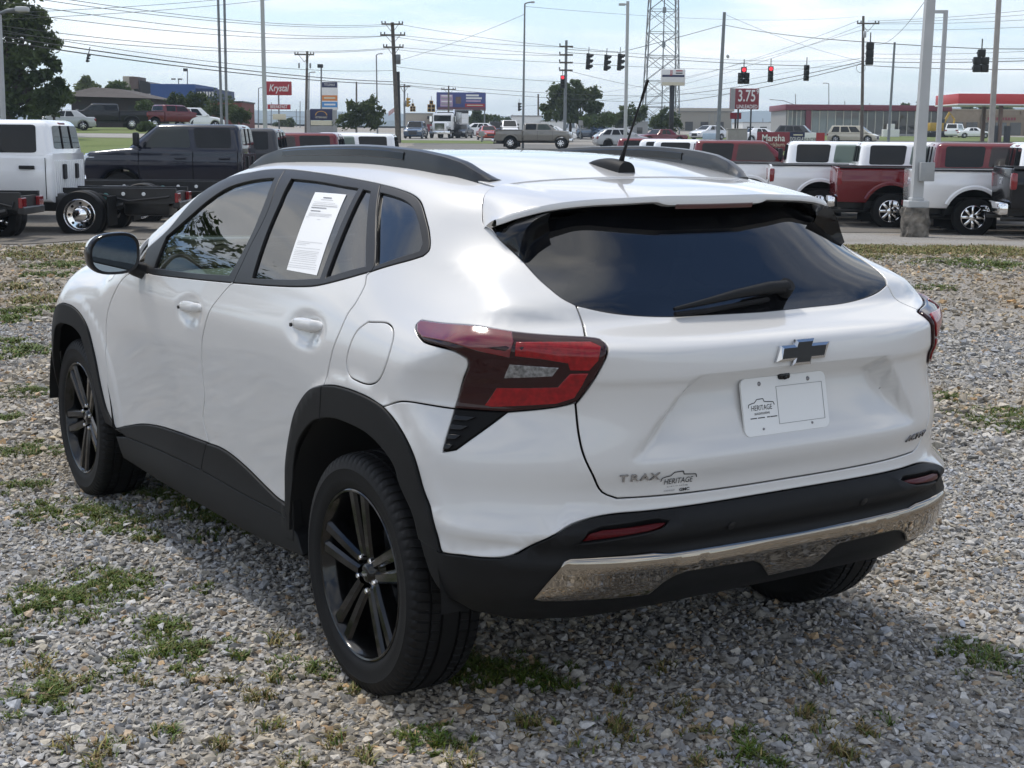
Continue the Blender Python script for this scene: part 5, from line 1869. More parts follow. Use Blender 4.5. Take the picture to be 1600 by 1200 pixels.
def arch_pts(cx, r, z0, n=9, rev=False):
    """points over a wheel opening from front to back (or reversed) at sill height z0"""
    a0 = math.asin(max(-1, min(1, (z0 - r[1]) / r[0])))
    A_ = np.linspace(a0, PI - a0, n)
    q = [(cx + r[0] * math.cos(a), r[1] + r[0] * math.sin(a)) for a in A_]
    return q[::-1] if rev else q


class Frus:
    """greenhouse: a tapered box; faces can carry windows"""

    def __init__(s, xb0, xb1, wb, zb, xt0, xt1, wt, zt):
        s.c = dict(lb=[(xb0, wb, zb), (xb1, wb, zb), (xt1, wt, zt), (xt0, wt, zt)], rb=[(xb1, -wb, zb), (xb0, -wb, zb), (xt0, -wt, zt), (xt1, -wt, zt)],
                   fr=[(xb1, wb, zb), (xb1, -wb, zb), (xt1, -wt, zt), (xt1, wt, zt)], bk=[(xb0, -wb, zb), (xb0, wb, zb), (xt0, wt, zt), (xt0, -wt, zt)])
        s.bot = [(xb0, wb, zb), (xb1, wb, zb), (xb1, -wb, zb), (xb0, -wb, zb)]
        s.top = [(xt0, wt, zt), (xt1, wt, zt), (xt1, -wt, zt), (xt0, -wt, zt)]

    def solid(s, name, material, parent, b=.07, crown=.03):
        bm = bmesh.new()
        vb = [bm.verts.new(p) for p in s.bot]
        vt = [bm.verts.new(p) for p in s.top]
        bm.faces.new(vb)
        bm.faces.new(vt[::-1])
        for i in range(4):
            bm.faces.new((vb[i], vt[i], vt[(i + 1) % 4], vb[(i + 1) % 4]))
        bmesh.ops.recalc_face_normals(bm, faces=bm.faces[:])
        ed = [e for e in bm.edges if not (e.verts[0] in vb and e.verts[1] in vb)]
        bmesh.ops.bevel(bm, geom=ed, offset=b, segments=3, affect='EDGES', profile=.5)
        bm.verts.index_update()
        V = [v.co.copy() for v in bm.verts]
        Fc = [[v.index for v in f.verts] for f in bm.faces]
        bm.free()
        return mesh_obj(name, V, Fc, material, parent, True, None, 35)

    def quad(s, name, face, u0, u1, v0, v1, material, parent, off=.006, r=.0, skew=(0, 0)):
        """window on a face, u along the lower edge, v upwards; skew shifts the upper corners"""
        a, b, c_, d = (np.array(q) for q in s.c[face])
        f = lambda u, v: (a * (1 - u) + b * u) * (1 - v) + (d * (1 - u) + c_ * u) * v
        n_ = np.cross(b - a, d - a)
        n_ = n_ / np.linalg.norm(n_)
        if face in ('lb', 'rb') and n_[1] * (1 if face == 'lb' else -1) < 0 or face == 'fr' and n_[0] < 0 or face == 'bk' and n_[0] > 0:
            n_ = -n_
        cor = [(u0, v0), (u1, v0), (u1 + skew[1], v1), (u0 + skew[0], v1)]
        P2 = []
        for i in range(4):                       # rounded corners
            p0, p1, p2 = (np.array(cor[(i + k) % 4]) for k in (-1, 0, 1))
            for t in (.0, .33, .67, 1.):
                e0 = p1 + (p0 - p1) * .10
                e1 = p1 + (p2 - p1) * .10
                P2.append((1 - t) ** 2 * e0 + 2 * t * (1 - t) * p1 + t * t * e1)
        V = [f(u, v) + n_ * off for u, v in P2]
        k = len(V)
        idx = tuple(range(k))
        nn = np.cross(V[4] - V[0], V[8] - V[0])
        o = mesh_obj(name, V, [idx if nn @ n_ > 0 else idx[::-1]], material, parent)
        return o


def simple_car(label, col, loc, rz, cat='car', group=None, L=4.6, Wd=1.82, H=1.46, style='sedan', name='parked_car', lamps_front=True, rims=None, roof_mat=None):
    """car seen from afar: hull, greenhouse, separate windows, wheels and lamps. x forward, rear bumper at -L/2"""
    root = empty(name, loc, rz)
    tag(root, label, cat, group)
    w = Wd / 2
    h = L / 2
    r = .335 if style in ('sedan', 'hatch', 'classic') else .37
    fa, ra = h - .86, -h + .92
    zs = .24
    deck = {'sedan': .98, 'hatch': 1.0, 'suv': 1.06, 'van': 1.04, 'classic': .88}[style] * H / {'sedan': 1.46, 'hatch': 1.5, 'suv': 1.70, 'van': 1.75, 'classic': 1.35}[style] * (1.0 if style != 'suv' else 1.0)
    hood = deck - (.10 if style != 'classic' else .02)
    nose = hood - .16
    out = [(-h, .42), (-h + .02, deck - .12), (-h + .12, deck)]
    out += [(h - 1.35, deck + .01), (h - .55, hood), (h - .1, nose), (h, nose - .2), (h - .02, .36), (h - .14, zs)]
    out += arch_pts(fa, (r + .05, r), zs) + arch_pts(ra, (r + .05, r), zs) + [(-h + .12, zs)]
    V_, F_ = bulge(*hull(out, w, .09), CAR_Z, CAR_PROF)
    body = mesh_obj('body', V_, F_, col, root, True, None, 40)
    if style == 'sedan':
        fr = Frus(-h + .62, h - 1.15, w - .06, deck - .02, -h + 1.35, h - 1.95, w - .30, H)
    elif style == 'classic':
        fr = Frus(-h + 1.15, h - 1.75, w - .08, deck - .02, -h + 1.75, h - 2.3, w - .26, H)
    elif style == 'hatch':
        fr = Frus(-h + .12, h - 1.05, w - .06, deck - .02, -h + .85, h - 2.0, w - .28, H)
    elif style == 'suv':
        fr = Frus(-h + .10, h - 1.25, w - .06, deck - .02, -h + .55, h - 1.95, w - .24, H)
    else:
        fr = Frus(-h + .08, h - .80, w - .05, deck - .02, -h + .45, h - 1.75, w - .20, H)
    fr.solid('cabin', col, root)
    for face in ('lb', 'rb'):
        a_ = [(.30, .53), (.56, .80)] if style in ('sedan', 'classic') else [(.08, .28), (.32, .55), (.58, .82)]
        for u0, u1 in a_:
            if face == 'rb':
                u0, u1 = 1 - u1, 1 - u0
            fr.quad('side_window', face, u0, u1, .10, .86, VGLASS, root)
    fr.quad('windscreen', 'fr', .07, .93, .10, .93, VGLASS, root)
    fr.quad('rear_window', 'bk', .10, .90, .16, .90, VGLASS, root)
    for sg in (1, -1):
        for x in (fa, ra):
            road_wheel(root, (x, sg * (w - .11), r), sg, r, .20, .64, rims, 6, 20)
        MB().bbox(h - .30, h - .015, sg * w * .52, sg * w * .95, nose - .16, nose - .02, .03).build('headlight', HEADL, root, sharp=40)
        MB().bbox(-h - .012, -h + .14, sg * w * .62, sg * (w - .01), deck - .30, deck - .10, .03).build('taillight', TAILRED, root, sharp=40)
        fx = fr.c['fr'][0][0] - .28
        MB().bbox(fx - .09, fx + .06, sg * (w - .03), sg * (w + .15), deck + .02, deck + .15, .03).build('door_mirror', col, root, sharp=40)
    MB().bbox(h - .03, h + .015, -w * .45, w * .45, .40, nose - .10, .02).build('grille', PLASTG, root)
    MB().bbox(-h + .3, h - .3, -w + .1, w - .1, .18, .42, .05).build('underbody', DARK, root)
    return root


def pickup(label, loc, rz, cab_col, bed_col=None, group=None, bed='box', name='pickup_truck', cab_only=False, wheels='chrome', detail=True, mirrors=True, rearlamp=True, arch_lip=True, H=1.98, cab_len=2.46, graphics=None, c0=.90, tail=1.55):
    """full-size crew-cab truck. x forward, origin on the ground below the rear axle"""
    root = empty(name, loc, rz)
    tag(root, label, 'truck', group)
    w = 1.0
    r = .42
    wb = c0 + 2.90
    c1 = c0 + cab_len
    belt = 1.42
    zs = .60
    # cab lower body and nose
    out = [(c0, belt), (c1 - .15, belt + .02), (c1 + .42, belt - .02), (c1 + 1.15, belt - .10), (c1 + 1.28, belt - .22), (c1 + 1.34, .95), (c1 + 1.30, .62)]
    out += [(wb + .62, .60)] + arch_pts(wb, (r + .09, r), zs)[0:] + [(c1 - .02, zs - .0), (c0 + .02, zs)]
    V_, F_ = bulge(*hull(out, w, .09), TR_Z, TR_PROF)
    mesh_obj('cab_body', V_, F_, cab_col, root, True, None, 55)
    fr = Frus(c0 + .01, c1 + .28, w - .06, belt - .03, c0 + .09, c1 - .44, w - .19, H)
    fr.solid('cab_roof', cab_col, root, .15)
    for face in ('lb', 'rb'):
        W_ = [(.09, .40), (.445, .87)]
        for i, (u0, u1) in enumerate(W_):
            sk = (.012, .125) if i == 0 else (.143, .075)
            if face == 'rb':
                u0, u1 = 1 - u1, 1 - u0
                sk = (-sk[1], -sk[0])
            fr.quad('side_window', face, u0, u1, .07, .86, VGLASS if i == 0 else VGLASSC, root, skew=sk)
    fr.quad('windscreen', 'fr', .06, .94, .08, .92, VGLASSC, root)
    rw = fr.quad('rear_window', 'bk', .10, .90, .18, .84, VGLASS, root)
    m = MB()
    for u in (.36, .64):
        a_, b_, c_, d_ = (np.array(q) for q in fr.c['bk'])
        f = lambda uu, v: (a_ * (1 - uu) + b_ * uu) * (1 - v) + (d_ * (1 - uu) + c_ * uu) * v
        m.tube([f(u, .18) + (-.012, 0, 0), f(u, .84) + (-.012, 0, 0)], .014, 6)
    m.build('sliding_pane_frame', BLACKP, rw)
    MB().bbox(c0 + .10, c0 + .17, -.16, .16, H - .10, H - .04, .01).build('cargo_light', TAILRED, root)
    # door seams and handles
    for sg in (1, -1):
        for x in (c0 + .10, c0 + 1.16, c1 - .02):
            MB().box(x - .006, x + .006, *sorted((sg * (w - .002), sg * (w + .0025))), zs + .06, belt - .07).build('door_seam', DARK, root)
        for x in (c0 + .28, c0 + 1.32):
            MB().bbox(x, x + .26, *sorted((sg * (w - .01), sg * (w + .035))), belt - .26, belt - .20, .012).build('door_handle', cab_col if cab_col is not P_WHITE else BLACKP, root, sharp=40)
        if mirrors:
            MB().bbox(c1 - .10, c1 + .02, *sorted((sg * (w + .10), sg * (w + .34))), belt + .05, belt + .36, .04).build('door_mirror', BLACKP, root, sharp=40)
            MB().tube([(c1 - .02, sg * (w - .06), belt + .04), (c1 - .04, sg * (w + .16), belt + .10)], .035, 8).build('mirror_arm', BLACKP, root)
        MB().bbox(c1 + .98, c1 + 1.345, *sorted((sg * .62, sg * .985)), 1.02, 1.24, .05).build('headlight', HEADL, root, sharp=40)
    MB().bbox(c1 + 1.26, c1 + 1.37, -.60, .60, .86, 1.28, .04).build('grille', CHROME, root, sharp=40)
    MB().bbox(c1 + 1.22, c1 + 1.46, -.99, .99, .52, .80, .06).build('front_bumper', CHROME, root, sharp=40)
    rim_m = CHROME
    for sg in (1, -1):
        road_wheel(root, (wb, sg * .86, r), sg, r, .27, .60, rim_m, 8, 32)
        if bed == 'box':
            road_wheel(root, (0, sg * .86, r), sg, r, .27, .60, rim_m, 8, 32)
    # frame rails
    for sg in (1, -1):
        MB().box(-1.15 if bed == 'box' else -tail, c1 + 1.1, *sorted((sg * .40, sg * .48)), .58 if bed != 'box' else .45, .84 if bed != 'box' else .62).build('frame_rail', FRAMEB, root)
    MB().tube([(0, -.8, r), (0, .8, r)], .07, 10).build('rear_axle', FRAMEB, root)
    MB().tube([(wb, -.8, r), (wb, .8, r)], .06, 10).build('front_axle', FRAMEB, root)
    if bed == 'box':
        bc = bed_col or cab_col
        b0, b1 = -1.20, .87
        rail = 1.40
        side = [(b0, .62), (b0 - .01, rail - .02), (b0 + .03, rail), (b1, rail), (b1, zs)]
        side += arch_pts(0, (r + .15, r + .02), zs)
        for sg in (1, -1):
            p = np.array(side, float)
            if area(p) < 0:
                p = p[::-1]
            V, n = [], len(p)
            for y, d, in ((w - .10, 0), (w - .015, 0), (w, .02)):
                q = inset(p, d) if d else p
                V += [(x, sg * y, z) for x, z in q]
            Fc = [(k * n + i, k * n + (i + 1) % n, (k + 1) * n + (i + 1) % n, (k + 1) * n + i)[::-sg] for k in range(2) for i in range(n)]
            Fc += [tuple(range(n))[::sg], tuple(2 * n + i for i in range(n))[::-sg]]
            V, Fc = bulge(V, Fc, TR_Z, TR_PROF)
            sd = mesh_obj('bed_side', V, Fc, bc, root, True, None, 55)
            A_ = np.linspace(.42, PI - .42, 18)
            m = MB()
            V = []
            for a in A_:
                for rr, yy in ((r + .145, .0), (r + .15, .022), (r + .205, .026), (r + .24, .0)):
                    V.append((rr * math.cos(a), sg * (w - .003 + yy - .6 * float(TR_PROF(r + .02 + rr * math.sin(a)))), r + .02 + rr * math.sin(a)))
            m.add(V, [(i * 4 + q, i * 4 + q + 1, (i + 1) * 4 + q + 1, (i + 1) * 4 + q)[::-sg] for i in range(len(A_) - 1) for q in range(3)])
            m.build('arch_flare', bc, sd, sharp=40)
            MB().bbox(b0 + .02, b1 - .01, *sorted((sg * (w - .11), sg * (w + .004))), rail - .012, rail + .022, .01).build('bed_rail_cap', PLASTG, sd)
            # wheel-house liner
            A_ = np.linspace(0, PI, 14)
            V = [((r + .17) * math.cos(a), sg * yy, r + .02 + (r + .17) * math.sin(a)) for a in A_ for yy in (w - .05, .45)]
            V += [(-(r + .17), sg * .45, .15), ((r + .17), sg * .45, .15)]
            mesh_obj('wheel_house', V, [(i * 2, i * 2 + 1, i * 2 + 3, i * 2 + 2) for i in range(13)] + [tuple(i * 2 + 1 for i in range(14)) + (28, 29)], DARK, root)
            if rearlamp:
                MB().bbox(b0 - .028, b0 + .10, *sorted((sg * (w - .16), sg * (w + .008))), rail - .42, rail - .08, .04).build('taillight', TAILRED, sd, sharp=40)
        MB().box(b0 + .05, b1, -w + .1, w - .1, .78, .82).build('bed_floor', DARK, root)
        MB().bbox(b0 - .02, b0 + .04, -w + .10, w - .10, .74, rail, .02).build('tailgate', bc, root, sharp=40)
        if graphics:
            text_mesh('tailgate_lettering', graphics, .20, CHROME, frame_at((b0 - .024, 0, 1.14), (0, -1, 0), (0, 0, 1)), root, depth=.006, squash=1.2)
        MB().bbox(b0 - .22, b0 - .04, -.99, .99, .50, .74, .05).build('rear_bumper', CHROME, root, sharp=40)
        MB().tube([(.3, -.62, .40), (-1.0, -.66, .42), (-1.32, -.72, .42)], .055, 10).build('exhaust_pipe', FRAMEB, root, smooth=True)
        MB().tube([(.3, .62, .40), (-1.0, .66, .42), (-1.32, .80, .42)], .055, 10).build('exhaust_pipe', FRAMEB, root, smooth=True)
    else:
        # bare chassis: cross members, tank, dual rear wheels, lamps, cab back plate
        for x in (-tail + .05, -.8 * tail / 1.55, .35, c0 - .1):
            MB().box(x - .04, x + .04, -.42, .42, .62, .78).build('cross_member', FRAMEB, root)
        for sg in (1, -1):
            for yy in (.93, .66):
                ty = lathe_y([(.27, -.12), (.38, -.12), (.405, -.09), (.405, .09), (.385, .115), (.27, .12)], 30, (0, sg * yy, .405), sg).build('wheel', RUBBER, root, sharp=40)
                if yy > .9:
                    m = lathe_y([(.272, .115), (.262, .125), (.245, .10), (.235, .03), (.15, .02), (.12, .05), (.115, .12), (.06, .135), (0, .138)], 30, (0, sg * yy, .405), sg)
                    m.build('rim', CHROME, ty, sharp=40)
                    for k in range(8):
                        a = 2 * PI * k / 8
                        lathe_y([(0, .040), (.022, .038), (.024, .02)], 10, (.195 * math.cos(a), sg * yy, .405 + .195 * math.sin(a)), sg).build('rim_hole', DARK, ty)
            MB().bbox(-tail - .05, -tail + .01, *sorted((sg * .30, sg * .52)), .60, .76, .01).build('taillight', TAILRED, root)
            for x in ((-.95, -.60, .45) if tail > 1.2 else ()):
                lathe_y([(0, .01), (.03, .008), (.034, 0)], 10, (x, sg * .482, .74), sg).build('frame_bolt', WHITEP, root)
        for sg in (1, -1):
            MB().tube([(-tail + .1, sg * .50, .70), (-.7, sg * .53, .62), (-.2, sg * .52, .74), (c0 - .1, sg * .50, .60)], .022, 6).build('hose', FRAMEB, root)
            MB().tube([(-.62, sg * .56, .56), (0, sg * .56, .40), (.62, sg * .56, .56)], .045, 6).build('leaf_spring', FRAMEB, root)
            MB().bbox(-.50, -.47, *sorted((sg * .52, sg * 1.05)), .22, .72, .01).build('mud_flap', RUBBER, root) if tail > 1.2 else None
            lathe_y([(0, .03), (.05, .028), (.055, 0)], 12, (-.30, sg * .482, .70), sg).build('filler_cap', mat('teal_cap', (.10, .25, .24), rough=.5), root)
        MB().tube([(-.2, 0, .45), (c0, 0, .55)], .06, 8).build('drive_shaft', FRAMEB, root)
        MB().bbox(-tail - .07, -tail + .05, -.50, .50, .50, .62, .02).build('rear_cross_bar', FRAMEB, root)
        if tail > 1.2:
            MB().bbox(-1.35, -.55, -.30, .30, .36, .72, .05).build('fuel_tank', FRAMEB, root, sharp=40)
        MB().bbox(.30, .85, .50, .78, .45, .75, .05).build('def_tank', FRAMEB, root, sharp=40)
        for sg in (1, -1):
            MB().bbox(c0 - .05, c0 - .002, sg * .34 - .07, sg * .34 + .07, .98, 1.24, .02).build('back_panel_vent', BLACKP, root)
        for i, x in enumerate(np.linspace(-.78, .78, 16)):
            MB().bbox(c0 - .012, c0 + .01, x - .02, x + .02, .70, 1.30, .006).build('back_panel_rib', cab_col, root)
    return root



# ------------------------------------------------------------------ trucks parked in the lot
def X_at(px, Y):
    return sight(px, 216, Y)[0]


RG = 'new trucks parked along the right of the lot'
RZR = math.radians(-7.5)
for px, Y, lab, cc, bc, kw in (
        (1586, 31.4, 'white pickup with white bed behind the grey light pole base, nearest of the right row', P_WHITE, P_WHITE, dict(graphics='RAM')),
        (1454, 33.9, 'dark red pickup with red bed and chrome wheels left of the light pole', P_RED, P_RED, {}),
        (1340, 36.4, 'white pickup whose red tail lamp shows beside the right roof rail', P_WHITE, P_WHITE, {}),
        (1229, 38.9, 'white pickup cab below the dark red campaign sign', P_WHITE, P_WHITE, {}),
        (1085, 41.4, 'dark red pickup cab right of the roof antenna', P_RED, P_WHITE, {}),
        (1022, 43.9, 'white pickup cab just left of the red cab beyond the roof rail', P_WHITE, P_WHITE, {}),
        (1000, 46.4, 'white pickup cab mostly hidden behind another white cab near the antenna', P_WHITE, P_WHITE, {}),
        (966, 48.9, 'dark red cab, farthest of the right row, behind the antenna mast', P_RED, P_RED, {})):
    Xc = X_at(px, Y)
    ox, oy = Xc - .95 * math.cos(RZR), Y - .95 * math.sin(RZR)
    pickup(lab, (ox, oy, gz1(ox, oy) - .04), RZR, cc, bc, RG, mirrors=px > 1030, **kw)
Xc = X_at(1578, 28.6)
t = pickup('black pickup tail with chrome bumper cut off by the right picture edge', (Xc + 1.25, 28.9, gz1(9.5, 28.9)), RZR, P_BLACK, P_BLACK, RG, graphics='GIT')

LG = 'cab trucks parked along the left of the lot'
for px, Y, c0, tail_, lab, cc in (
        (-120, 21.8, .42, .80, 'white chassis cab cut off by the left picture edge', P_WHITE),
        (78, 24.3, .45, 1.50, 'white chassis cab with chrome dual wheel and bare black frame', P_WHITE),
        (48, 27.6, 2.05, 2.15, 'second white chassis cab hidden behind the first, only its bare frame showing', P_WHITE),
        (377, 34.2, .90, 1.55, 'dark navy crew cab truck facing left behind the bare frames', P_NAVY),
        (434, 38.0, .90, 1.55, 'dark grey truck cab between the navy truck and the red cab', P_GREY),
        (530, 41.0, .90, 1.55, 'dark red truck cab left of the white cabs, above the left roof rail', P_RED),
        (618, 44.5, .90, 1.55, 'white truck cab with dark side window above the left roof rail', P_WHITE),
        (590, 48.0, .90, 1.55, 'white truck cab roof farthest back in the left row', P_WHITE)):
    Xc = X_at(px, Y)
    ox, oy = Xc + c0, Y + 1.0
    pickup(lab, (ox, oy, gz1(ox, oy) - .08 + (.14 if px >= 377 else 0)), PI, cc, None, LG, bed='chassis', c0=c0, tail=tail_, mirrors=px in (377, 78))

# ------------------------------------------------------------------ cars farther off
CG = 'cars beyond the lot'


def car_at(px, Y, rz, lab, col, style, L=4.6, H=1.46, Wd=1.82, cat='car', **k):
    X = X_at(px, Y)
    return simple_car(lab, col, (X, Y, gz1(X, Y) + .03), math.radians(rz), cat, CG, L, Wd, H, style, **k)


car_at(100, 108, 195, 'silver sedan half hidden behind the white chassis cab', P_SILVER, 'sedan', 4.7)
car_at(85, 116, 190, 'second silver sedan parked behind the first at far left', P_SILVER, 'hatch', 4.4)
car_at(302, 118, 35, 'white sport utility vehicle parked right of the red pickup on the verge', P_WHITE, 'suv', 4.8, 1.76, 1.94)
car_at(972, 116, 10, 'silver hatchback sedan on the road behind the antenna', P_SILVER, 'hatch', 4.5, 1.50, 1.76, rims=DARK)
car_at(1030, 135, -150, 'dark red classic sedan under the pylon sign', P_RED, 'classic', 5.2, 1.38, 1.95, rims=ALLOY)
car_at(1106, 168, -140, 'white crossover behind the steel utility pole', P_WHITE, 'hatch', 4.6, 1.62, 1.85)
car_at(1187, 150, 20, 'white sedan behind the dark red campaign sign', P_WHITE, 'sedan', 4.7)
car_at(1248, 150, -20, 'grey sport utility vehicle behind the campaign signs', P_GREY, 'suv', 4.9, 1.78, 1.95)
car_at(1333, 152, -25, 'pale gold minivan parked before the glass-fronted building', P_GOLD, 'van', 5.1, 1.78, 1.97, 'minivan')
car_at(1492, 215, 60, 'white van before the tan shops', P_WHITE, 'van', 5.0, 1.95, 2.0)
car_at(1522, 205, -12, 'white sedan before the tan shops under the canopy', P_WHITE, 'sedan', 4.6)
car_at(1600, 72, 172, 'white sedan at the right edge below the red canopy', P_WHITE, 'sedan', 4.7)
car_at(650, 158, -95, 'dark blue pickup-like wagon facing the viewer beside the white tractor', P_BLUE, 'suv', 4.9, 1.85, 2.0)
car_at(722, 165, -100, 'black sedan right of the white tractor', P_BLACK, 'sedan', 4.7, 1.5)
car_at(744, 172, 170, 'white crossover right of the black sedan', P_WHITE, 'hatch', 4.6, 1.65)
car_at(762, 152, -80, 'orange red sedan below the billboard', P_ORANGE, 'sedan', 4.6)
car_at(773, 178, -90, 'black sport utility vehicle behind the orange sedan', P_BLACK, 'suv', 4.8, 1.8)
car_at(795, 176, -85, 'white van behind the pewter pickup', P_WHITE, 'van', 5.2, 2.0, 2.0)
car_at(929, 165, -60, 'dark sport utility vehicle facing left of the grey light pole', P_BLUE, 'suv', 4.9, 1.85, 1.95)
car_at(905, 170, -70, 'silver van beside the big oak', P_SILVER, 'van', 5.0, 1.9, 1.95)
car_at(700 + 165, 150, 5, 'white sedan low behind the concrete pole', P_WHITE, 'sedan', 4.6)
car_at(965, 172, -75, 'pale pickup-like wagon right of the dark one', P_SILVER, 'suv', 4.9, 1.85, 1.95)
pk = pickup('pewter crew cab pickup with grey lower cladding driving on the road', (X_at(800, 110), 110, gz1(X_at(800, 110), 110) + .03), math.radians(-8), P_TAN, P_TAN, CG, H=1.92, mirrors=False, cab_len=2.3)
pickup('black pickup facing left on the verge before the dark building', (X_at(206, 113), 113, gz1(X_at(206, 113), 113) + .05), math.radians(198), P_BLACK, P_BLACK, CG, mirrors=False, H=1.92)
pickup('red pickup seen from behind beside the black one on the verge', (X_at(232, 115), 115, gz1(X_at(232, 115), 115) + .05), math.radians(48), P_RED, P_RED, CG, mirrors=False, H=1.92)


# white road tractor with a dump body
def tractor():
    Y = 162
    X = X_at(694, Y)
    root = empty('road_tractor', (X, Y, gz1(X, Y) + .03), math.radians(-97))
    tag(root, 'white truck tractor facing the viewer below the billboard', 'truck')
    MB().bbox(1.0, 2.9, -.85, .85, .75, 1.75, .15).build('hood', P_WHITE, root, sharp=40)
    MB().bbox(-.6, 1.1, -1.1, 1.1, .9, 2.75, .12).build('cab', P_WHITE, root, sharp=40)
    MB().bbox(1.09, 1.13, -.95, .95, 1.85, 2.5, .02).build('windscreen', VGLASS, root)
    MB().bbox(2.88, 2.95, -.55, .55, .85, 1.65, .03).build('grille', CHROME, root)
    MB().bbox(2.75, 3.05, -1.15, 1.15, .45, .8, .05).build('bumper', CHROME, root, sharp=40)
    MB().bbox(-5.0, -.8, -1.2, 1.2, 1.1, 2.9, .06).build('dump_body', P_GREY, root, sharp=40)
    for sg in (1, -1):
        MB().bbox(2.4, 2.9, *sorted((sg * .72, sg * 1.1)), 1.0, 1.3, .04).build('headlight', HEADL, root)
        MB().bbox(.95, 1.15, *sorted((sg * 1.2, sg * 1.45)), 1.8, 2.4, .03).build('door_mirror', CHROME, root)
        MB().tube([(-.7, sg * 1.0, 1.0), (-.7, sg * 1.0, 3.2)], .08, 10).build('exhaust_stack', CHROME, root, smooth=True)
        for x in (2.2, -2.8, -4.1):
            road_wheel(root, (x, sg * 1.0, .5), sg, .5, .3, .58, ALLOY, 0, 20)


tractor()

# ------------------------------------------------------------------ poles, lamps, wires
STEEL = mat('galvanised_steel', (.20, .215, .225), rough=.55, metal=.35, var=.12, vscale=3)
STEELL = mat('pale_grey_pole_paint', (.42, .43, .43), rough=.5, var=.06, vscale=3)
WOOD = mat('weathered_pole_wood', (.115, .098, .080), rough=.9, var=.3, vscale=4, bump=.4, bscale=30)
CONCP = mat('concrete_pole', (.36, .34, .31), rough=.85, var=.1, vscale=4)
BLKM = mat('black_metal', (.016, .017, .018), rough=.55, var=.1)
WIREM = mat('dark_wire', (.05, .05, .052), rough=.7, var=.1)


def pole(name, lab, cat, Y, p0, p1, r0, r1, material, square=False, base=None, group=None):
    """tapered pole between two sighted points (bottom pixel x, top pixel) at distance Y; returns root and top point"""
    xb = X_at(p0, Y)
    zb = gz1(xb, Y) if base is None else base
    xt, zt = sight(p1[0], p1[1], Y)
    root = empty(name, (xb, Y, zb))
    tag(root, lab, cat, group)
    top_ = Vector((xt - xb, 0, zt - zb))
    k = 4 if square else 12
    m = MB()
    if square:
        d = top_
        V = []
        for q, rr in ((Vector((0, 0, 0)), r0), (d, r1)):
            V += [q + Vector((sx * rr, sy * rr, 0)) for sx, sy in ((-1, -1), (1, -1), (1, 1), (-1, 1))]
        m.add(V, [(0, 1, 5, 4), (1, 2, 6, 5), (2, 3, 7, 6), (3, 0, 4, 7), (4, 5, 6, 7)])
    else:
        m.tube([(0, 0, -.3), top_ * .5, top_], [r0, (r0 + r1) / 2, r1], k)
    m.build('shaft', material, root, smooth=not square, sharp=None if square else 50)
    return root, top_


def cobra(root, top_, dx, dz, L=.6):
    m = MB().tube([top_, top_ + Vector((dx * .5, 0, dz * .8)), top_ + Vector((dx, 0, dz))], .05, 8)
    m.build('lamp_arm', STEEL, root, smooth=True)
    s_ = 1 if dx > 0 else -1
    e = top_ + Vector((dx, 0, dz))
    MB().bbox(*sorted((e.x, e.x + s_ * L)), -.14, .14, e.z - .06, e.z + .08, .05).build('lamp_head', STEELL, root, sharp=40)


def crossarm(root, z, w, at_x=0.0, brace=True, ins=3, y=-.2):
    m = MB().box(at_x - w / 2, at_x + w / 2, y - .06, y + .06, z - .07, z + .07)
    if brace:
        for s_ in (-1, 1):
            m.tube([(at_x, y, z - .75), (at_x + s_ * w * .28, y, z - .06)], .025, 6)
    a = m.build('crossarm', WOOD, root)
    for k in range(ins):
        for s_ in (-1, 1):
            x = at_x + s_ * w / 2 * (.95 - .3 * k)
            MB().lathe([(0, .26), (.05, .25), (.07, .18), (.04, .16), (.07, .1), (.03, .07)], 8, Matrix.Translation((x, y, z))).build('insulator', BLKM, root)
            if k == 0 and ins == 1:
                break


# near square light pole with its concrete pier
Yp = 29.0
xb = X_at(1437, Yp)
zb = gz1(xb, Yp)
lp = empty('light_pole', (xb, Yp, zb))
tag(lp, 'pale grey square light pole on a rough concrete pier at right', 'light pole')
pm = mat('rough_concrete', (.15, .135, .115), rough=.95, var=.75, vscale=5, bump=1.0, bscale=14)
n = 22
V, Fc = [], []
Rg = np.random.default_rng(3)
for j, z in enumerate(np.linspace(-.1, .60, 8)):
    for k in range(n):
        a = 2 * PI * k / n
        rr = .275 * (1 + .05 * math.sin(3 * a + j) + Rg.normal(0, .045))
        V.append((rr * math.cos(a), rr * math.sin(a), z))
Fc = [(j * n + k, j * n + (k + 1) % n, (j + 1) * n + (k + 1) % n, (j + 1) * n + k) for j in range(7) for k in range(n)] + [tuple(7 * n + k for k in range(n))]
mesh_obj('concrete_pier', V, Fc, pm, lp)
MB().bbox(-.21, .21, -.21, .21, .60, .74, .02).bbox(-.13, .13, -.13, .13, .73, .80, .02).build('base_cover', STEELL, lp)
xt, zt = sight(1462, -60, Yp)
V = []
for q, rr in ((Vector((0, 0, .62)), .105), (Vector((xt - xb - .06, 0, zt - zb)), .085)):
    V += [q + Vector((sx * rr, sy * rr, 0)) for sx, sy in ((-1, -1), (1, -1), (1, 1), (-1, 1))]
MB().add(V, [(0, 1, 5, 4), (1, 2, 6, 5), (2, 3, 7, 6), (3, 0, 4, 7), (4, 5, 6, 7)]).build('shaft', STEELL, lp)
MB().bbox(-.02, .26, -.28, -.10, 1.13, 1.50, .015).build('junction_box', mat('box_grey', (.30, .31, .31), rough=.5, var=.05), lp, sharp=40)

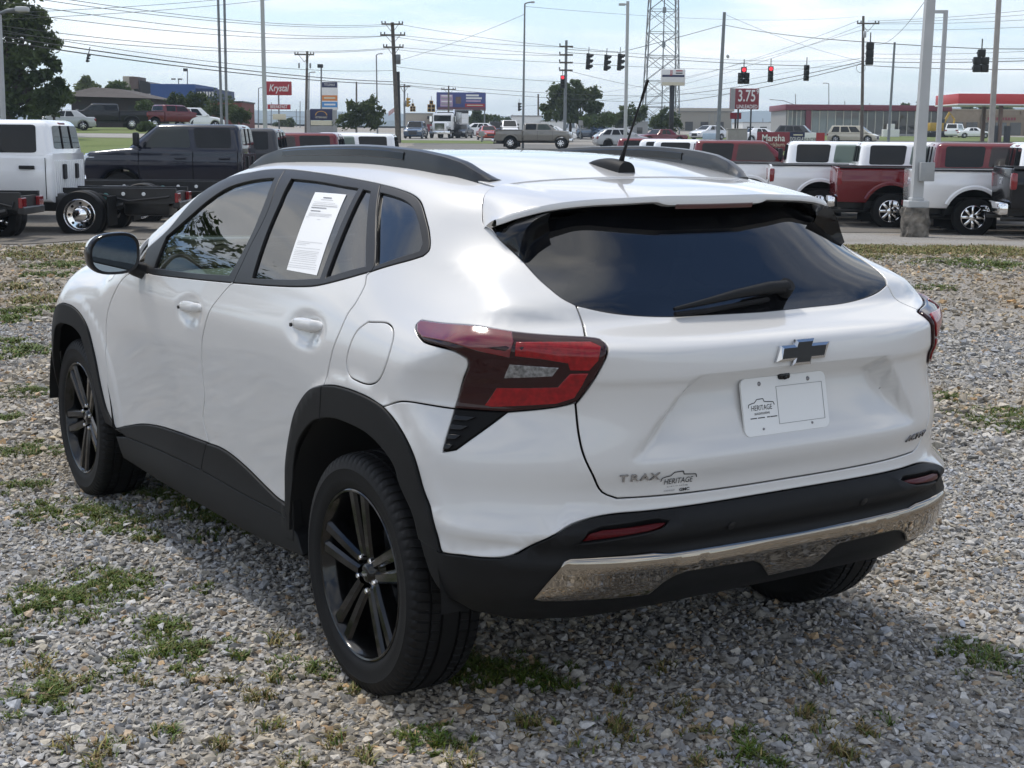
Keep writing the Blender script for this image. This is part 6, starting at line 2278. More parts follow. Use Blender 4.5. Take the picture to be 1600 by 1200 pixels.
r_, t_ = pole('light_pole', 'grey light pole with a short arm right of the near square pole', 'light pole', 58, 1466, (1478, 16), .11, .09, STEELL)
MB().box(-.55 + t_.x, t_.x, -.06, .06, t_.z - .12, t_.z).build('lamp_arm', STEELL, r_)
pole('light_pole', 'tan concrete pole crossing the red canopy at right', 'pole', 48, 1549, (1563, -40), .105, .085, CONCP)
r_, t_ = pole('street_lamp', 'grey street lamp pole cut by the left picture edge', 'street lamp', 40, 5, (-1, 22), .085, .06, STEELL)
cobra(r_, t_, .45, .12, .35)
pole('flag_pole', 'slim blue grey pole, left of a close pair over the blue store', 'pole', 100, 347, (340, -25), .10, .085, STEEL)
pole('flag_pole', 'slim blue grey pole, right of a close pair over the blue store', 'pole', 100, 355, (350, -25), .10, .085, STEEL)
pole('light_pole', 'thick pale grey pole just left of the red restaurant sign', 'light pole', 75, 415, (409, -30), .12, .10, STEELL)
r_, t_ = pole('utility_pole', 'wooden utility pole with one crossarm right of the restaurant sign', 'utility pole', 150, 478, (480, 80), .16, .12, WOOD)
crossarm(r_, t_.z - .35, 2.0, ins=2)
for k, dx in enumerate((-.55, .25, .6)):
    MB().lathe([(0, .5), (.09, .48), (.09, .0), (0, -.02)], 8, Matrix.Translation((dx, -.25, t_.z - 1.7))).build('fuse_switch', STEEL, r_)
r_, t_ = pole('street_lamp', 'thin street lamp beside the one-arm utility pole', 'street lamp', 165, 482, (483, 114), .10, .06, STEEL)
cobra(r_, t_, .35, .08, .35)
r_, t_ = pole('light_pole', 'light pole with a boxy dark head above the tall store sign', 'light pole', 170, 502, (502, 106), .11, .09, STEEL)
MB().bbox(-.32, .32, -.2, .2, t_.z, t_.z + .42, .05).build('lamp_head', BLKM, r_)
pole('utility_pole', 'plain thin pole behind the leafy bush', 'pole', 180, 557, (557, 128), .13, .1, WOOD)
r_, t_ = pole('street_lamp', 'tall street lamp right of the leafy bush', 'street lamp', 170, 590, (588, 86), .1, .07, STEEL)
cobra(r_, t_, .45, .15, .3)
gp, gt = pole('utility_pole', 'tall wooden utility pole with three wide crossarms and a transformer', 'utility pole', 130, 622, (613, 35), .22, .15, WOOD)
for py_, w_ in ((38, 1.9), (55, 2.2), (74, 1.8)):
    zz = sight(615, py_, 130)[1] - gp.location.z
    crossarm(gp, zz, w_, gt.x * zz / gt.z, ins=2)
zz = sight(615, 93, 130)[1] - gp.location.z
MB().lathe([(0, .45), (.2, .43), (.22, .3), (.22, -.4), (0, -.42)], 14, Matrix.Translation((gt.x * zz / gt.z + .36, -.1, zz))).build('transformer', STEEL, gp, smooth=True)
pole('utility_pole', 'short dark stub pole beside the three-arm utility pole', 'pole', 132, 624, (622, 112), .17, .15, BLKM)
r_, t_ = pole('utility_pole', 'thin utility pole with crossarm right of the stub pole', 'utility pole', 165, 632, (632, 131), .12, .09, STEEL)
crossarm(r_, t_.z - .3, 1.4, ins=1)
MB().lathe([(0, .35), (.18, .33), (.18, -.3), (0, -.32)], 12, Matrix.Translation((.1, -.25, t_.z - 2.2))).build('transformer', STEEL, r_, smooth=True)
r_, t_ = pole('utility_pole', 'utility pole with crossarm standing before the billboard', 'utility pole', 196, 701, (701, 134), .14, .1, WOOD)
crossarm(r_, t_.z - .5, 1.9, ins=2)
r_, t_ = pole('street_lamp', 'tall slim street lamp left of the big oak', 'street lamp', 112, 817, (820, 6), .10, .06, STEEL)
cobra(r_, t_, .45, .12, .3)
lpole, lt = pole('utility_pole', 'concrete utility pole with four short crossarms before the oak', 'utility pole', 125, 882, (885, 63), .15, .11, STEEL)
for py_ in (73, 86, 98, 110):
    zz = sight(884, py_, 125)[1] - lpole.location.z
    crossarm(lpole, zz, 1.15, lt.x * zz / lt.z, False, 1)
pole('utility_pole', 'small far pole left of the oak', 'pole', 215, 841, (841, 147), .15, .12, WOOD)
r_, t_ = pole('light_pole', 'pale grey light pole left of the lattice tower', 'light pole', 90, 977, (981, 2), .115, .095, STEELL)
MB().box(t_.x - .3, t_.x, -.05, .05, t_.z - .22, t_.z - .14).bbox(t_.x - .55, t_.x - .15, -.12, .12, t_.z - .26, t_.z - .12, .03).build('lamp_head', STEELL, r_)
op, ot = pole('utility_pole', 'leaning grey steel pole left of the fuel price sign', 'utility pole', 115, 1121, (1132, 19), .17, .125, STEEL)
MB().lathe([(0, .14), (.12, .1), (.16, -.02), (.05, -.1)], 12, Matrix.Translation((ot.x * .68 + .42, -.1, ot.z * .68)) @ Matrix.Rotation(1.2, 4, 'Y')).build('dish_antenna', STEELL, op)
pp_, pt_ = pole('utility_pole', 'wooden utility pole with crossarm before the glass building', 'utility pole', 140, 1347, (1349, 25), .17, .12, WOOD)
crossarm(pp_, pt_.z - .7, 2.1, ins=2)
MB().lathe([(0, .3), (.16, .28), (.16, -.3), (0, -.32)], 12, Matrix.Translation((pt_.x + .15, -.25, pt_.z - 1.7))).build('transformer', STEELL, pp_, smooth=True)
m = MB().lathe([(.42 + .02 * math.cos(a), .02 * math.sin(a)) for a in np.linspace(0, 2 * PI, 7)[:-1]], 24, Matrix.Translation((pt_.x * .6 - .25, -.3, pt_.z * .60)) @ Matrix.Rotation(PI / 2, 4, 'X'), close=True)
m.build('cable_coil', BLKM, pp_)
pole('utility_pole', 'leaning grey steel pole right of the wooden crossarm pole', 'utility pole', 120, 1388, (1398, 66), .12, .09, STEEL)
for px, py, Y, lab in ((1295, 131, 240, 'thin street lamp above the roof of the glass building'), (1243, 147, 245, 'short post above the left roof corner of the glass building'), (424, 160, 260, 'thin far pole, left of two below the restaurant sign'), (469, 158, 260, 'thin far pole left of the veterinary sign'), (463, 171, 280, 'thinnest far pole left of the veterinary sign'), (1108, 177, 330, 'thin far pole over the grey warehouse, left one'), (1117, 177, 330, 'thin far pole over the grey warehouse, right one'), (1192, 185, 330, 'small far utility pole right of the fuel price sign'), (404, 138, 200, 'thin far street lamp at the left of the thick pale pole'), (1320, 158, 245, 'tiny post above the middle of the glass building roof'), (1359, 161, 245, 'tiny post above the right of the glass building roof')):
    r_, t_ = pole('thin_post', lab, 'pole', Y, px, (px, py), .09, .06, STEEL)
    if px in (1295, 404):
        cobra(r_, t_, -.5 if px == 1295 else .5, .1, .5)
xb2, zb2 = X_at(1243, 240), 0
r_, t_ = pole('street_lamp', 'curved arm street lamp left of the glass building', 'street lamp', 235, 1240, (1240, 163), .08, .06, STEEL)
cobra(r_, t_, -3.3, .7, .6)


# lattice tower
def tower():
    Y = 230
    x0 = X_at(1031, Y)
    z0 = gz1(x0, Y)
    root = empty('lattice_tower', (x0, Y, z0))
    tag(root, 'tall steel lattice tower rising behind the pylon sign', 'tower')
    H_ = 30.0
    hw = lambda z: np.interp(z, [0, 20, 30], [2.75, 2.15, 1.6])
    lv = [0, 4.2, 8.2, 12.0, 15.6, 19.0, 22.2, 25.2, 28.0, 30.0]
    cs = [(-1, -1), (1, -1), (1, 1), (-1, 1)]
    for sx, sy in cs:
        MB().tube([(sx * hw(z), sy * hw(z), z) for z in lv], .115, 6).build('leg', STEEL, root)
    for a, b in zip(lv[:-1], lv[1:]):
        m = MB()
        for i in range(4):
            (ax, ay), (bx, by) = cs[i], cs[(i + 1) % 4]
            h0, h1 = hw(a), hw(b)
            m.tube([(ax * h0, ay * h0, a), (bx * h1, by * h1, b)], .045, 5)
            m.tube([(bx * h0, by * h0, a), (ax * h1, ay * h1, b)], .045, 5)
            m.tube([(ax * h1, ay * h1, b), (bx * h1, by * h1, b)], .05, 5)
            mx, my, hm = (ax + bx) / 2, (ay + by) / 2, (h0 + h1) / 2
            m.tube([(mx * h1, my * h1, b), (ax * hm, ay * hm, (a + b) / 2)], .03, 4)
            m.tube([(mx * h1, my * h1, b), (bx * hm, by * hm, (a + b) / 2)], .03, 4)
        m.build('bracing', STEEL, root)
    m = MB().tube([(0, -2.0, 0), (0, -1.7, 30)], .10, 6)
    m.build('cable_run', STEEL, root)
    for z in (8.5, 13.2, 18.4, 23.5):
        MB().bbox(-.25, .25, -hw(z) - .25, -hw(z) + .05, z, z + .9, .05).build('equipment_box', STEEL, root)


tower()


# traffic signals
SIGB = mat('signal_black', (.012, .013, .013), rough=.5, var=.1)
SIGY = mat('signal_yellow', (.42, .25, .03), rough=.5, var=.1)
LRED = mat('lit_red_signal', (.5, .01, .02), rough=.3, emit=(1.0, .05, .08), estr=1.1)
LDK = mat('unlit_signal_lens', (.02, .02, .02), rough=.2, var=.1)


def signal(lab, px, py, h, Y, facing='camera', material=None, dog=False, lit=False, tilt=0.0, wire=.5):
    """three-section (or five-section) head hung at the sighted centre"""
    material = material or SIGB
    x, z = sight(px, py, Y)
    root = empty('traffic_signal', (x, Y, z))
    tag(root, lab, 'traffic signal')
    rz = {'camera': 0, 'away': PI, 'left': -PI / 2 * .75, 'right': PI / 2 * .75}[facing]
    M_ = Matrix.Rotation(tilt, 4, 'Y') @ Matrix.Rotation(rz, 4, 'Z')
    s_ = h / 3
    secs = [(0, k) for k in (1, 0, -1)] if not dog else [(0, 1), (-.5, 0), (.5, 0), (-.5, -1), (.5, -1)]
    for i, (cx, cz) in enumerate(secs):
        X0 = cx * s_ * 1.05
        b = MB().bbox(X0 - s_ * .5, X0 + s_ * .5, -s_ * .28, s_ * .28, cz * s_ - s_ * .49, cz * s_ + s_ * .49, .03, M_).build('signal_section', material, root, sharp=40)
        Mv = M_ @ Matrix.Translation((X0, -s_ * .28, cz * s_)) @ Matrix.Rotation(PI / 2, 4, 'X')
        V = []
        A_ = np.linspace(-.6, PI + .6, 12)
        for a in A_:
            for hh, k in ((0, .42), (.62 if 0 < a < PI else .35, .42)):
                V.append(Mv @ Vector((s_ * k * math.cos(a), s_ * k * math.sin(a), s_ * hh)))
        mesh_obj('visor', V, [(j * 2, j * 2 + 1, j * 2 + 3, j * 2 + 2) for j in range(11)], material, b, True)
        MB().lathe([(0, .03), (s_ * .36, .01), (s_ * .38, -.01)], 16, Mv).build('lens', LRED if lit and i == 0 else LDK, b)
    MB().tube([M_ @ Vector((0, 0, h * .5)), M_ @ Vector((0, 0, h * .5 + wire))], .03, 6).build('hanger', SIGB, root)


signal('dark signal head on the span wire, leftmost of three beside the oak', 919, 96, 1.28, 118, 'right', tilt=.05)
signal('dark signal head on the span wire, middle of three beside the oak', 947, 98, 1.28, 118, 'right', tilt=.05)
signal('dark signal head on the span wire, next to the pale light pole', 968, 97, 1.34, 118, 'right', tilt=.05)
signal('signal glowing red beside the concrete utility pole', 879, 128, 1.1, 124, 'camera', lit=True)
signal('five-section signal showing red above the fuel price sign', 1162, 118, 1.12, 98, 'camera', dog=True, lit=True)
signal('narrow signal showing red right of the five-section one', 1204, 116, 1.05, 98, 'camera', lit=True)
signal('dark signal head, rightmost of three beyond the price sign', 1260, 114, 1.05, 98, 'camera')
signal('dark signal head right of the wooden crossarm pole', 1359, 84, 1.12, 75, 'away')
signal('five-section signal back near the tan concrete pole', 1533, 95, 1.10, 72, 'away', dog=True)
signal('small dark signal alone on the wires at far left', 137, 91, .55, 100, 'right', tilt=.25)
signal('yellow signal head, left one near the three-arm pole', 637, 160, 1.05, 168, 'right', SIGY)
signal('yellow green five-section signal near the three-arm pole', 645, 168, .95, 172, 'camera', SIGY, dog=True)
signal('yellow five-section signal left of the billboard', 674, 166, 1.3, 168, 'camera', SIGY, dog=True)
signal('tiny signal head left of the tall slim street lamp', 811, 167, 1.1, 195, 'right')


# overhead wires: each run is a thing, its strands are parts
def run(lab, strands, sag=.012, r=.016):
    root = None
    for (p0, y0), (p1, y1) in strands:
        a = Vector((sight(p0[0], p0[1], y0)[0], y0, sight(p0[0], p0[1], y0)[1]))
        b = Vector((sight(p1[0], p1[1], y1)[0], y1, sight(p1[0], p1[1], y1)[1]))
        if root is None:
            root = empty('overhead_wires', a)
            tag(root, lab, 'wires')
        L_ = (b - a).length
        pts = [a + (b - a) * t - Vector((0, 0, 4 * t * (1 - t) * L_ * sag)) - root.location for t in np.linspace(0, 1, 15)]
        MB().tube(pts, r, 5, False).build('wire', WIREM, root)


run('bundle of wires sloping from the upper left to the three-arm pole', [(((-60, -28), 62), ((606, 38), 130)), (((-60, -20), 62), ((613, 40), 130)), (((-60, -8), 62), ((622, 55), 130)), (((-60, 8), 62), ((606, 56), 130)), (((-60, 32), 62), ((608, 75), 130)), (((-60, 44), 62), ((622, 75), 130)), (((-40, 40), 64), ((614, 110), 130))], .010)
run('thick low cables from the big left tree to the stub pole', [(((-40, 58), 64), ((622, 132), 131)), (((-40, 50), 64), ((622, 128), 131))], .006, .03)
run('wires climbing from the left tree to the top edge by the pair of poles', [(((-40, 32), 70), ((520, -14), 120)), (((-40, 22), 70), ((520, -22), 120))], .006, .014)
run('wires from the three-arm pole to the concrete pole by the oak', [(((624, 38), 130), ((878, 73), 125)), (((624, 55), 130), ((890, 74), 125)), (((606, 56), 130), ((878, 86), 125)), (((624, 74), 130), ((890, 87), 125)), (((608, 76), 130), ((878, 98), 125)), (((618, 104), 130), ((882, 128), 125))], .010)
run('low cables from the stub pole to the far right', [(((624, 128), 131), ((1040, 150), 180)), (((624, 132), 131), ((1040, 160), 180)), (((634, 133), 165), ((701, 140), 196))], .006, .02)
run('wire rising from the three-arm pole towards the tall slim street lamp', [(((618, 96), 130), ((820, 22), 112))], .01, .014)
run('signal span wire from the concrete pole to the leaning steel pole', [(((886, 77), 120), ((968, 82), 118)), (((968, 82), 118), ((1130, 39), 115)), (((886, 82), 120), ((980, 88), 118)), (((980, 88), 118), ((1260, 103), 98))], .004, .022)
run('span wire from the leaning steel pole to the right edge', [(((1132, 39), 115), ((1359, 66), 75)), (((1359, 66), 75), ((1533, 76), 72)), (((1533, 76), 72), ((1680, 76), 70))], .004, .02)
run('wires from the wooden crossarm pole to the right edge', [(((1356, 33), 140), ((1680, 8), 110)), (((1342, 36), 140), ((1680, 16), 110)), (((1356, 37), 140), ((1680, 26), 110)), (((1350, 46), 140), ((1680, 38), 110)), (((1349, 84), 140), ((1680, 76), 110)), (((1349, 90), 140), ((1680, 88), 110))], .006)
run('thick cables from the wooden crossarm pole to the right edge', [(((1349, 102), 140), ((1680, 108), 100)), (((1349, 96), 140), ((1680, 92), 100))], .004, .03)
run('wires from the wooden crossarm pole down to the left behind the tower', [(((1342, 32), 140), ((1040, 130), 200)), (((1356, 36), 140), ((1040, 138), 200)), (((1349, 46), 140), ((900, 150), 240)), (((1349, 90), 140), ((800, 166), 260))], .008)
run('thick cables from the wooden crossarm pole down to the left', [(((1346, 100), 140), ((1000, 164), 220)), (((1346, 96), 140), ((1000, 152), 220))], .008, .035)
run('guy wire crossing the sky at the upper right', [(((1360, 64), 140), ((1452, -8), 60)), (((1132, 22), 115), ((1350, 96), 140))], .012, .012)
run('thin wires across the sky behind the lattice tower', [(((890, 74), 125), ((1342, 92), 230)), (((890, 98), 125), ((1342, 100), 230)), (((820, 10), 150), ((1340, 26), 300)), (((890, 111), 125), ((1140, 146), 260))], .006, .018)
run('short thin wires at the far left horizon', [(((420, 173), 250), ((470, 175), 250)), (((420, 180), 250), ((478, 183), 250))], .004, .02)


# ------------------------------------------------------------------ signs
def board(name, lab, px0, py0, px1, py1, Y, col, posts, frame=None, cat='sign', th=.25, rough=.45):
    """flat sign board spanning two sighted corners, standing on posts (list of picture x)"""
    x0, z1 = sight(px0, py0, Y)
    x1, z0 = sight(px1, py1, Y)
    cx = (x0 + x1) / 2
    zg = gz1(cx, Y)
    root = empty(name, (cx, Y, zg))
    tag(root, lab, cat)
    w, h = x1 - x0, z1 - z0
    zc = (z0 + z1) / 2 - zg
    MB().bbox(-w / 2, w / 2, -th / 2, th / 2, zc - h / 2, zc + h / 2, min(.08, h * .06)).build('panel', col, root, sharp=40)
    for p in posts:
        xx = X_at(p, Y) - cx
        MB().tube([(xx, .0 if th > .3 else th, -.2), (xx, .0 if th > .3 else th, zc - h * .3)], max(.07, .012 * zc * 1.5), 8).build('post', frame or BLKM, root, smooth=True)
    return root, w, h, zc, th


def letters(root, s_, x, z, size, material, th, squash=1.0, shear=0.0, bold=0.0, spacing=1.0):
    return text_mesh('lettering', s_, size, material, frame_at((x, -th / 2 - .012, z), (1, 0, 0), (0, 0, 1)), root, .004, spacing, squash, shear, bold)


def field(root, x0, x1, z0, z1, material, th, nm='colour_field', k=.006):
    return MB().box(x0, x1, -th / 2 - k, -th / 2 - .001, z0, z1).build(nm, material, root)


S_RED = mat('sign_red', (.34, .020, .028), rough=.4, var=.05)
S_BLUE = mat('sign_blue', (.045, .06, .20), rough=.4, var=.08)
S_LBLUE = mat('sign_light_blue', (.06, .25, .55), rough=.4, var=.05)
S_ORANGE = mat('sign_orange', (.60, .20, .035), rough=.4, var=.05)
S_WHITE = mat('sign_white', (.72, .72, .70), rough=.4, var=.04)
S_CREAM = mat('sign_cream', (.62, .58, .44), rough=.5, var=.05)
S_MAROON = mat('sign_maroon', (.20, .016, .026), rough=.45, var=.05)
S_NAVY = mat('sign_navy', (.015, .02, .07), rough=.45, var=.05)
S_GREY = mat('sign_grey', (.30, .30, .30), rough=.5, var=.06)
S_PINK = mat('sign_mauve', (.42, .30, .42), rough=.5, var=.15, vscale=2)

r0, w, h, zc, th = board('restaurant_sign', 'red restaurant sign with white slanted lettering over smaller boards', 415, 127, 456, 149, 150, S_RED, [436], STEEL)
letters(r0, 'Krystal', 0, zc, h * .70, S_WHITE, th, .72, .25, .012)
for (a, b, c_, d_), m_, tx in (((418, 163, 454, 171), S_RED, 'BREAKFAST'), ((426, 178, 447, 187), S_CREAM, '')):
    x0, z1 = sight(a, b, 150)
    x1, z0 = sight(c_, d_, 150)
    x0, x1 = x0 - r0.location.x, x1 - r0.location.x
    z0, z1 = z0 - r0.location.z, z1 - r0.location.z
    MB().bbox(x0, x1, -.12, .12, z0, z1, .03).build('lower_board', m_, r0, sharp=40)
    if tx:
        letters(r0, tx, (x0 + x1) / 2, (z0 + z1) / 2, (z1 - z0) * .95, S_WHITE, .24, .72, 0, .006)
r0, w, h, zc, th = board('store_pylon', 'tall stacked store sign, navy over white, orange and light blue', 503, 128, 528, 172, 165, S_WHITE, [505, 526], STEEL, th=.5)
for k, (m_, tx) in enumerate(((S_NAVY, 'TITLEMAX'), (None, ''), (S_ORANGE, '-'), (S_LBLUE, '-'))):
    zt_ = zc + h / 2 - k * h * .235
    if m_:
        field(r0, -w / 2 + .02, w / 2 - .02, zt_ - h * .20, zt_ - .02, m_, th)
    if tx == 'TITLEMAX':
        letters(r0, tx, 0, zt_ - h * .105, h * .12, S_WHITE, th, .72)
    elif tx:
        field(r0, -w * .36, w * .36, zt_ - h * .13, zt_ - h * .07, S_CREAM if m_ is S_ORANGE else S_WHITE, th, 'unreadable_line', .012)
r0, w, h, zc, th = board('veterinary_sign', 'low navy sign with a gold arch over a cream letter board', 485, 170, 520, 188, 140, S_NAVY, [], STEEL, th=.6)
V = [((.55 + .1 * (k % 2)) * w * .42 * math.cos(PI * (k // 2) / 14), -th / 2 - .015, zc - h * .08 + (.55 + .1 * (k % 2)) * h * .62 * math.sin(PI * (k // 2) / 14)) for k in range(30)]
mesh_obj('gold_arch', V, [(i, i + 1, i + 3, i + 2) for i in range(0, 28, 2)], mat('sign_gold', (.50, .27, .05), rough=.5), r0)
letters(r0, 'VETERINARY', 0, zc - h * .26, h * .24, S_CREAM, th, .80)
x0, z1 = sight(486, 188, 140)
x1, z0 = sight(519, 196, 140)
MB().bbox(x0 - r0.location.x, x1 - r0.location.x, -.28, .28, z0 - r0.location.z, z1 - r0.location.z - .02, .02).build('letter_board', S_CREAM, r0)
for sx in (-1, 1):
    MB().bbox(sx * w * .5 + (0 if sx > 0 else -.35), sx * w * .5 + (.35 if sx > 0 else 0), -.3, .3, -.2, zc + h * .4, .03).build('side_column', S_GREY, r0)
MB().box(-w * .5, w * .5, -.25, .25, -.2, zc - h).build('base', S_GREY, r0)
r0, w, h, zc, th = board('billboard', 'wide blue billboard with a mauve panel and a red band', 682, 144, 759, 172, 200, S_BLUE, [757], STEEL, cat='billboard', th=.5)
field(r0, -w * .42, -w * .17, zc - h * .32, zc + h * .36, S_PINK, th)
for k in range(4):
    field(r0, -w * .40, -w * .19, zc + h * (.26 - .16 * k), zc + h * (.33 - .16 * k), S_WHITE if k % 2 == 0 else S_GREY, th, 'unreadable_line', .012)
field(r0, -w * .47, w * .5, zc - h * .5, zc - h * .36, mat('sign_mud', (.16, .07, .08), rough=.6), th)
field(r0, w * .08, w * .48, zc - h * .34, zc - h * .14, S_RED, th)
for k, (a, b) in enumerate(((.10, .36), (.10, .42), (.10, .40))):
    field(r0, w * a, w * b, zc + h * (.28 - .16 * k), zc + h * (.38 - .16 * k), S_WHITE if k < 2 else S_PINK, th, 'unreadable_line', .012)
field(r0, w * .12, w * .44, zc - h * .26, zc - h * .21, S_CREAM, th, 'unreadable_line', .012)
field(r0, -w * .11, -w * .0, zc - h * .15, zc + h * .25, mat('sign_brown', (.14, .09, .07), rough=.6, var=.4, vscale=2), th)
MB().box(-w * .5, w * .5, -.9, -.2, zc - h * .5 - .12, zc - h * .5 - .05).build('catwalk', BLKM, r0)
r0, w, h, zc, th = board('plaza_sign', 'white plaza sign board with empty panes below the billboard', 711, 172, 732, 200, 185, S_WHITE, [713, 730], S_GREY, th=.4)
field(r0, -w * .5, w * .5, zc + h * .32, zc + h * .5, BLKM, th)
for k in range(2):
    for q in range(3):
        field(r0, -w * .46 + k * w * .47, -w * .02 + k * w * .47, zc + h * (.28 - .27 * q) - h * .22, zc + h * (.28 - .27 * q), S_GREY if (k + q) % 3 == 0 else PAPERM, th, 'sign_pane')
r0, w, h, zc, th = board('mattress_sign', 'white pylon sign with red double J before the lattice tower', 1033, 108, 1070, 134, 140, S_WHITE, [], BLKM, th=.5)
letters(r0, 'JJ', -w * .08, zc + h * .30, h * .34, S_RED, th, .9, 0, .012)
for k in range(2):
    field(r0, w * .10, w * .38, zc + h * (.36 - .14 * k), zc + h * (.43 - .14 * k), S_RED if k == 0 else BLKM, th, 'unreadable_line', .012)
field(r0, -w * .46, w * .46, zc + h * .02, zc + h * .15, S_NAVY, th)
field(r0, -w * .46, w * .46, zc - h * .48, zc - h * .30, S_CREAM, th)
MB().tube([(w * .0 - .05, 0, -.2), (-.05, 0, zc - h * .4)], .24, 12).build('post', BLKM, r0, smooth=True)
r0, w, h, zc, th = board('fuel_price_sign', 'dark red fuel price board with large white digits', 1141, 138, 1185, 171, 135, mat('price_board_red', (.20, .018, .028), rough=.45, var=.05), [1152, 1172], BLKM, th=.4)
field(r0, -w * .5, -w * .33, zc - h * .5, zc + h * .5, S_GREY, th)
letters(r0, '3.75', w * .07, zc + h * .12, h * .78, S_WHITE, th, .66, 0, .018)
letters(r0, '9', w * .44, zc + h * .34, h * .34, S_WHITE, th, .8, 0, .008)
letters(r0, 'UNLEADED', w * .09, zc - h * .38, h * .25, S_WHITE, th, .80, 0, .006)
x0, z1 = sight(1141, 176, 138)
x1, z0 = sight(1158, 186, 138)
MB().bbox(x0 - r0.location.x, x1 - r0.location.x, 2.9, 3.1, z0 - r0.location.z, z1 - r0.location.z, .03).build('lower_board', S_MAROON, r0)
MB().tube([((x0 + x1) / 2 - r0.location.x, 3.0, -.2), ((x0 + x1) / 2 - r0.location.x, 3.0, z0 - r0.location.z)], .1, 8).build('post', BLKM, r0)
r0, w, h, zc, th = board('campaign_sign', 'dark red campaign sign with a name in white letters', 1183, 206, 1233, 236, 105, S_MAROON, [1192, 1224], WOOD, th=.06)
letters(r0, 'Marsha', 0, zc + h * .17, h * .50, S_WHITE, th, .86, 0, .010)
letters(r0, 'Blackburn', w * .06, zc - h * .17, h * .30, S_CREAM, th, .86)
letters(r0, 'for Governor', w * .0, zc - h * .38, h * .16, S_WHITE, th, .9)
r0, w, h, zc, th = board('campaign_sign', 'navy, white and red campaign sign right of the dark red one', 1233, 207, 1288, 224, 106, S_WHITE, [1240, 1280], WOOD, th=.06)
field(r0, -w * .5, -w * .06, zc - h * .5, zc + h * .5, S_NAVY, th)
field(r0, w * .26, w * .5, zc - h * .5, zc + h * .5, S_RED, th)
letters(r0, 'DOUGLAS', -w * .26, zc - h * .12, h * .50, S_WHITE, th, .62, 0, .004)
field(r0, -w * .38, -w * .12, zc + h * .22, zc + h * .34, S_CREAM, th, 'unreadable_line', .012)
letters(r0, 'HUNTER', w * .09, zc - h * .18, h * .50, BLACKP, th, .62)
board('yard_sign', 'small pale blue yard sign before the white crossover', 1098, 208, 1120, 218, 120, mat('sign_pale_blue', (.45, .56, .66), rough=.5), [1102, 1116], WOOD, th=.06)
r0, w, h, zc, th = board('speed_sign', 'small grey roadside sign behind the oak road', 904, 188, 911, 196, 160, S_GREY, [907], STEEL, th=.05)
r0, w, h, zc, th = board('lane_sign', 'small grey roadside sign before the orange red sedan', 748, 205, 757, 213, 140, S_GREY, [753], STEEL, th=.05)

# utility cabinet beside the leaning steel pole
X = X_at(1151, 118)
cb = empty('utility_cabinet', (X, 118, gz1(X, 118)))
tag(cb, 'tan metal utility cabinet right of the leaning steel pole', 'cabinet')
MB().bbox(-.78, .78, -.5, .5, 0, 1.55, .03).build('body', mat('cabinet_tan', (.30, .285, .25), rough=.6, var=.08), cb, sharp=40)
for sx in (-.38, .38):
    MB().bbox(sx - .36, sx + .36, -.53, -.50, .08, 1.45, .01).build('door', mat('cabinet_tan', (.3, .285, .25)), cb)
MB().bbox(-.82, .82, -.54, .54, 1.55, 1.62, .02).build('lid', mat('cabinet_tan', (.3, .285, .25)), cb)

# flag on a pole at the left of the three-arm pole
X, z = sight(610, 170, 175)
fl = empty('flag', (X, 175, gz1(X, 175)))
tag(fl, 'small flag on a short pole left of the three-arm pole', 'flag')
zz = z - fl.location.z
MB().tube([(.9, 0, -.1), (.9, 0, zz + .5)], .04, 6).build('pole', STEEL, fl)
for k in range(7):
    V = []
    for i in range(9):
        t = i / 8
        for q in (0, 1):
            V.append((.86 - t * 1.1, .12 * math.sin(t * 7), zz + .4 - .07 * (k + q) - t * .75))
    mesh_obj('stripe', V, [(i * 2, i * 2 + 1, i * 2 + 3, i * 2 + 2) for i in range(8)], S_RED if k % 2 == 0 else S_WHITE, fl)


# ------------------------------------------------------------------ buildings
def wall_box(root, x0, x1, y0, y1, z0, z1, m, nm='wall', b=.02):
    return MB().bbox(x0, x1, y0, y1, z0, z1, b).build(nm, m, root)


def span(px0, px1, Y):
    return X_at(px0, Y), X_at(px1, Y)


# glass-fronted building with a dark red fascia
Y = 228
x0, x1 = span(1228, 1482, Y)
xc = X_at(1262, Y)
zb = gz1((x0 + x1) / 2, Y)
B = empty('showroom_building', ((x0 + x1) / 2, Y, zb))
tag(B, 'low building with a dark red fascia and tall glass panes', 'building')
L0, L1, Lc = x0 - B.location.x, x1 - B.location.x, xc - B.location.x
zt = sight(1355, 164, Y)[1] - zb
zf = sight(1355, 173, Y)[1] - zb
FASC = mat('maroon_fascia', (.17, .022, .042), rough=.5, var=.06)
MULL = mat('cream_mullion', (.52, .50, .45), rough=.5, var=.05)
wall_box(B, L0, L1, .6, 14, -.5, zt - .1, mat('showroom_wall', (.30, .30, .29), rough=.8, var=.1))
MB().bbox(L0 - .3, L1 + .2, -.35, 14.3, zf, zt, .03).build('fascia', FASC, B, sharp=40)
wall_box(B, Lc - .45, Lc + .35, -.2, .3, -.5, zf, FASC, 'pillar')
PANES = [glass_mat('shop_glass_%d' % k, (.2, .22, .22), 1.6, body=c_, clear=.1) for k, c_ in enumerate(((.20, .23, .23), (.14, .16, .16), (.07, .075, .075), (.045, .043, .040)))]
for k in range(17):
    xa = Lc + .5 + (L1 - .4 - Lc - .5) * k / 17
    xb_ = Lc + .5 + (L1 - .4 - Lc - .5) * (k + 1) / 17
    MB().box(xa + .06, xb_ - .06, .12, .16, .35, zf - .1).build('pane', PANES[min(3, k // 3 if k < 9 else 3)], B)
    MB().box(xa - .05, xa + .06, .02, .22, .0, zf).build('mullion', MULL, B)
MB().box(Lc + .4, L1 - .3, .05, .3, -.4, .35).build('sill_wall', S_GREY, B)
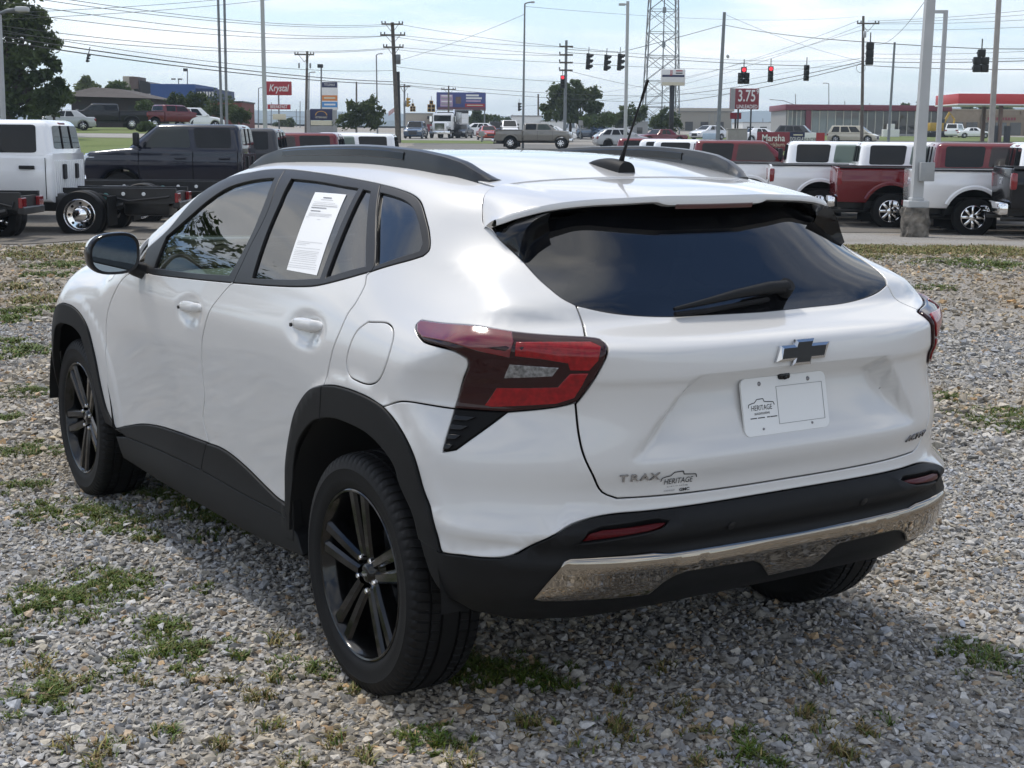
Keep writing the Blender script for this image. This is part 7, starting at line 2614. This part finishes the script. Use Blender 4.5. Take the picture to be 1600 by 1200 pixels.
for k in range(4):
    xa = L0 + .2 + (Lc - .7 - L0) * k / 4
    MB().box(xa + .05, xa + (Lc - .7 - L0) / 4 - .05, .12, .16, .2, zf - (.25 if k in (1, 2) else .1)).build('pane', PANES[k % 2], B)
    MB().box(xa - .05, xa + .06, .02, .22, -.4, zf).build('mullion', MULL, B)

# tan shops and red canopy
Y = 262
x0, x1 = span(1478, 1680, Y)
zb = gz1((x0 + x1) / 2, Y)
B = empty('shop_row', ((x0 + x1) / 2, Y, zb))
tag(B, 'tan brick row of shops beyond the red canopy', 'building')
L0, L1 = x0 - B.location.x, x1 - B.location.x
TANB = mat('tan_brick', (.27, .215, .15), rough=.9, var=.1, vscale=1.5)
zt = sight(1500, 172, Y)[1] - zb
wall_box(B, L0, L1, 0, 12, -.6, zt, TANB)
for a, b, dz in ((1530, 1592, -.55), (1592, 1640, .25)):
    xa, xb_ = X_at(a, Y) - B.location.x, X_at(b, Y) - B.location.x
    wall_box(B, xa, xb_, -.4, .3, -.6, zt + dz - .2, mat('tan_brick_dark', (.22, .17, .115), rough=.9, var=.1), 'bay')
for k in range(9):
    xa = L0 + .8 + k * 2.6
    MB().box(xa, xa + 2.0, -.46, -.41, .1, 2.3).build('shop_window', PANES[3 if k % 3 else 2], B)
for k in range(10):
    xa = X_at(1540, Y) - B.location.x + k * .52
    MB().box(xa, xa + .36, -.47, -.42, zt - 1.75, zt - 1.25).build('sign_letter_block', S_MAROON, B)
MB().box(L0 - .1, L1 + .1, -.15, 12.1, zt, zt + .2).build('parapet_cap', mat('tan_cap', (.34, .28, .20), rough=.8), B)
Y = 165
x0, x1 = span(1494, 1720, Y)
zb = gz1((x0 + x1) / 2, Y)
B = empty('fuel_canopy', ((x0 + x1) / 2, Y, zb))
tag(B, 'red fuel station canopy with white lower edge at right', 'canopy')
L0, L1 = x0 - B.location.x, x1 - B.location.x
z1_, z0_ = sight(1494, 146, Y)[1] - zb, sight(1494, 164, Y)[1] - zb
MB().bbox(L0, L1, 0, 9, z0_ + .15, z1_, .04).build('fascia', mat('canopy_red', (.50, .035, .035), rough=.4, var=.05), B, sharp=40)
MB().bbox(L0 - .03, L1 + .03, -.05, 9.05, z0_, z0_ + .15, .02).build('canopy_edge', S_WHITE, B)
for px, yy in ((1568, 1.5), (1660, 1.5), (1568, 7.5)):
    xx = X_at(px, Y) - B.location.x
    MB().bbox(xx - .2, xx + .2, yy - .2, yy + .2, -.5, z0_, .02).build('column', mat('canopy_column', (.16, .10, .07), rough=.6, var=.1), B)
for px in (1560, 1580):
    xx = X_at(px, Y) - B.location.x
    MB().bbox(xx - .3, xx + .3, 1.2, 1.8, 0, 1.9, .05).build('fuel_pump', PLASTG, B)

# yellow excavator parked by the glass building
X = X_at(1467, 215)
E_ = empty('excavator', (X, 215, gz1(X, 215)))
tag(E_, 'yellow excavator behind the grey light poles at right', 'excavator')
YEL = mat('machine_yellow', (.42, .26, .03), rough=.45, var=.1)
MB().bbox(-1.6, .4, -.9, .9, .9, 2.1, .1).build('house', YEL, E_, sharp=40)
MB().bbox(-.5, .5, -.85, .1, 1.4, 2.7, .08).build('cab', VGLASS, E_, sharp=40)
MB().tube([(.4, .2, 1.6), (1.4, .2, 3.6), (2.2, .2, 2.6)], [.25, .2, .16], 8).build('boom', YEL, E_)
MB().tube([(2.2, .2, 2.6), (1.9, .2, .8)], [.16, .12], 8).build('stick', YEL, E_)
MB().bbox(1.5, 2.1, -.3, .7, .1, .8, .1).build('bucket', STEEL, E_)
for sg in (1, -1):
    MB().bbox(-1.7, 1.2, *sorted((sg * .6, sg * 1.15)), 0, .75, .25).build('track', RUBBER, E_, sharp=40)

# low dark building and the blue store at the left
Y = 132
x0, x1 = span(105, 240, Y)
zb = gz1((x0 + x1) / 2, Y)
B = empty('low_dark_building', ((x0 + x1) / 2, Y, zb))
tag(B, 'low dark brown building with a wide shallow roof behind the parked pickups', 'building')
L0, L1 = x0 - B.location.x, x1 - B.location.x
DBR = mat('dark_brown_wall', (.035, .027, .025), rough=.8, var=.15)
zt = sight(170, 151, Y)[1] - zb
wall_box(B, L0 + .5, L1 - .6, 0, 9, -.5, zt, DBR)
MB().add([(L0 - .5, -1.2, zt), (L1 + .3, -1.2, zt - .15), (L1 + .3, 10, zt - .15), (L0 - .5, 10, zt), (L0 + 2.0, 2, zt + .9), (L1 - 3.6, 2, zt + .75), (L1 - 3.6, 8, zt + .75), (L0 + 2.0, 8, zt + .9)], [(0, 1, 5, 4), (1, 2, 6, 5), (2, 3, 7, 6), (3, 0, 4, 7), (4, 5, 6, 7), (3, 2, 1, 0)]).build('roof', mat('brown_shingle', (.060, .050, .046), rough=.9, var=.15, vscale=2), B)
for xx in (L0 + 1.2, L0 + 2.0, L1 - 2.2):
    MB().box(xx, xx + .9, -.04, -.005, 0, 2.0).build('door', BLKM, B)
MB().bbox(L0 + .9, L0 + 1.15, -.1, -.04, 1.0, 1.6, .02).build('wall_lamp', S_GREY, B)
Y = 185
x0, x1 = span(110, 333, Y)
zb = gz1((x0 + x1) / 2, Y)
B = empty('blue_store', ((x0 + x1) / 2, Y, zb))
tag(B, 'large store with a bright blue side wall and beige rooftop unit', 'building')
bx = B.location.x
BLUEW = mat('blue_wall', (.020, .065, .21), rough=.6, var=.06, vscale=1)
BEI = mat('beige_wall', (.40, .37, .31), rough=.8, var=.08)
S_ = lambda px, py: (sight(px, py, Y)[0] - bx, sight(px, py, Y)[1] - zb)
wall_box(B, S_(235, 140)[0], S_(305, 140)[0], 0, 14, -1, S_(260, 131)[1], BLUEW, 'blue_wall')
wall_box(B, S_(305, 140)[0] + .02, S_(333, 140)[0], .3, 14, -1, S_(320, 138)[1], mat('blue_wall_dark', (.012, .03, .10), rough=.6), 'blue_end_wall')
wall_box(B, S_(248, 140)[0], S_(266, 140)[0], -.3, -.05, -1, S_(260, 164)[1], BEI, 'pale_base')
wall_box(B, S_(108, 140)[0], S_(235, 140)[0], 1, 14, -1, S_(170, 146)[1], BEI, 'beige_wall')
wall_box(B, S_(185, 120)[0], S_(202, 120)[0], 2, 6, S_(190, 146)[1] - .3, S_(190, 118)[1], BEI, 'roof_unit')
wall_box(B, S_(197, 120)[0], S_(211, 120)[0], 1.5, 5.5, S_(190, 138)[1], S_(190, 119)[1], mat('duct_brown', (.10, .07, .06), rough=.7), 'roof_duct')
V = []
for i in range(13):
    a = PI * .5 * i / 12
    xa = S_(213, 130)[0] + (S_(236, 130)[0] - S_(213, 130)[0]) * math.sin(a)
    za = S_(213, 139)[1] + (S_(213, 125)[1] - S_(213, 139)[1]) * math.cos(a)
    V += [(xa, 1.5, za), (xa, 9, za), (xa, 1.5, S_(213, 146)[1])]
mesh_obj('barrel_roof', V, [q for i in range(12) for q in ((i * 3, i * 3 + 1, i * 3 + 4, i * 3 + 3), (i * 3, i * 3 + 3, i * 3 + 5, i * 3 + 2))], BLKM, B)
for k in range(6):
    xa = S_(308, 150)[0] + k * .36
    MB().box(xa, xa + .22, .2, .29, S_(310, 151)[1], S_(310, 143)[1]).build('sign_letter_block', S_WHITE, B)
for px, py in ((279, 124), (293, 111)):
    r_, t_ = pole('light_pole', 'parking light over the blue store, %s' % ('lower twin-head one' if px == 279 else 'taller boxy one'), 'light pole', 198, px, (px, py), .09, .07, STEEL)
    for sx in ((-1, 1) if px == 279 else (0,)):
        MB().bbox(sx * .45 - .28, sx * .45 + .28, -.2, .2, t_.z - .05, t_.z + (.12 if px == 279 else .35), .03).build('lamp_head', BLKM, r_)
Y = 175
x0, x1 = span(330, 380, Y)
B = empty('brick_annex', ((x0 + x1) / 2, Y, gz1((x0 + x1) / 2, Y)))
tag(B, 'small red brick block behind the bushes right of the blue store', 'building')
wall_box(B, -(x1 - x0) / 2, (x1 - x0) / 2, 0, 8, -1, sight(350, 160, Y)[1] - B.location.z, mat('red_brick', (.16, .05, .04), rough=.9, var=.15, vscale=3))
MB().box(-(x1 - x0) / 2 - .1, (x1 - x0) / 2 + .1, -.1, 8.1, sight(350, 160, Y)[1] - B.location.z, sight(350, 159, Y)[1] - B.location.z + .1).build('roof_edge', BLKM, B)

# far pale buildings in the middle
for nm, lab, px0, px1, pyt, Y, m_, extra in (
        ('pale_store', 'wide beige store behind the white tractor', 633, 690, 178, 240, BEI, 'red'),
        ('white_shed', 'white box building right of the slim street lamp', 799, 846, 182, 205, S_WHITE, None),
        ('white_store', 'long low white building behind the oak', 846, 952, 190, 200, S_WHITE, 'awn'),
        ('low_store', 'low grey building behind the bushes under the tower', 955, 1012, 191, 215, S_GREY, None),
        ('grey_warehouse', 'long grey tan warehouse below the hills right of the tower', 1062, 1142, 175, 340, mat('warehouse_tan', (.27, .25, .21), rough=.8, var=.05), 'roof'),
        ('far_strip', 'low white strip of buildings at the right horizon', 1160, 1228, 192, 300, S_WHITE, None)):
    x0, x1 = span(px0, px1, Y)
    B = empty(nm, ((x0 + x1) / 2, Y, gz1((x0 + x1) / 2, Y)))
    tag(B, lab, 'building')
    w = (x1 - x0) / 2
    zt = sight((px0 + px1) / 2, pyt, Y)[1] - B.location.z
    wall_box(B, -w, w, 0, 15, -1.5, zt, m_)
    MB().box(-w - .1, w + .1, -.1, 15.1, zt, zt + .15).build('roof_edge', S_GREY, B)
    if extra == 'red':
        wall_box(B, -w * .2, w, -1.2, -.1, -1, zt * .42, S_MAROON, 'red_front')
        wall_box(B, w * .25, w * 1.05, -2, -.1, zt * .72, zt * .88, DBR, 'awning')
    if extra == 'roof':
        MB().box(-w - .5, w + .5, -.5, 15.5, zt + .2, zt + .9).build('roof_slab', mat('warehouse_roof', (.36, .33, .28), rough=.7), B)
    for k in range(3):
        MB().box(-w * .8 + k * w * .6, -w * .8 + k * w * .6 + w * .3, -.05, -.01, .2, min(2.2, zt * .6)).build('window', PANES[3], B)
# white pillar box beside the glass building and small items on the lawn
X = X_at(1391, 214)
B = empty('lawn_box', (X, 214, gz1(X, 214)))
tag(B, 'white stepped utility box on the lawn before the glass building', 'utility box')
MB().bbox(-1.2, 1.2, -.5, .5, 0, 1.1, .05).build('base', S_WHITE, B)
MB().bbox(-.5, .5, -.35, .35, 1.1, 1.9, .05).build('upper_box', S_WHITE, B)


# ------------------------------------------------------------------ trees and shrubs
BARK = mat('bark', (.060, .048, .038), rough=.95, var=.3, vscale=8, bump=.5, bscale=20)


def leaf_mat(name, c0, c1, scale=.5):
    if name in MATS:
        return MATS[name]
    m = bpy.data.materials.new(name)
    m.use_nodes = True
    nt = m.node_tree
    b = nt.nodes['Principled BSDF']
    b.inputs['Roughness'].default_value = .6
    b.inputs['Specular IOR Level'].default_value = .25
    tc = nt.nodes.new('ShaderNodeTexCoord')
    no = nt.nodes.new('ShaderNodeTexNoise')
    no.inputs['Scale'].default_value = scale
    no.inputs['Detail'].default_value = 6
    nt.links.new(tc.outputs['Object'], no.inputs['Vector'])
    r_ = nt.nodes.new('ShaderNodeValToRGB')
    r_.color_ramp.elements[0].position, r_.color_ramp.elements[0].color = .35, (*c0, 1)
    r_.color_ramp.elements[1].position, r_.color_ramp.elements[1].color = .65, (*c1, 1)
    nt.links.new(no.outputs['Fac'], r_.inputs[0])
    nt.links.new(r_.outputs[0], b.inputs['Base Color'])
    tr_n = nt.nodes.new('ShaderNodeBsdfTranslucent')
    nt.links.new(r_.outputs[0], tr_n.inputs[0])
    mx_ = nt.nodes.new('ShaderNodeMixShader')
    mx_.inputs[0].default_value = .28
    nt.links.new(b.outputs[0], mx_.inputs[1])
    nt.links.new(tr_n.outputs[0], mx_.inputs[2])
    nt.links.new(mx_.outputs[0], nt.nodes['Material Output'].inputs[0])
    MATS[name] = m
    return m


LEAFD = leaf_mat('dark_leaves', (.034, .055, .018), (.095, .125, .040))
LEAFM = leaf_mat('mid_leaves', (.04, .068, .018), (.10, .14, .04))
LEAFL = leaf_mat('light_leaves', (.06, .085, .025), (.14, .17, .055))


def tree(name, lab, cat, px, pyb, Y, lumps, leaf, n, size, trunk=True, group=None, seed=1, base=None):
    """lumps: (px, py, rx_px, ry_px) sighted blobs of the crown; n leaf faces in all"""
    R = np.random.default_rng(seed)
    X = X_at(px, Y)
    zb = gz1(X, Y) if base is None else base
    root = empty(name, (X, Y, zb))
    tag(root, lab, cat, group)
    k = Y * 1.0 / FPX
    cen = []
    for a, b, rx, ry in lumps:
        x, z = sight(a, b, Y)
        cen.append((x - X, 0, z - zb, rx * k, ry * k))
    vol = np.array([c_[3] * c_[4] for c_ in cen])
    wts = vol / vol.sum()
    V, Fc = [], []
    # sub-clumps inside each lump give light and dark masses and gaps
    for c_, wt in zip(cen, wts):
        m = max(6, int(42 * wt * len(cen) ** .5))
        rxy = (c_[3] + c_[4]) / 2
        d = R.normal(size=(m, 3))
        d /= np.linalg.norm(d, axis=1, keepdims=True)
        rr = R.uniform(.35, 1.0, (m, 1)) ** .6
        sub = d * rr * np.array([c_[3], rxy, c_[4]]) * .86 + np.array([c_[0], c_[1] + R.uniform(-.4, .4) * rxy * .5, c_[2]])
        q = int(n * wt / m)
        for s_ in sub:
            sr = rxy * R.uniform(.16, .34)
            p = s_ + R.normal(size=(q, 3)) * sr * np.array([.62, .62, .5])
            a = R.normal(size=(q, 3))
            a /= np.linalg.norm(a, axis=1, keepdims=True)
            b = R.normal(size=(q, 3))
            b -= a * np.sum(a * b, 1, keepdims=True)
            b /= np.linalg.norm(b, axis=1, keepdims=True)
            sz = size * R.uniform(.6, 1.4, (q, 1))
            A4 = np.stack([p - a * sz, p + b * sz * .55, p + a * sz, p - b * sz * .55], 1)
            V.append(A4.reshape(-1, 3))
    V = np.vstack(V)
    Fc = np.arange(len(V)).reshape(-1, 4)
    cr_ = mesh_obj('crown', V, Fc.tolist(), leaf, root)
    tag(cr_, kind='stuff')
    top_z = max(c_[2] for c_ in cen)
    if trunk:
        h = max(.6, min(c_[2] for c_ in cen))
        r0 = max(.06, .028 * top_z)
        m_ = MB().tube([(0, 0, -.2), (.03 * h, 0, h * .5), (0, .02, h)], [r0 * 1.25, r0, r0 * .85], 10)
        m_.build('trunk', BARK, root, smooth=True)
        m_ = MB()
        for c_ in cen:
            e = Vector((c_[0], c_[1], c_[2] + c_[4] * .3))
            s0 = Vector((0, .02, h * .85))
            m_.tube([s0, s0.lerp(e, .5) + Vector((0, 0, .08 * h)), e], [r0 * .55, r0 * .35, r0 * .1], 7)
        m_.build('limbs', BARK, root, smooth=True)
    return root


tree('big_tree', 'tall dark tree filling the upper left corner', 'tree', 15, 180, 84, [(10, 20, 50, 50), (-25, 60, 50, 60), (45, 45, 30, 28), (40, 95, 42, 42), (5, 140, 55, 45), (62, 140, 28, 34), (30, 165, 50, 22), (62, 62, 26, 34), (80, 110, 22, 26), (70, 25, 18, 22), (92, 150, 22, 26)], LEAFD, 19000, .15, seed=3)
tree('broad_shrub', 'olive green shrub tree at the right foot of the big left tree', 'shrub', 85, 178, 92, [(88, 138, 20, 18), (98, 155, 18, 16), (78, 160, 22, 20), (70, 170, 24, 12)], LEAFM, 4500, .12, seed=4)
tree('small_tree', 'grey green round tree behind the low dark building', 'tree', 137, 150, 180, [(137, 130, 14, 11), (128, 138, 14, 8), (148, 138, 12, 8)], LEAFL, 2600, .2, seed=5)
tree('round_shrub', 'bright green domed tree beside the beige rooftop unit', 'tree', 183, 150, 140, [(183, 136, 16, 10), (172, 142, 14, 8), (195, 142, 12, 8)], LEAFM, 3000, .14, seed=6)
for i, (px, py, rx, ry, Y, lab) in enumerate(((225, 165, 14, 10, 124, 'bush at the right end of the low dark building'), (277, 157, 15, 15, 126, 'bush before the blue wall, left one'), (308, 156, 18, 15, 126, 'bush before the blue wall, right one'), (345, 166, 28, 20, 124, 'wide brown green bush left of the thick pale pole'), (375, 178, 16, 14, 122, 'bush at the right end of the hedge by the thick pole'), (228, 198, 13, 7, 104, 'low trimmed round bush before the red pickup'))):
    tree('bush', lab, 'bush', px, py + ry, Y, [(px, py, rx, ry), (px - rx * .5, py + ry * .4, rx * .7, ry * .7), (px + rx * .5, py + ry * .4, rx * .7, ry * .7)], LEAFD if i in (1, 2, 3, 4) else LEAFM, 2200, .11, False, seed=20 + i)
tree('leafy_bush', 'wide leafy bush with upright twigs right of the store pylon', 'bush', 565, 198, 120, [(560, 180, 30, 18), (545, 188, 24, 12), (585, 186, 18, 16), (577, 165, 14, 18), (552, 168, 12, 14), (596, 172, 7, 12)], LEAFD, 5200, .13, False, seed=30)
tree('oak_tree', 'big spreading oak behind the concrete utility pole', 'tree', 890, 200, 165, [(895, 150, 34, 22), (868, 152, 20, 18), (925, 155, 20, 20), (900, 135, 18, 10), (870, 175, 24, 16), (905, 180, 32, 16), (935, 170, 12, 14), (852, 172, 10, 10)], LEAFD, 11000, .20, seed=31)
for i, (L_, Y, lab) in enumerate((([(930, 188, 22, 10), (950, 186, 14, 12), (938, 182, 10, 6)], 160, 'yellow green hedge at the right foot of the oak'), ([(985, 180, 22, 18), (965, 185, 16, 12), (1000, 178, 14, 14)], 165, 'dark tree clump behind the pale light pole'), ([(1040, 188, 24, 18), (1055, 195, 18, 12), (1025, 195, 18, 12), (1038, 176, 10, 8)], 150, 'dark evergreen clump under the white pylon sign'), ([(770, 190, 24, 9), (790, 192, 20, 8), (750, 191, 14, 8)], 260, 'far dark tree line right of the billboard'), ([(745, 178, 8, 9), (755, 186, 14, 8), (738, 190, 10, 8)], 215, 'ragged dark tree behind the plaza sign'), ([(448, 192, 14, 7), (440, 196, 14, 5)], 260, 'small far tree right of the restaurant sign'), ([(1213, 195, 14, 7), (1205, 199, 16, 5)], 380, 'round far tree at the foot of the hills right of the price sign'))):
    tree('tree_clump', lab, 'trees', L_[0][0], 200, Y, L_, LEAFM if i == 0 else LEAFD, 2600, .15 * Y / 150, False, seed=40 + i)
for i, px in enumerate((1415, 1440, 1512, 1533, 1552, 1570)):
    tree('far_pine', ('far tree top over the glass building roof, left of the near pole', 'far tree top right behind the near square pole', 'far tree top left under the red canopy', 'far tree top at the canopy edge', 'far tree top left of the canopy column', 'far tree top right of the canopy column')[i], 'tree', px, 170, 300, [(px, 168 - (3 if i % 2 else 0), 9, 6), (px + 4, 172, 11, 4)], LEAFD, 700, .35, True, 'far trees above the shop roofs', 60 + i)

# trees and a lamp left of the picture: they show only as reflections in the side windows
tree('reflected_tree', 'dark tree mirrored in the front side window of the white car', 'tree', -1500, 210, 24, [(-1500, -260, 230, 260), (-1640, -80, 200, 220), (-1390, -60, 180, 200), (-1520, 80, 220, 130)], LEAFD, 9000, .10, seed=71)
r_ = empty('reflected_lamp', (-34, 8, 0))
tag(r_, 'dark parking lamp mirrored in the rear side window of the white car', 'light pole')
MB().tube([(0, 0, 0), (0, 0, 7.5)], [.12, .09], 10).build('shaft', BLKM, r_, smooth=True)
MB().bbox(-.1, 1.2, -.2, .2, 7.4, 7.65, .04).build('lamp_head', BLKM, r_)

# ------------------------------------------------------------------ far hills
HILLM = mat('wooded_hills', (.03, .045, .03), rough=.95, var=.2, vscale=.006)


def hill(lab, Y, prof, depth):
    px = np.linspace(-500, 2100, 140)
    V, Fc = [], []
    ph = np.interp(px, [p[0] for p in prof], [p[1] for p in prof])
    Rh = np.random.default_rng(int(Y))
    nz = np.convolve(Rh.normal(0, 1.0, 160), np.ones(6) / 6, 'same')[:140] * 1.6
    rows = 7
    for j in range(rows):
        t = j / (rows - 1)
        for i, p in enumerate(px):
            x, z = sight(p, ph[i] + nz[i], Y)
            zz = z * math.sin(t * PI / 2) - 30 * (1 - t)
            V.append((x, Y - depth * (1 - t), zz))
    n = 140
    Fc = [(j * n + i, j * n + i + 1, (j + 1) * n + i + 1, (j + 1) * n + i) for j in range(rows - 1) for i in range(n - 1)]
    o = mesh_obj('hills', V, Fc, HILLM, None, True)
    tag(o, kind='structure')


hill('ridge', 3600, [(-500, 168), (100, 172), (400, 172), (480, 174), (620, 178), (800, 182), (1000, 184), (1080, 178), (1150, 176), (1230, 172), (1400, 170), (2100, 165)], 500)
hill('near ridge', 2500, [(-500, 184), (300, 184), (520, 188), (800, 190), (1000, 192), (1200, 194), (2100, 190)], 400)

# ------------------------------------------------------------------ air
HZ = MB().box(-5000, 5000, -300, 3750, -45, 84).build('haze', mat('none', (.5, .5, .5)), None)
hm = bpy.data.materials.new('thin_haze')
hm.use_nodes = True
hm.node_tree.nodes.clear()
ho = hm.node_tree.nodes.new('ShaderNodeOutputMaterial')
hv = hm.node_tree.nodes.new('ShaderNodeVolumePrincipled')
hv.inputs['Color'].default_value = (.72, .86, 1.0, 1)
hv.inputs['Density'].default_value = 3.2e-4
hv.inputs['Anisotropy'].default_value = 0.0
hm.node_tree.links.new(hv.outputs[0], ho.inputs['Volume'])
HZ.data.materials.clear()
HZ.data.materials.append(hm)
tag(HZ, 'thin bluish air over the whole place', 'haze', kind='stuff')
